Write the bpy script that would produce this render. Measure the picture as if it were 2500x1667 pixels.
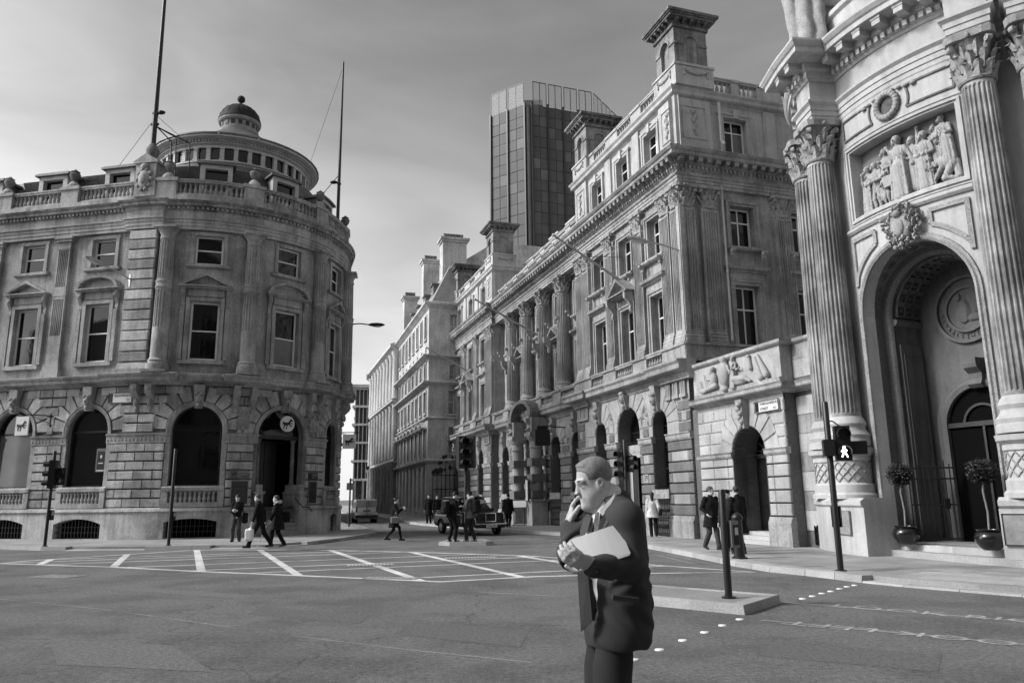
import bpy, math, random
import numpy as np
from mathutils import Vector, Matrix
random.seed(7)
PI = math.pi
for o in list(bpy.data.objects):
    bpy.data.objects.remove(o)
S = bpy.context.scene
COL = S.collection
R = math.radians

# ------------------------------------------------------------------ camera, sky, sun, exposure
FPX = 1850.0
ROLL, PITCH, CAMH = math.atan(.012), math.atan(381 / 1850), 1.65
fw = Vector((0, math.cos(PITCH), math.sin(PITCH)))
up0 = Vector((0, -math.sin(PITCH), math.cos(PITCH)))
r0 = Vector((1, 0, 0))
CR = r0 * math.cos(ROLL) - up0 * math.sin(ROLL)
CU = r0 * math.sin(ROLL) + up0 * math.cos(ROLL)
cd = bpy.data.cameras.new('camera')
cam = bpy.data.objects.new('camera', cd)
COL.objects.link(cam)
m3 = Matrix((CR, CU, -fw)).transposed()
cam.matrix_world = Matrix.Translation((0, 0, CAMH)) @ m3.to_4x4()
cd.sensor_width = 36
cd.lens = 36 * FPX / 2500
cd.clip_end = 3000
S.camera = cam

SUN_EL, SUN_AZ = R(38), R(-98)
w = bpy.data.worlds.new('World'); S.world = w; w.use_nodes = True
nt = w.node_tree; nt.nodes.clear()
sky = nt.nodes.new('ShaderNodeTexSky'); sky.sky_type = 'NISHITA'; sky.sun_disc = False
sky.sun_elevation = SUN_EL; sky.sun_rotation = SUN_AZ
sky.air_density = 1.0; sky.dust_density = 4.0; sky.ozone_density = 1.0
bw = nt.nodes.new('ShaderNodeRGBToBW')
tc = nt.nodes.new('ShaderNodeTexCoord')
mp = nt.nodes.new('ShaderNodeMapping'); mp.inputs['Scale'].default_value = (1.2, 1.6, 4.2); mp.inputs['Rotation'].default_value = (0, R(14), R(25))
nz = nt.nodes.new('ShaderNodeTexNoise'); nz.inputs['Scale'].default_value = 1.7; nz.inputs['Detail'].default_value = 6; nz.inputs['Roughness'].default_value = .5
nz.inputs['Distortion'].default_value = .5
mr = nt.nodes.new('ShaderNodeMapRange'); mr.inputs['From Min'].default_value = .34; mr.inputs['From Max'].default_value = .7
mr.inputs['To Min'].default_value = 1.05; mr.inputs['To Max'].default_value = 1.6
mul = nt.nodes.new('ShaderNodeMath'); mul.operation = 'MULTIPLY'
bg = nt.nodes.new('ShaderNodeBackground'); bg.inputs['Strength'].default_value = .15
wo = nt.nodes.new('ShaderNodeOutputWorld')
L_ = nt.links.new
sx = nt.nodes.new('ShaderNodeSeparateXYZ'); cx = nt.nodes.new('ShaderNodeCombineXYZ')
mz = nt.nodes.new('ShaderNodeMath'); mz.operation = 'MAXIMUM'; mz.inputs[1].default_value = .13
L_(tc.outputs['Generated'], sx.inputs[0]); L_(sx.outputs[0], cx.inputs[0]); L_(sx.outputs[1], cx.inputs[1]); L_(sx.outputs[2], mz.inputs[0]); L_(mz.outputs[0], cx.inputs[2]); L_(cx.outputs[0], sky.inputs[0])
L_(sky.outputs[0], bw.inputs[0]); L_(tc.outputs['Generated'], mp.inputs[0]); L_(mp.outputs[0], nz.inputs[0])
L_(nz.outputs[0], mr.inputs[0]); L_(bw.outputs[0], mul.inputs[0]); L_(mr.outputs[0], mul.inputs[1])
hz = nt.nodes.new('ShaderNodeMapRange'); hz.interpolation_type = 'SMOOTHSTEP'; hz.inputs['From Min'].default_value = .05; hz.inputs['From Max'].default_value = .62; hz.inputs['To Min'].default_value = 1.42; hz.inputs['To Max'].default_value = .8
hm = nt.nodes.new('ShaderNodeMath'); hm.operation = 'MULTIPLY'       # haze whitens the sky evenly towards the horizon
L_(sx.outputs[2], hz.inputs[0]); L_(mul.outputs[0], hm.inputs[0]); L_(hz.outputs[0], hm.inputs[1])
L_(hm.outputs[0], bg.inputs[0]); L_(bg.outputs[0], wo.inputs[0])
sl = bpy.data.lights.new('sun', 'SUN'); sl.energy = 2.35; sl.angle = R(11); sl.color = (1, 1, 1)
so = bpy.data.objects.new('sun', sl); COL.objects.link(so)
sd = Vector((math.cos(SUN_EL) * math.sin(SUN_AZ), math.cos(SUN_EL) * math.cos(SUN_AZ), math.sin(SUN_EL)))
so.rotation_euler = sd.to_track_quat('Z', 'Y').to_euler()
so.location = (-40, 20, 60)
S.view_settings.view_transform = 'Standard'; S.view_settings.look = 'None'
S.view_settings.exposure = .26; S.view_settings.gamma = 1
S.render.engine = 'CYCLES'

def px_ray(x, y):
    return fw + CR * ((x - 1250) / FPX) - CU * ((y - 833.5) / FPX)
def ground(x, y, z=0.):                 # photo pixel -> point on the level z
    d = px_ray(x, y); t = (z - CAMH) / d.z
    return Vector((0, 0, CAMH)) + d * t
def at_y(x, y, Y):                      # photo pixel -> point at a distance Y known from what it touches
    d = px_ray(x, y)
    return Vector((0, 0, CAMH)) + d * (Y / d.y)

# ------------------------------------------------------------------ materials (greys: the photograph is black and white)
MATS = {}
def mat(name, col=.3, rough=.6, metal=0, spec=.5, n1=(0, 1), n2=(0, 10), bump=0, bscale=40, rnd=0, streak=0, blotch=0, emit=0, coat=0, stretch=None, crack=0):
    if name in MATS: return MATS[name]
    m = bpy.data.materials.new(name); m.use_nodes = True
    t = m.node_tree; N = t.nodes; L = t.links.new
    b = N['Principled BSDF']
    b.inputs['Base Color'].default_value = (col, col, col, 1)
    b.inputs['Roughness'].default_value = rough; b.inputs['Metallic'].default_value = metal
    b.inputs['Specular IOR Level'].default_value = spec
    if coat: b.inputs['Coat Weight'].default_value = coat; b.inputs['Coat Roughness'].default_value = .08
    if emit:
        b.inputs['Emission Color'].default_value = (1, 1, 1, 1); b.inputs['Emission Strength'].default_value = emit
    geo = N.new('ShaderNodeNewGeometry')
    fac = None
    def mulv(val, f):
        x = N.new('ShaderNodeMath'); x.operation = 'MULTIPLY'
        if val is None: x.inputs[0].default_value = col
        else: L(val, x.inputs[0])
        L(f, x.inputs[1]); return x.outputs[0]
    def rng(src, lo, hi, a=.3, c=.7):
        x = N.new('ShaderNodeMapRange'); x.inputs['From Min'].default_value = a; x.inputs['From Max'].default_value = c
        x.inputs['To Min'].default_value = lo; x.inputs['To Max'].default_value = hi; L(src, x.inputs[0]); return x.outputs[0]
    def noise(scale, det=4, vec=None, rough=.55):
        x = N.new('ShaderNodeTexNoise'); x.inputs['Scale'].default_value = scale; x.inputs['Detail'].default_value = det; x.inputs['Roughness'].default_value = rough
        L(vec or geo.outputs['Position'], x.inputs['Vector']); return x.outputs['Fac']
    v = None
    for a, s in (n1, n2):
        if a: v = mulv(v, rng(noise(s), 1 - a, 1 + a))
    if streak:
        q = N.new('ShaderNodeMapping'); q.inputs['Scale'].default_value = (2.6, 2.6, .22); L(geo.outputs['Position'], q.inputs[0])
        v = mulv(v, rng(noise(1.6, 5, q.outputs[0], .65), 1 - streak, 1.08, .36, .55))
    if blotch:
        v = mulv(v, rng(noise(.55, 6, None, .68), 1 - blotch, 1.06, .4, .56))
    if crack:
        vo = N.new('ShaderNodeTexVoronoi'); vo.feature = 'DISTANCE_TO_EDGE'; vo.inputs['Scale'].default_value = .16
        q = N.new('ShaderNodeVectorMath'); q.operation = 'ADD'; nn = N.new('ShaderNodeTexNoise'); nn.inputs['Scale'].default_value = 1.2
        L(geo.outputs['Position'], nn.inputs['Vector']); L(geo.outputs['Position'], q.inputs[0]); L(nn.outputs['Color'], q.inputs[1]); L(q.outputs[0], vo.inputs['Vector'])
        v = mulv(v, rng(vo.outputs['Distance'], 1 - crack, 1, .0, .004))
    if rnd:
        oi = N.new('ShaderNodeObjectInfo'); v = mulv(v, rng(oi.outputs['Random'], 1 - rnd, 1 + rnd, 0, 1))
    if v is not None:
        cc = N.new('ShaderNodeCombineColor')
        for i in range(3): L(v, cc.inputs[i])
        L(cc.outputs[0], b.inputs['Base Color'])
    if bump:
        bp = N.new('ShaderNodeBump'); bp.inputs['Strength'].default_value = bump; bp.inputs['Distance'].default_value = .02
        L(noise(bscale, 5, None, .65), bp.inputs['Height']); L(bp.outputs[0], b.inputs['Normal'])
    MATS[name] = m
    return m
STONE = mat('portland_stone', .35, .85, 0, .25, (.2, .9), (.22, 14), .4, 45, 0, .28, .3)
BLOCK = mat('rusticated_stone', .36, .85, 0, .25, (.2, 1.1), (.22, 16), .5, 40, .3, .2, .28)
WHITE_STONE = mat('clean_stone', .41, .8, 0, .25, (.08, .8), (.06, 12), .2, 50, 0, .1, .12)
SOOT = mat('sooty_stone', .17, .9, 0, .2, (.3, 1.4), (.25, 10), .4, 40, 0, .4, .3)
CARVE = mat('carved_stone', .3, .85, 0, .25, (.25, 2.5), (.25, 24), .3, 60)
RSTONE = mat('bath_stone', .32, .85, 0, .25, (.18, .8), (.2, 14), .35, 50, 0, .28, .28)
RBLOCK = mat('granite_rustication', .40, .85, 0, .25, (.12, 1.2), (.25, 22), .5, 30, .34, .2, .2)
GRANITE = mat('speckled_granite', .30, .6, 0, .4, (.1, 1.), (.35, 40), .2, 60, .2)
SLATE = mat('roof_slate', .10, .6, 0, .4, (.25, 1.2), (.3, 12), .4, 20, .2)
LEAD = mat('roof_lead', .12, .5, .3, .4, (.25, 1.), (.2, 8), .2, 20)
PAINT = mat('white_paint', .72, .45, 0, .4, (.06, 2.), (.05, 20))
GLASS = mat('window_glass', .006, .03, 0, .45, (.5, .9), (0, 1), .12, 1.4)
BLIND = mat('glass_over_blind', .14, .06, 0, .45, (.15, .9))
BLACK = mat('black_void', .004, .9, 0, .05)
IRON = mat('black_iron', .012, .4, 0, .4)
DARKW = mat('dark_wood', .022, .4, 0, .4, (.3, 2.), (.3, 12))
SIGNW = mat('sign_white', .62, .4, 0, .4)
INK = mat('sign_ink', .01, .5, 0, .3)
BRASS = mat('dull_brass', .16, .35, .8, .5, (.2, 6.))
ASPHALT = mat('asphalt', .15, .88, 0, .3, (.34, 17), (.5, 62), 1.0, 55, 0, 0, .26, 0, 0, None, .35)
PAVE = mat('paving_stone', .27, .85, 0, .25, (.12, .8), (.12, 25), .3, 40, .14, 0, .15)
KERB = mat('kerb_granite', .34, .8, 0, .3, (.12, 1.), (.2, 40), .3, 50, .16)
LINE = mat('road_paint', .6, .8, 0, .25, (.18, 2.), (.28, 40), .3, 80, 0, 0, .25)
WORN = mat('worn_road_paint', .26, .85, 0, .25, (.3, 1.5), (.35, 60), .3, 80, 0, 0, .3)

# ------------------------------------------------------------------ mesh and object helpers
class MB:
    def __init__(s): s.v = []; s.f = []
    def add(s, V, F):
        b = len(s.v); s.v.extend(tuple(p) for p in V); s.f.extend(tuple(i + b for i in f) for f in F); return s
    def hexa(s, p):
        return s.add(p, [(3, 2, 1, 0), (4, 5, 6, 7), (0, 1, 5, 4), (1, 2, 6, 5), (2, 3, 7, 6), (3, 0, 4, 7)])
    def box(s, x0, x1, y0, y1, z0, z1):
        return s.hexa([(x0, y0, z0), (x1, y0, z0), (x1, y1, z0), (x0, y1, z0), (x0, y0, z1), (x1, y0, z1), (x1, y1, z1), (x0, y1, z1)])
    def tube(s, p, q, r, r2=None, n=8):
        r2 = r if r2 is None else r2
        p, q = Vector(p), Vector(q); d = (q - p).normalized()
        a = d.orthogonal().normalized(); b = d.cross(a)
        V = []
        for c, rr in ((p, r), (q, r2)):
            for i in range(n):
                t = 2 * PI * i / n; V.append(c + (a * math.cos(t) + b * math.sin(t)) * rr)
        F = [(i, (i + 1) % n, n + (i + 1) % n, n + i) for i in range(n)] + [tuple(range(n))[::-1], tuple(range(n, 2 * n))]
        return s.add(V, F)
    def pipe(s, pts, r, n=7):
        for a, b in zip(pts[:-1], pts[1:]): s.tube(a, b, r, None, n)
        return s
    def lathe(s, c, prof, n=12, a0=0, a1=2 * PI, sx=1, sy=1, caps=True):
        full = abs(a1 - a0 - 2 * PI) < 1e-6
        k = n if full else n + 1
        V = [(c[0] + r * math.cos(a0 + (a1 - a0) * i / n) * sx, c[1] + r * math.sin(a0 + (a1 - a0) * i / n) * sy, c[2] + z) for r, z in prof for i in range(k)]
        F = []
        for j in range(len(prof) - 1):
            for i in range(n):
                i2 = (i + 1) % k
                F.append((j * k + i, j * k + i2, (j + 1) * k + i2, (j + 1) * k + i))
        if caps and full:
            if prof[0][0] > 1e-4: F.append(tuple(range(k))[::-1])
            if prof[-1][0] > 1e-4: F.append(tuple(range((len(prof) - 1) * k, len(prof) * k)))
        return s.add(V, F)
    def ball(s, c, r, nu=8, nv=6, rot=None):
        rx, ry, rz = (r, r, r) if not hasattr(r, '__len__') else r
        V = [Vector((0, 0, -rz))]
        for j in range(1, nv):
            t = -PI / 2 + PI * j / nv
            for i in range(nu):
                a = 2 * PI * i / nu
                V.append(Vector((rx * math.cos(t) * math.cos(a), ry * math.cos(t) * math.sin(a), rz * math.sin(t))))
        V.append(Vector((0, 0, rz)))
        if rot is not None: V = [rot @ p for p in V]
        c = Vector(c); V = [p + c for p in V]
        F = [(0, 1 + (i + 1) % nu, 1 + i) for i in range(nu)]
        for j in range(nv - 2):
            for i in range(nu):
                F.append((1 + j * nu + i, 1 + j * nu + (i + 1) % nu, 1 + (j + 1) * nu + (i + 1) % nu, 1 + (j + 1) * nu + i))
        l = len(V) - 1; b = 1 + (nv - 2) * nu
        F += [(l, b + i, b + (i + 1) % nu) for i in range(nu)]
        return s.add(V, F)
    def prism(s, poly, vec):
        n = len(poly); v = Vector(vec)
        V = [Vector(p) for p in poly] + [Vector(p) + v for p in poly]
        F = [tuple(range(n))[::-1], tuple(range(n, 2 * n))] + [(i, (i + 1) % n, n + (i + 1) % n, n + i) for i in range(n)]
        return s.add(V, F)

W = {}
def mk_mesh(name, mb, m, smooth=False, ang=40):
    me = bpy.data.meshes.new(name)
    me.from_pydata(mb.v, [], mb.f)
    if m: me.materials.append(m)
    if smooth:
        me.polygons.foreach_set('use_smooth', [True] * len(me.polygons))
        if ang: me.set_sharp_from_angle(angle=R(ang))
    me.update()
    return me
def obj(name, mb, m, parent=None, smooth=False, ang=40):
    if not mb.v: return None
    A = np.array(mb.v, float)
    org = (A.min(0) + A.max(0)) / 2; org[2] = A[:, 2].min()
    me = bpy.data.meshes.new(name)
    me.from_pydata((A - org).tolist(), [], mb.f)
    if m: me.materials.append(m)
    if smooth:
        me.polygons.foreach_set('use_smooth', [True] * len(me.polygons))
        if ang: me.set_sharp_from_angle(angle=R(ang))
    me.update()
    o = bpy.data.objects.new(name, me); COL.objects.link(o)
    o.location = org if parent is None else Vector(org) - W[parent.name]
    o.parent = parent
    W[o.name] = Vector(org)
    return o
def inst(name, me, parent, pos, rz=0, sc=None, rot=None):
    o = bpy.data.objects.new(name, me); COL.objects.link(o); o.parent = parent
    o.location = Vector(pos) - (W[parent.name] if parent else Vector())
    o.rotation_euler = rot if rot else (0, 0, rz)
    if sc: o.scale = sc
    W[o.name] = Vector(pos)
    return o
def tag(o, label, cat, group=None):
    o['label'] = label; o['category'] = cat
    if group: o['group'] = group
    return o
def thing(name, label, cat, loc=(0, 0, 0), rz=0, group=None, local=False):
    o = bpy.data.objects.new(name, None); COL.objects.link(o); o.empty_display_size = .3
    o.location = loc; o.rotation_euler = (0, 0, rz)
    W[o.name] = Vector((0, 0, 0)) if local else Vector(loc)
    return tag(o, label, cat, group)
def struct(name, mb, m):
    o = obj(name, mb, m); o['kind'] = 'structure'; return o
def copy_tree(src, loc, rz=None, label=None):
    def rec(o, par):
        c = o.copy(); COL.objects.link(c); c.parent = par; W[c.name] = W.get(o.name, Vector())
        for ch in kids.get(o.name, []): rec(ch, c)
        return c
    kids = {}
    for o in bpy.data.objects:
        if o.parent: kids.setdefault(o.parent.name, []).append(o)
    c = rec(src, None); c.location = loc
    if rz is not None: c.rotation_euler = (0, 0, rz)
    if label: c['label'] = label
    return c

def text_mb(txt, size, fn, depth=.006, align='CENTER', cache={}):
    """flat lettering as thin solid letters; fn maps (x, y, out) to world"""
    key = (txt, align)
    if key not in cache:
        cu = bpy.data.curves.new('t', 'FONT'); cu.body = txt; cu.size = 1; cu.align_x = align; cu.align_y = 'CENTER'; cu.extrude = .5; cu.resolution_u = 2
        o = bpy.data.objects.new('t', cu); COL.objects.link(o)
        bpy.context.view_layer.update()
        dg = bpy.context.evaluated_depsgraph_get(); me = bpy.data.meshes.new_from_object(o.evaluated_get(dg))
        cache[key] = ([tuple(v.co) for v in me.vertices], [tuple(p.vertices) for p in me.polygons])
        bpy.data.objects.remove(o); bpy.data.curves.remove(cu); bpy.data.meshes.remove(me)
    V, F = cache[key]
    mb = MB(); mb.add([fn(x * size, y * size, (z + .5) * depth) for x, y, z in V], F)
    return mb

# ------------------------------------------------------------------ facades: everything is laid out along a path (u along, d outward, z up)
class Line:
    def __init__(s, p, t, n): s.p, s.t, s.n = Vector(p), Vector(t), Vector(n)
    def fr(s, u): return s.p + s.t * u, s.n
    def us(s, a, b): return [a, b]
    def P(s, u, d, z):
        q, n = s.fr(u); q = q + n * d; return Vector((q.x, q.y, z))
    def rz(s, u):
        q, n = s.fr(u); return math.atan2(n.x, -n.y)
class Arc(Line):
    """line up to u=0, arc about c, line again after ue"""
    def __init__(s, c, r, a0, a1, sgn=1, step=.22):
        s.c, s.r, s.a0, s.sgn, s.step = Vector(c), r, a0, sgn, step
        s.ue = abs(a1 - a0) * r; s.a1 = a1
    def fr(s, u):
        uc = min(max(u, 0), s.ue); a = s.a0 + s.sgn * uc / s.r
        n = Vector((math.cos(a), math.sin(a))); t = Vector((-n.y, n.x)) * s.sgn
        return s.c + n * s.r + t * (u - uc), n
    def us(s, a, b):
        out = [a]
        lo, hi = max(a, 0), min(b, s.ue)
        if hi > lo:
            if lo > a: out.append(lo)
            n = max(1, int(math.ceil((hi - lo) / s.step)))
            out += [lo + (hi - lo) * i / n for i in range(1, n + 1)]
            if hi < b: out.append(b)
        else: out.append(b)
        return out

def blk(mb, p, u0, u1, d0, d1, z0, z1, zt=None):
    """box in path coordinates; zt: optional (z at u0, z at u1) shift unused"""
    us = p.us(u0, u1); V = []; F = []
    for u in us:
        V += [p.P(u, d0, z0), p.P(u, d1, z0), p.P(u, d1, z1), p.P(u, d0, z1)]
    for i in range(len(us) - 1):
        a, b = 4 * i, 4 * i + 4
        for k in range(4): F.append((a + k, a + (k + 1) % 4, b + (k + 1) % 4, b + k))
    e = 4 * (len(us) - 1)
    F += [(0, 3, 2, 1), (e, e + 1, e + 2, e + 3)]
    return mb.add(V, F)
def plan(p, u0, u1, d=0, jogs=()):
    pts = []
    ev = sorted(jogs)
    cur = u0
    for a, b, dd in ev:
        if b <= u0 or a >= u1: continue
        a2, b2 = max(a, u0), min(b, u1)
        if a2 > cur: pts += [p.P(u, d, 0) for u in p.us(cur, a2)]
        elif not pts: pass
        pts += [p.P(u, d + dd, 0) for u in p.us(a2, b2)]
        cur = b2
    if cur < u1: pts += [p.P(u, d, 0) for u in p.us(cur, u1)]
    out = [pts[0]]
    for q in pts[1:]:
        if (q - out[-1]).length > 1e-4: out.append(q)
    return out
def mold(mb, pts, prof, n0):
    """sweep the profile [(d, z)] along the plan polyline; n0: outward direction at the first point"""
    pts = [Vector((q.x, q.y)) for q in pts]
    nn = []
    for a, b in zip(pts[:-1], pts[1:]):
        t = (b - a).normalized(); nn.append(Vector((t.y, -t.x)))
    if nn[0].dot(Vector((n0.x, n0.y))) < 0: nn = [-n for n in nn]
    off = []
    for i in range(len(pts)):
        if i == 0: off.append(nn[0])
        elif i == len(pts) - 1: off.append(nn[-1])
        else:
            s_ = nn[i - 1] + nn[i]; k = 1 + nn[i - 1].dot(nn[i])
            off.append(s_ / max(k, .25))
    V = []; F = []; m = len(prof)
    for q, o in zip(pts, off):
        for d, z in prof: V.append((q.x + o.x * d, q.y + o.y * d, z))
    for i in range(len(pts) - 1):
        for j in range(m - 1):
            F.append((i * m + j, i * m + j + 1, (i + 1) * m + j + 1, (i + 1) * m + j))
    F += [tuple(range(m)), tuple(range((len(pts) - 1) * m, len(pts) * m))[::-1]]
    return mb.add(V, F)
def moldp(mb, p, u0, u1, prof, d=0, jogs=()):
    return mold(mb, plan(p, u0, u1, d, jogs), prof, p.fr(u0)[1])

class Op:
    """opening: centre c, half width h, bottom b, crown t, kind 'r' rect, 'a' semicircular, 's' segmental with rise"""
    def __init__(s, c, h, b, t, kind='r', rise=.2): s.c, s.h, s.b, s.t, s.kind, s.rise = c, h, b, t, kind, rise
    def sp(s): return s.t - (s.h if s.kind == 'a' else s.rise if s.kind == 's' else 0)
    def top(s, u):
        x = min(1, abs(u - s.c) / s.h)
        if s.kind == 'a': return s.sp() + s.h * math.sqrt(max(0, 1 - x * x))
        if s.kind == 's': return s.sp() + s.rise * (1 - x * x)
        return s.t
    def us(s, n=14):
        if s.kind == 'r': return [s.c - s.h, s.c + s.h]
        return [s.c - s.h * math.cos(PI * i / n) for i in range(n + 1)]
    def outline(s, n=14):
        U = s.us(n)
        return [(s.c - s.h, s.b)] + [(u, s.top(u)) for u in U] + [(s.c + s.h, s.b)]
def wall(mb, p, u0, u1, z0, z1, d, ops=(), depth=.3):
    ks = set(round(x, 5) for x in p.us(u0, u1))
    for o in ops:
        for x in o.us(): ks.add(round(x, 5))
    ks = sorted(k for k in ks if u0 - 1e-6 <= k <= u1 + 1e-6)
    for a, b in zip(ks[:-1], ks[1:]):
        if b - a < 1e-5: continue
        mid = (a + b) / 2
        hit = sorted([o for o in ops if o.c - o.h < mid < o.c + o.h], key=lambda o: o.b)
        la = lb = z0
        for o in hit:
            if o.b > min(la, lb) + 1e-4:
                mb.add([p.P(a, d, la), p.P(b, d, lb), p.P(b, d, o.b), p.P(a, d, o.b)], [(0, 1, 2, 3)])
            la, lb = o.top(a), o.top(b)
        if la < z1 - 1e-4 or lb < z1 - 1e-4:
            mb.add([p.P(a, d, la), p.P(b, d, lb), p.P(b, d, z1), p.P(a, d, z1)], [(0, 1, 2, 3)])
    for o in ops:
        ol = o.outline()
        if p.us(u0, u1).__len__() > 2 and o.kind == 'r':      # follow the curve along sill and head
            uu = p.us(o.c - o.h, o.c + o.h)
            ol = [(o.c - o.h, o.b)] + [(u, o.t) for u in uu] + [(o.c + o.h, o.b)]
        n = len(ol)
        V = [p.P(u, d, z) for u, z in ol] + [p.P(u, d - depth, z) for u, z in ol]
        F = [(i, i + 1, n + i + 1, n + i) for i in range(n - 1)] + [(n - 1, 0, n, 2 * n - 1)]
        mb.add(V, F)
    return mb
def plate(mb, p, o, d, n=14):
    """flat pane that fills an opening"""
    ol = o.outline(n)
    return mb.add([p.P(u, d, z) for u, z in ol], [tuple(range(len(ol)))])
def arch_sweep(mb, p, o, prof, zb=None, n=18):
    """sweep [(radial offset, d)] round the opening (jambs and arch)"""
    zb = o.b if zb is None else zb
    st = [(-1, 0, zb)] if zb < o.sp() - 1e-3 else []
    sts = []
    if zb < o.sp() - 1e-3: sts.append((-1., 0., zb - o.sp()))
    sts += [(-math.cos(PI * i / n), math.sin(PI * i / n), 0) for i in range(n + 1)]
    if zb < o.sp() - 1e-3: sts.append((1., 0., zb - o.sp()))
    V = []; m = len(prof)
    for cx, cz, dz in sts:
        for r_, d in prof: V.append(p.P(o.c + cx * (o.h + r_), d, o.sp() + cz * (o.h + r_) + dz))
    F = []
    for i in range(len(sts) - 1):
        for j in range(m - 1): F.append((i * m + j, i * m + j + 1, (i + 1) * m + j + 1, (i + 1) * m + j))
    F += [tuple(range(m)), tuple(range((len(sts) - 1) * m, len(sts) * m))[::-1]]
    return mb.add(V, F)

BLK = {}
def block_mesh(w, h, t, ch, m):
    k = (round(w, 2), round(h, 2), round(t, 3), round(ch, 3), m.name)
    if k not in BLK:
        w, h = k[0] / 2, k[1] / 2; mb = MB(); c = ch
        V = [(-w, 0, -h), (w, 0, -h), (w, 0, h), (-w, 0, h), (-w, -(t - c), -h), (w, -(t - c), -h), (w, -(t - c), h), (-w, -(t - c), h),
             (-w + c, -t, -h + c), (w - c, -t, -h + c), (w - c, -t, h - c), (-w + c, -t, h - c)]
        F = [(8, 9, 10, 11)]
        for i in range(4):
            j = (i + 1) % 4; F += [(i, j, 4 + j, 4 + i), (4 + i, 4 + j, 8 + j, 8 + i)]
        mb.add(V, F); BLK[k] = mk_mesh('stone_block', mb, m)
    return BLK[k]
def put_block(name, p, parent, u0, u1, z0, z1, d, t, ch, m):
    uc = (u0 + u1) / 2
    return inst(name, block_mesh(u1 - u0, z1 - z0, t, ch, m), parent, p.P(uc, d, (z0 + z1) / 2), p.rz(uc))
def rusticate(p, parent, u0, u1, zs, ops, d, t, m, ro=.7, mg=.02, L=.75, gz=.05, gu=.02, ch=.02):
    """courses of separate blocks; ops carry exclusion half widths"""
    cnt = 0
    for k, (z0, z1) in enumerate(zip(zs[:-1], zs[1:])):
        zm = (z0 + z1) / 2; iv = [(u0, u1)]
        for o in ops:
            if z1 <= o.b + .01: continue
            if o.kind == 'a' and zm > o.sp():
                rr = o.h + ro
                if z0 - o.sp() >= rr: continue
                hw = math.sqrt(max(0, rr * rr - max(0, (z0 + (z1 - z0) * .3 - o.sp())) ** 2)) + mg
            else:
                if zm > o.t: continue
                hw = o.h + mg
            nv = []
            for a, b in iv:
                if o.c + hw <= a or o.c - hw >= b: nv.append((a, b)); continue
                if o.c - hw > a: nv.append((a, o.c - hw))
                if o.c + hw < b: nv.append((o.c + hw, b))
            iv = nv
        for a, b in iv:
            ln = b - a
            if ln < .1: continue
            n = max(1, int(round(ln / L)))
            if n == 1 and ln > .75 and k % 2: n = 2
            if n >= 2 and k % 2 == 0 and n < 3: cuts = [a, a + ln * .5, b] if ln > 1.3 else [a, b]
            else:
                cuts = [a + ln * i / n for i in range(n + 1)]
                if k % 2 and n > 2: cuts = [a] + [a + ln * (i + .5) / n for i in range(n)] + [b]
            for x, y in zip(cuts[:-1], cuts[1:]):
                put_block('stone_block', p, parent, x + gu / 2, y - gu / 2, z0 + gz / 2, z1 - gz / 2, d, t, ch, m); cnt += 1
    return cnt
def voussoirs(p, parent, o, ri, ro, n, d, t, m, skip=(), gap=.012, topz=None, a0=0.):
    for i in range(n):
        if i in skip: continue
        A, B = a0 + (PI - 2 * a0) * i / n + gap, a0 + (PI - 2 * a0) * (i + 1) / n - gap
        def q(r_, a, dd):
            z = o.sp() + (o.h + r_) * math.sin(a); u = o.c + (o.h + r_) * math.cos(a)
            if topz and z > topz:
                k = (topz - o.sp()) / (z - o.sp()); z = topz; u = o.c + (u - o.c) * k
            return p.P(u, dd, z)
        mb = MB(); c = .02
        mb.hexa([q(ri, A, d), q(ro, A, d), q(ro, B, d), q(ri, B, d), q(ri + c, A + gap, d + t), q(ro - c, A + gap, d + t), q(ro - c, B - gap, d + t), q(ri + c, B - gap, d + t)])
        obj('voussoir', mb, m, parent)

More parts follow.
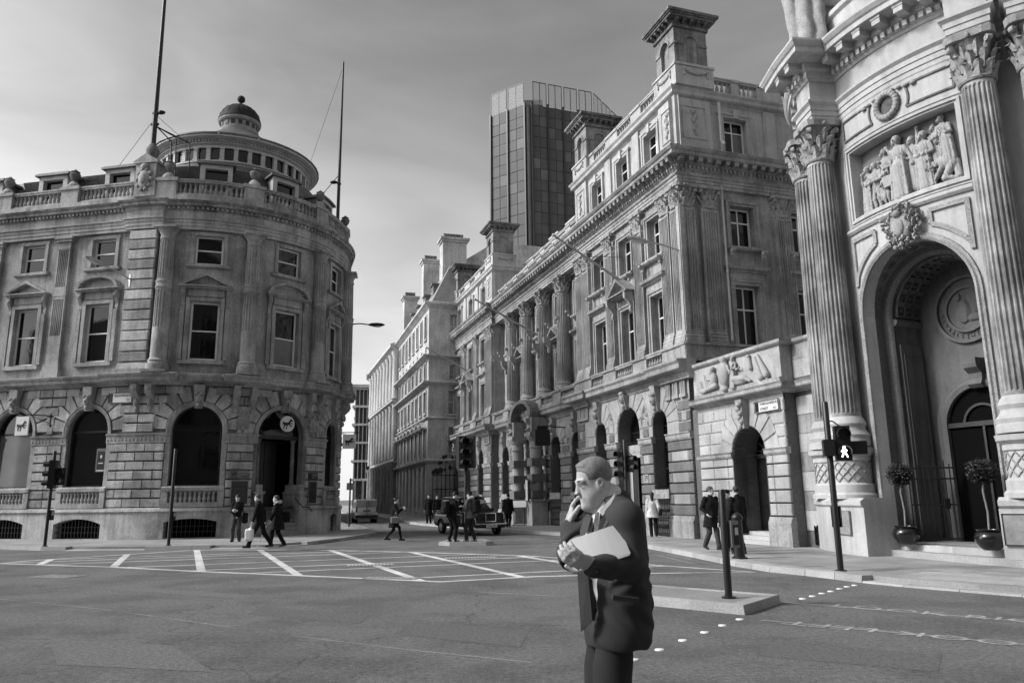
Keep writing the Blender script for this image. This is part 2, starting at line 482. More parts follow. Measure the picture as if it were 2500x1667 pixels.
def window(p, parent, o, d, cols=1, rows=(.5,), fw_=.07, bar=.05, fm=None, gm=None, name='window', th=.06):
    """frame with one pane object in every light; o an Op, d the depth of the frame's back"""
    fm = fm or PAINT; gm = gm or GLASS
    mb = MB()
    u0, u1, z0 = o.c - o.h, o.c + o.h, o.b; zt = o.sp() if o.kind != 'r' else o.t
    blk(mb, p, u0, u0 + fw_, d, d + th, z0, zt); blk(mb, p, u1 - fw_, u1, d, d + th, z0, zt)
    blk(mb, p, u0 + fw_, u1 - fw_, d, d + th, z0, z0 + fw_)
    if o.kind == 'r': blk(mb, p, u0 + fw_, u1 - fw_, d, d + th, zt - fw_, zt)
    else:
        U = o.us(12); V = []; F = []
        for u in U:
            k = 1 - fw_ / o.h; z = o.top(u); ui = o.c + (u - o.c) * k; zi = zt + (z - zt) * k
            V += [p.P(u, d, z), p.P(u, d + th, z), p.P(ui, d + th, zi), p.P(ui, d, zi)]
        for i in range(len(U) - 1):
            a, b = 4 * i, 4 * i + 4
            for k in range(4): F.append((a + k, a + (k + 1) % 4, b + (k + 1) % 4, b + k))
        mb.add(V, F)
    zz = [z0 + fw_] + [z0 + (zt - z0) * r_ for r_ in rows] + [zt - (fw_ if o.kind == 'r' else 0)]
    for z in zz[1:-1]: blk(mb, p, u0 + fw_, u1 - fw_, d, d + th * .9, z - bar / 2, z + bar / 2)
    if o.kind != 'r': blk(mb, p, u0 + fw_, u1 - fw_, d, d + th * .9, zt - bar / 2, zt + bar / 2)
    uu = [u0 + fw_ + (u1 - u0 - 2 * fw_) * i / cols for i in range(cols + 1)]
    for u in uu[1:-1]: blk(mb, p, u - bar / 2, u + bar / 2, d, d + th * .8, z0 + fw_, zt - (fw_ if o.kind == 'r' else 0))
    w_ = obj(name, mb, fm, parent)
    for a, b in zip(uu[:-1], uu[1:]):
        for k, (x, y) in enumerate(zip(zz[:-1], zz[1:])):
            g_ = MB(); blk(g_, p, a, b, d + .004, d + .016 + .006 * (k % 2), x, y); obj('pane', g_, BLIND if gm is GLASS and random.random() < .07 else gm, w_).rotation_euler = (random.uniform(-.012, .012), 0, random.uniform(-.006, .006))
    if o.kind != 'r':
        g_ = MB(); plate(g_, p, Op(o.c, o.h - .01, zt, o.t - .01, o.kind, o.rise), d + .012); obj('pane', g_, gm, w_)
    return w_

def lathe_mesh(name, prof, n, m, ang=50, sx=1, sy=1):
    mb = MB(); mb.lathe((0, 0, 0), prof, n, sx=sx, sy=sy); return mk_mesh(name, mb, m, True, ang)
def fluted_shaft(name, r0_, r1_, h, nf, m, fl=(.0, 1.), bands=()):
    """round fluted shaft; fl: fractions of the height that are fluted"""
    mb = MB(); k = nf * 4
    zs = [0, fl[0] * h + .001, fl[0] * h + .05, h * .35, h * .7, fl[1] * h - .05, fl[1] * h - .001, h]
    zs = sorted(set([z for z in zs if 0 <= z <= h]))
    V = []
    for z in zs:
        f = z / h; r_ = r0_ + (r1_ - r0_) * f ** 1.5
        cut = fl[0] * h + .03 < z < fl[1] * h - .03
        for i in range(k):
            a = 2 * PI * i / k; rr = r_ - (r_ * .12 if cut and i % 4 in (1, 2) else 0)
            aa = a + (0 if i % 4 in (0, 3) else (.012 if i % 4 == 2 else -.012)) * (1 if cut else 0)
            V.append((rr * math.cos(aa), rr * math.sin(aa), z))
    F = []
    for j in range(len(zs) - 1):
        for i in range(k): F.append((j * k + i, j * k + (i + 1) % k, (j + 1) * k + (i + 1) % k, (j + 1) * k + i))
    mb.add(V, F)
    return mk_mesh(name, mb, m)
def fluted_pilaster(name, w_, t, h, nf, m):
    """front towards -Y, foot at z=0"""
    xs = [(-w_ / 2, 0), (-w_ / 2, -t), (-w_ / 2 + .05, -t)]
    s_ = (w_ - .1) / nf
    for i in range(nf):
        x = -w_ / 2 + .05 + s_ * i
        xs += [(x + s_ * .12, -t), (x + s_ * .24, -t + .05), (x + s_ * .76, -t + .05), (x + s_ * .88, -t)]
    xs += [(w_ / 2 - .05, -t), (w_ / 2, -t), (w_ / 2, 0)]
    flat = [(x, -t if 0 < i < len(xs) - 1 else y) for i, (x, y) in enumerate(xs)]
    mb = MB(); n = len(xs)
    lv = [(0, flat), (.12, flat), (.15, xs), (h - .15, xs), (h - .12, flat), (h, flat)]
    for z, q in lv: mb.v += [(x, y, z) for x, y in q]
    for j in range(len(lv) - 1):
        for i in range(n - 1): mb.f.append((j * n + i, j * n + i + 1, (j + 1) * n + i + 1, (j + 1) * n + i))
    mb.f.append(tuple(range((len(lv) - 1) * n, len(lv) * n)))
    return mk_mesh(name, mb, m)
def corinthian(name, r_, h, m, nl=10):
    mb = MB()
    mb.lathe((0, 0, 0), [(r_, 0), (r_ * 1.07, .04 * h), (r_ * .96, .08 * h), (r_ * .9, .4 * h), (r_ * .98, .75 * h), (r_ * 1.2, .86 * h)], 16)
    def leaf(a, z0, z1, wd, out):
        V = []; F = []
        for k in range(6):
            f = k / 5; z = z0 + (z1 - z0) * (f if f < .85 else .85 - (f - .85) * .8)
            rr = r_ * (.97 + .06 * f) + out * f ** 1.8; hw = wd * (1 - .75 * f ** 3) / 2 * (1 + .25 * math.sin(k * 2.4))
            for s_, e in ((-1, -.02), (0, .035), (1, -.02)):
                aa = a + s_ * hw / r_; V.append(((rr + e) * math.cos(aa), (rr + e) * math.sin(aa), z))
        for k in range(5):
            for s_ in range(2): F.append((3 * k + s_, 3 * k + s_ + 1, 3 * k + s_ + 4, 3 * k + s_ + 3))
        mb.add(V, F)
    for i in range(nl):
        leaf(2 * PI * i / nl, .06 * h, .42 * h, r_ * .56, r_ * .36)
        leaf(2 * PI * (i + .5) / nl, .2 * h, .66 * h, r_ * .5, r_ * .46)
        leaf(2 * PI * i / nl, .45 * h, .84 * h, r_ * .3, r_ * .42)
    for i in range(4):
        a = PI / 4 + PI / 2 * i; c = Vector((math.cos(a), math.sin(a), 0)); t = Vector((-c.y, c.x, 0))
        q = c * r_ * 1.42 + Vector((0, 0, .76 * h))
        mb.tube(q - t * .06, q + t * .06, r_ * .2, None, 9); mb.tube(q - t * .075, q + t * .075, r_ * .08, None, 6)
        mb.pipe([c * r_ * 1.02 + Vector((0, 0, .45 * h)), c * r_ * 1.15 + Vector((0, 0, .68 * h)), q + Vector((0, 0, r_ * .14))], .045, 5)
        a2 = PI / 2 * i
        mb.ball((math.cos(a2) * r_ * 1.32, math.sin(a2) * r_ * 1.32, .9 * h), (r_ * .17,) * 3, 6, 4)
    V = []; nn = 24
    for z in (.86 * h, h):
        for i in range(nn):
            a = 2 * PI * i / nn; rr = r_ * (1.28 + .42 * abs(math.sin(2 * a)) ** 3) * (1 if z < h else 1.04)
            V.append((rr * math.cos(a), rr * math.sin(a), z))
    mb.add(V, [(i, (i + 1) % nn, nn + (i + 1) % nn, nn + i) for i in range(nn)] + [tuple(range(nn))[::-1], tuple(range(nn, 2 * nn))])
    return mk_mesh(name, mb, m)
def baluster_mesh(h, r_, m, n=8):
    return lathe_mesh('baluster', [(r_ * .95, 0), (r_ * .95, .08 * h), (r_ * .6, .12 * h), (r_, .3 * h), (r_ * .85, .42 * h), (r_ * .42, .68 * h), (r_ * .6, .86 * h), (r_ * .9, .9 * h), (r_ * .9, h)], n, m, 30)
def bracket(mb, p, uc, w_, z0, z1, dt, db=.06):
    h = z1 - z0
    prof = [(0, z0), (db, z0), (db * 1.5, z0 + .12 * h), (db * 1.1, z0 + .3 * h), (dt * .55, z0 + .5 * h), (dt * .95, z0 + .68 * h), (dt, z0 + .82 * h), (dt, z1), (0, z1)]
    n = len(prof); V = [p.P(uc - w_ / 2, d, z) for d, z in prof] + [p.P(uc + w_ / 2, d, z) for d, z in prof]
    mb.add(V, [tuple(range(n))[::-1], tuple(range(n, 2 * n))] + [(i, (i + 1) % n, n + (i + 1) % n, n + i) for i in range(n)])
    return mb
def lump(mb, p, u, d, z, ru, rd, rz_, nu=7, nv=5):
    a = p.rz(u); mb.ball(p.P(u, d, z), (ru, rd, rz_), nu, nv, Matrix.Rotation(a, 3, 'Z')); return mb
def pediment(p, parent, uc, w_, z0, h, dep, seg, m, name='pediment', d=0):
    mb = MB(); e = .13
    blk(mb, p, uc - w_ / 2 + .05, uc + w_ / 2 - .05, d, d + dep * .75, z0, z0 + e * .55)
    blk(mb, p, uc - w_ / 2, uc + w_ / 2, d, d + dep, z0 + e * .55, z0 + e)
    n = 14 if seg else 2
    pts = []
    for i in range(n + 1):
        f = i / n
        if seg: x = -1 + 2 * f; pts.append((uc + x * w_ / 2, z0 + e + h * (1 - x * x) ** .5 * 1.0))
        else: pts.append((uc + (-1 + 2 * f) * w_ / 2, z0 + e + h * (1 - abs(2 * f - 1))))
    V = []; F = []
    for u, z in pts:
        k = 1 - .16 / (w_ / 2); ui = uc + (u - uc) * (k if seg else .86); zi = z0 + e + max(0, (z - z0 - e) * (k if seg else 1) - (.02 if seg else e * 1.1)) 
        V += [p.P(u, d, z), p.P(u, d + dep, z), p.P(ui, d + dep * .95, zi), p.P(ui, d, zi)]
    for i in range(n):
        a, b = 4 * i, 4 * i + 4
        for k in range(4): F.append((a + k, a + (k + 1) % 4, b + (k + 1) % 4, b + k))
    mb.add(V, F)
    tri = [p.P(uc - w_ / 2 + .05, d + dep * .3, z0 + e)] + [p.P(uc + (u - uc) * .95, d + dep * .3, z0 + e + (z - z0 - e) * .95) for u, z in pts[1:-1]] + [p.P(uc + w_ / 2 - .05, d + dep * .3, z0 + e)]
    mb.add(tri, [tuple(range(len(tri)))])
    return obj(name, mb, m, parent)
def frame_rect(mb, p, uc, hw, z0, z1, wd, d0, d1, bottom=False, ears=0):
    blk(mb, p, uc - hw - wd, uc - hw, d0, d1, z0, z1); blk(mb, p, uc + hw, uc + hw + wd, d0, d1, z0, z1)
    blk(mb, p, uc - hw - wd - ears, uc + hw + wd + ears, d0, d1 + .01, z1, z1 + wd)
    if bottom: blk(mb, p, uc - hw - wd, uc + hw + wd, d0, d1 + .01, z0 - wd, z0)
    return mb
def balustrade(p, parent, u0, u1, z0, z1, d, m, sp=.2, base=.12, rail=.14, wd=.3, bm=None, coping=True, solid=0, name='balustrade'):
    """base and rail as one part, each baluster its child"""
    mb = MB()
    blk(mb, p, u0, u1, d - wd / 2, d + wd / 2, z0, z0 + base)
    blk(mb, p, u0, u1, d - wd / 2 - .02, d + wd / 2 + .02, z1 - rail, z1 - rail * .45); blk(mb, p, u0, u1, d - wd / 2 - .05, d + wd / 2 + .05, z1 - rail * .45, z1)
    o = obj(name, mb, m, parent)
    n = max(2, int((u1 - u0) / sp)); s_ = (u1 - u0) / n
    for i in range(n):
        u = u0 + s_ * (i + .5)
        inst('baluster', bm, o, p.P(u, d, z0 + base), p.rz(u))
    return o
# ------------------------------------------------------------------ soft bodies: smooth unions of capsules and ellipsoids turned into one continuous mesh
def _smin(a, b, k):
    h = np.clip(.5 + .5 * (b - a) / k, 0, 1)
    return b + (a - b) * h - k * h * (1 - h)
def C(a, b, ra, rb=None, k=.03): return ('c', np.array(a, float), np.array(b, float), ra, ra if rb is None else rb, k)
def E(c, r, k=.03, rot=None): return ('e', np.array(c, float), np.array(r if hasattr(r, '__len__') else (r,) * 3, float), rot, k)
def B(c, half, k=.02, rot=None, rr=.01): return ('b', np.array(c, float), np.array(half, float), rot, k, rr)
def N_(p): return ('-',) + p
def rotm(ax=0, ay=0, az=0): return np.array((Matrix.Rotation(az, 3, 'Z') @ Matrix.Rotation(ay, 3, 'Y') @ Matrix.Rotation(ax, 3, 'X')))
def _sd(p, X, Y, Z):
    if p[0] == 'c':
        _, a, b, ra, rb, k = p; ba = b - a; L2 = max(ba @ ba, 1e-9)
        t = np.clip(((X - a[0]) * ba[0] + (Y - a[1]) * ba[1] + (Z - a[2]) * ba[2]) / L2, 0, 1)
        dx = X - a[0] - t * ba[0]; dy = Y - a[1] - t * ba[1]; dz = Z - a[2] - t * ba[2]
        return np.sqrt(dx * dx + dy * dy + dz * dz) - (ra + (rb - ra) * t)
    c, r_, rot = p[1], p[2], p[3]
    x, y, z = X - c[0], Y - c[1], Z - c[2]
    if rot is not None: x, y, z = (rot[0, 0] * x + rot[1, 0] * y + rot[2, 0] * z, rot[0, 1] * x + rot[1, 1] * y + rot[2, 1] * z, rot[0, 2] * x + rot[1, 2] * y + rot[2, 2] * z)
    if p[0] == 'e':
        k0 = np.sqrt((x / r_[0]) ** 2 + (y / r_[1]) ** 2 + (z / r_[2]) ** 2); k1 = np.sqrt((x / r_[0] ** 2) ** 2 + (y / r_[1] ** 2) ** 2 + (z / r_[2] ** 2) ** 2) + 1e-9
        return k0 * (k0 - 1) / k1
    rr = p[5]; qx, qy, qz = np.abs(x) - r_[0] + rr, np.abs(y) - r_[1] + rr, np.abs(z) - r_[2] + rr
    return np.sqrt(np.maximum(qx, 0) ** 2 + np.maximum(qy, 0) ** 2 + np.maximum(qz, 0) ** 2) + np.minimum(np.maximum(qx, np.maximum(qy, qz)), 0) - rr
def _bb(p):
    if p[0] == 'c': r_ = max(p[3], p[4]); return np.minimum(p[1], p[2]) - r_, np.maximum(p[1], p[2]) + r_
    m = float(np.linalg.norm(p[2])) if p[3] is not None else p[2]
    return p[1] - m, p[1] + m
def sdf_mesh(prims, h, disp=None):
    pos = [p for p in prims if p[0] != '-']
    lo = np.min([_bb(p)[0] for p in pos], 0) - 3 * h - .03; hi = np.max([_bb(p)[1] for p in pos], 0) + 3 * h + .03
    n = np.ceil((hi - lo) / h).astype(int) + 1
    ax = [lo[i] + h * np.arange(n[i]) for i in range(3)]
    F = np.full(n, 1., np.float32)
    for p in prims:
        sub = p[0] == '-'; q = p[1:] if sub else p
        a, b = _bb(q); k = q[5] if q[0] == 'c' else q[4]
        i0 = np.maximum(((a - k - 2 * h - .02 - lo) / h).astype(int), 0); i1 = np.minimum(((b + k + 2 * h + .02 - lo) / h).astype(int) + 2, n)
        if np.any(i1 <= i0): continue
        sl_ = tuple(slice(i0[j], i1[j]) for j in range(3))
        X, Y, Z = np.meshgrid(*[ax[j][sl_[j]] for j in range(3)], indexing='ij', sparse=True)
        d = _sd(q, X, Y, Z)
        F[sl_] = -_smin(-F[sl_], d, k) if sub else _smin(F[sl_], d, k)
    if disp is not None:
        X, Y, Z = np.meshgrid(*ax, indexing='ij', sparse=True); F = F + disp(X, Y, Z)
    s_ = F < 0
    c = np.zeros(np.array(n) - 1, np.int8)
    for i in (0, 1):
        for j in (0, 1):
            for k in (0, 1): c += s_[i:n[0] - 1 + i, j:n[1] - 1 + j, k:n[2] - 1 + k]
    I, J, K = np.nonzero((c > 0) & (c < 8))
    acc = np.zeros((len(I), 3)); cnt = np.zeros(len(I))
    for axis in range(3):
        o1, o2 = [m for m in range(3) if m != axis]
        for u in (0, 1):
            for v in (0, 1):
                off = [0, 0, 0]; off[o1] = u; off[o2] = v; off2 = list(off); off2[axis] = 1
                fa = F[I + off[0], J + off[1], K + off[2]]; fb = F[I + off2[0], J + off2[1], K + off2[2]]
                m = (fa < 0) != (fb < 0); t = np.where(m, fa / np.where(m, fa - fb, 1), 0)
                P = np.stack([np.full(len(I), off[q], float) for q in range(3)], 1); P[:, axis] += t
                acc[m] += P[m]; cnt[m] += 1
    V = (acc / np.maximum(cnt, 1)[:, None] + np.stack([I, J, K], 1)) * h + lo
    idx = np.full(c.shape, -1, np.int64); idx[I, J, K] = np.arange(len(I))
    faces = []
    for axis in range(3):
        o1, o2 = [(1, 2), (2, 0), (0, 1)][axis]
        sl0 = [slice(None)] * 3; sl1 = [slice(None)] * 3; sl0[axis] = slice(0, -1); sl1[axis] = slice(1, None)
        a, b = s_[tuple(sl0)], s_[tuple(sl1)]
        for flip, mm in ((False, a & ~b), (True, ~a & b)):
            P = np.stack(np.nonzero(mm), 1)
            P = P[(P[:, o1] > 0) & (P[:, o2] > 0) & (P[:, o1] < n[o1] - 1) & (P[:, o2] < n[o2] - 1)]
            if not len(P): continue
            q = []
            for u, v in ((0, 0), (1, 0), (1, 1), (0, 1)):
                Q = P.copy(); Q[:, o1] -= 1 - u; Q[:, o2] -= 1 - v; q.append(idx[Q[:, 0], Q[:, 1], Q[:, 2]])
            q = np.stack(q, 1); q = q[(q >= 0).all(1)]
            faces.append(q[:, ::-1] if flip else q)
    Fq = np.concatenate(faces) if faces else np.zeros((0, 4), int)
    return V, Fq
def sdf_obj(name, prims, h, m, parent, disp=None, fn=None):
    V, F = sdf_mesh(prims, h, disp)
    if fn is not None: V = np.array([fn(*v) for v in V])
    mb = MB(); mb.v = V.tolist(); mb.f = F.tolist()
    return obj(name, mb, m, parent, True, 0)
# ------------------------------------------------------------------ road, pavements, markings
mb = MB(); mb.add([(-900, -300, 0), (900, -300, 0), (900, 2200, 0), (-900, 2200, 0)], [(0, 1, 2, 3)])
struct('road', mb, ASPHALT)
def sheet(pts, z0, z1):
    n = len(pts); m_ = MB()
    m_.add([(x, y, z1) for x, y in pts] + [(x, y, z0) for x, y in pts], [tuple(range(n))] + [(i, n + i, n + (i + 1) % n, (i + 1) % n) for i in range(n)])
    return m_
def g2(x, y, z=0): v = ground(x, y, z); return (v.x, v.y)
def kerb_line(parent, line, low=(), w_=.3, top=.13):
    """one granite stone after another along the polyline, on its pavement side (left of travel)"""
    acc = []
    for a, b in zip(line[:-1], line[1:]):
        a, b = Vector(a), Vector(b); ln = (b - a).length; n = max(1, int(round(ln / .92)))
        acc += [(a + (b - a) * (i / n), a + (b - a) * ((i + 1) / n)) for i in range(n)]
    for i, (a, b) in enumerate(acc):
        if i > 62: break
        t = (b - a).normalized(); n_ = Vector((-t.y, t.x)); mb = MB(); e = .006
        za = top if not any(x0 < a.x < x1 and y0 < a.y < y1 for x0, x1, y0, y1 in low) else .035
        a2, b2 = a + t * e, b - t * e
        q = lambda v, k, z: (v.x + n_.x * k, v.y + n_.y * k, z)
        mb.hexa([q(a2, 0, .0), q(b2, 0, .0), q(b2, w_, .0), q(a2, w_, .0), q(a2, .025, za), q(b2, .025, za), q(b2, w_, za), q(a2, w_, za)])
        obj('kerb_stone', mb, KERB, parent)
# left pavement
KL = [(-40, 34.8), (-24, 30.6), (-19.2, 29.2), (-16.9, 27.9), (-14.9, 27.55), (-13.0, 27.5), (-11.4, 27.6), (-10, 27.5), (-8.7, 27.6), (-7.75, 29.3), (-7.1, 31.7), (-6.65, 34.6), (-6.5, 36.4), (-6.62, 37.9), (-7.1, 39.6), (-7.9, 42.4), (-10.1, 49.4), (-14, 61.5), (-22, 86), (-40, 138)]
IN = .3
def inset(line, k):
    out = []
    for i in range(len(line)):
        a = Vector(line[max(0, i - 1)]); b = Vector(line[min(len(line) - 1, i + 1)]); t = (b - a).normalized(); n_ = Vector((-t.y, t.x))
        q = Vector(line[i]) + n_ * k; out.append((q.x, q.y))
    return out
pl_ = struct('pavement', sheet(inset(KL, IN - .01) + [(-80, 138), (-80, 34.8)], 0, .12), PAVE)
kerb_line(pl_, KL[1:17], [(-16.2, -13.2, 26, 29), (-11, -8.2, 26, 30)])
# right pavement (travelling away from the camera the pavement lies on the right, so the line runs towards the camera)
KR = [(-60, 212), (-36, 140), (-13.0, 71), (-7.0, 52.3), (-5.7, 48.8), (-.6, 38.6), (2.0, 34.0), (3.6, 28.5), (4.35, 24.7), (4.85, 21.4), (5.2, 18.6), (5.55, 17.2), (6.0, 16.35), (6.3, 15.6), (6.55, 14.95), (6.95, 14.2), (8.1, 12.7), (9.4, 11), (12.5, 7.0), (20, -4)]
pr_ = struct('pavement', sheet(inset(KR, IN - .01) + [(120, -4), (120, 212)], 0, .12), PAVE)
kerb_line(pr_, KR[3:19], [(6.4, 12, 7, 15.2)])
# slabs of tactile paving by the dropped kerb
tm = MB(); tm.box(-.195, .195, -.195, .195, 0, .012)
for i in range(5):
    for j in range(5): tm.lathe((-.156 + .078 * i, -.156 + .078 * j, .012), [(.022, 0), (.014, .008)], 6)
TACT = mat('tactile_slab', .33, .85, 0, .25, (.1, 1.), (.12, 30), .3, 50, .12)
tme = mk_mesh('tactile_slab', tm, TACT)
a_, b_ = Vector((6.9, 14.65)), Vector((9.3, 11.55)); t_ = (b_ - a_).normalized(); n_ = Vector((-t_.y, t_.x))
for i in range(9):
    for j in range(3):
        q = a_ + t_ * (.2 + .4 * i) + n_ * (.52 + .4 * j); inst('tactile_slab', tme, pr_, (q.x, q.y, .121), math.atan2(t_.y, t_.x))
# paving joints: rows of flags laid along each kerb are separate slabs near the camera
SLABM = {}
def flag(w_, h_):
    k = (round(w_, 2), round(h_, 2))
    if k not in SLABM:
        m_ = MB(); m_.box(-k[0] / 2, k[0] / 2, -k[1] / 2, k[1] / 2, 0, .006); SLABM[k] = mk_mesh('paving_slab', m_, PAVE)
    return SLABM[k]
def in_poly(x, y, poly):
    c = False; n = len(poly)
    for i in range(n):
        x1, y1 = poly[i]; x2, y2 = poly[(i + 1) % n]
        if (y1 > y) != (y2 > y) and x < (x2 - x1) * (y - y1) / (y2 - y1) + x1: c = not c
    return c
ang = math.atan2(-.949, .316)
RP = inset(KR, IN + .42) + [(120, -4), (120, 212)]
cnt = 0
for i in range(-6, 34):
    for j in range(0, 14):
        o_ = Vector((6.0, 19.0)) + Vector((.316, -.949)) * (i * .92 + (.46 if j % 2 else 0) - 9) + Vector((.949, .316)) * (j * .62 - .8)
        if not in_poly(o_.x, o_.y, RP) or o_.y < 11.5 or o_.y > 29.5: continue
        # the slabs stop at the building fronts
        dr = (o_ - Vector((15.25, 20.9))).length
        if dr < 7.0 or (o_ - Vector((6.61, 28.17))).dot(Vector((-.949, -.316))) < .4 and o_.y > 22.5: continue
        if (o_ - a_).dot(n_) < 1.95 and (o_ - a_).dot(n_) > .0 and -.3 < (o_ - a_).dot(t_) < 4.2: continue
        inst('paving_slab', flag(.905, .605), pr_, (o_.x, o_.y, .1195), ang); cnt += 1
# islands in the road
def island(name, label, pts, inner=True):
    t = thing(name, label, 'traffic island', (sum(p[0] for p in pts) / len(pts), sum(p[1] for p in pts) / len(pts), 0))
    c = Vector((sum(p[0] for p in pts) / len(pts), sum(p[1] for p in pts) / len(pts)))
    ins = []
    n = len(pts)
    for i in range(n):
        v = Vector(pts[i]); d = (c - v).normalized(); ins.append(v + d * .28)
    obj('paved_top', sheet([(v.x, v.y) for v in ins], 0, .118), mat('island_surface', .24, .85, 0, .25, (.1, 1.), (.2, 30), .3, 40), t)
    for i in range(n):
        a, b = Vector(pts[i]), Vector(pts[(i + 1) % n]); ai, bi = ins[i], ins[(i + 1) % n]
        m_ = max(1, int(round((b - a).length / .9)))
        for k in range(m_):
            p0, p1 = a.lerp(b, k / m_), a.lerp(b, (k + 1) / m_); q0, q1 = ai.lerp(bi, k / m_), ai.lerp(bi, (k + 1) / m_)
            e = (p1 - p0).normalized() * .004; mb = MB()
            dn = (c - (p0 + p1) / 2).normalized() * .02
            mb.hexa([(v.x, v.y, z) for z, L4 in ((0, (p0 + e, p1 - e, q1 - e, q0 + e)), (.13, (p0 + e + dn, p1 - e + dn, q1 - e, q0 + e))) for v in L4])
            obj('kerb_stone', mb, KERB, t)
    return t
island('traffic_island', 'kerbed refuge island with the plain black post, right of the man on the phone', [(1.35, 12.95), (3.22, 11.19), (4.12, 12.33), (2.3, 14.0)])
island('traffic_island', 'small rounded island under the two people with backpacks', [(-2.75, 28.3), (-2.3, 27.75), (-1.0, 27.7), (-.75, 28.3), (-1.1, 29.6), (-2.4, 29.7)])
# markings
road_marks = []
def strip(name, pts, w_, m, z=.004, parent=None):
    mb = MB(); pts = [Vector(p) for p in pts]; V = []; F = []
    for i, v in enumerate(pts):
        a = pts[max(0, i - 1)]; b = pts[min(len(pts) - 1, i + 1)]; t = (b - a).normalized(); n_ = Vector((-t.y, t.x)) * w_ / 2
        V += [(v.x + n_.x, v.y + n_.y, z), (v.x - n_.x, v.y - n_.y, z)]
        if i: F.append((2 * i - 2, 2 * i - 1, 2 * i + 1, 2 * i))
    mb.add(V, F); o = obj(name, mb, m, parent)
    if parent is None: o['kind'] = 'structure'
    return o
BOX = [(-14.6, 22.2), (-10.47, 20.51), (-7.52, 18.91), (-4.74, 17.6), (-1.5, 15.99), (.38, 16.78), (2.99, 17.2), (5.2, 17.2), (3.4, 19.2), (.51, 22.58), (-2.94, 24.67), (-5.83, 26.12), (-8.64, 26.85), (-11.14, 27.15), (-12.4, 25.52), (-14.3, 23.1)]
rd = bpy.data.objects['road']
strip('box_junction_border', BOX + [BOX[0]], .17, LINE, .0048, rd)
def clip(p, d, poly):
    ts = []
    for i in range(len(poly)):
        a, b = Vector(poly[i]), Vector(poly[(i + 1) % len(poly)]); e = b - a; den = d.x * e.y - d.y * e.x
        if abs(den) < 1e-6: continue
        w_ = a - p; t = (w_.x * e.y - w_.y * e.x) / den; s_ = (w_.x * d.y - w_.y * d.x) / den
        if 0 <= s_ < 1: ts.append(t)
    ts.sort(); return [(p + d * a, p + d * b) for a, b in zip(ts[::2], ts[1::2])]
for q in [(-13.13, 21.73), (-10.48, 20.54), (-7.53, 18.93), (-4.83, 17.64), (-1.99, 16.37), (.12, 16.81), (2.4, 17.4)]:
    for a, b in clip(Vector(q), Vector((-.39, .921)), BOX): strip('box_junction_line', [a, b], .2, LINE, .0044, rd)
for q in [(-5.7, 18.55), (-5.7, 19.98), (-6.2, 21.75), (-6.8, 23.8), (-7.5, 25.75), (-12.0, 23.2), (-1.0, 17.25)]:
    for a, b in clip(Vector(q), Vector((.94, .341)), BOX): strip('box_junction_line', [a, b], .12, LINE, .004, rd)
# worn seam across the foreground, give-way ticks and lane dashes beyond
strip('worn_line', [g2(707, 1551), g2(1000, 1586), g2(1300, 1617)], .035, WORN, .004, rd)
strip('worn_line', [g2(0, 1462), g2(260, 1488), g2(560, 1530)], .04, WORN, .0042, rd)
strip('worn_line', [g2(1000, 1436), g2(1300, 1452), g2(1380, 1456)], .05, WORN, .0041, rd)
for a, b in (((1592, 1352), (1700, 1377)), ((1600, 1346), (1760, 1382))): strip('edge_line', [g2(*a), g2(*b)], .07, WORN, .004, rd)
strip('edge_line', [g2(1190, 1312), g2(1380, 1318)], .1, WORN, .004, rd)
for x, y in ((1222, 1318), (1256, 1319), (1290, 1320), (1247, 1327), (1290, 1329), (1330, 1323), (1345, 1331), (1370, 1326), (1040, 1316), (1010, 1309), (985, 1302), (880, 1288), (908, 1290)):
    a = g2(x, y); strip('lane_dash', [(a[0] - .28, a[1]), (a[0] + .28, a[1])], .1, WORN, .004, rd)
for i in range(7):
    a = Vector((-5.9, 41)) + Vector((-.33, 1.0)) * (i * 4.2); strip('lane_dash', [a, a + Vector((-.5, 1.5))], .1, WORN, .004, rd)
# studs of the crossing
sm = MB(); sm.lathe((0, 0, 0), [(.055, 0), (.05, .012), (.02, .016)], 12)
STUD = mk_mesh('crossing_stud', sm, mat('stud_metal', .8, .45, 0, .5))
for x, y in [(.85, 7.78), (1.21, 8.29), (1.57, 8.79), (1.94, 9.32), (2.32, 9.83), (2.67, 10.32), (3.03, 10.79), (4.62, 12.78), (4.89, 13.07), (5.18, 13.41), (5.44, 13.67), (5.74, 14.02), (6.0, 14.32), (6.22, 14.51)]:
    inst('crossing_stud', STUD, rd, (x, y, .002), 0, (1, 1, 1))
def road_text(s_, p0, p1, flip, size):
    p0, p1 = Vector(p0), Vector(p1); c = (p0 + p1) / 2; t = (p1 - p0).normalized(); ln = (p1 - p0).length
    if flip: t = -t
    n_ = Vector((-t.y, t.x)); k = ln / (len(s_) * .62 * size)
    mb = text_mb(s_, size, lambda x, y, z: (c.x + t.x * x * k + n_.x * y, c.y + t.y * x * k + n_.y * y, .006 + z * .1))
    obj('road_lettering', mb, mat('faded_lettering', .36, .85, 0, .25, (.3, 3.), (.3, 50)), rd)
road_text('LOOK LEFT', (3.45, 10.62), (5.9, 8.62), True, .42)
road_text('LOOK RIGHT', (4.72, 12.05), (7.4, 9.75), False, .42)
strip('worn_line', [(3.3, 10.75), (6.6, 8.05)], .09, WORN, .0038, rd)
strip('worn_line', [(4.2, 12.45), (8.2, 9.05)], .09, WORN, .0038, rd)
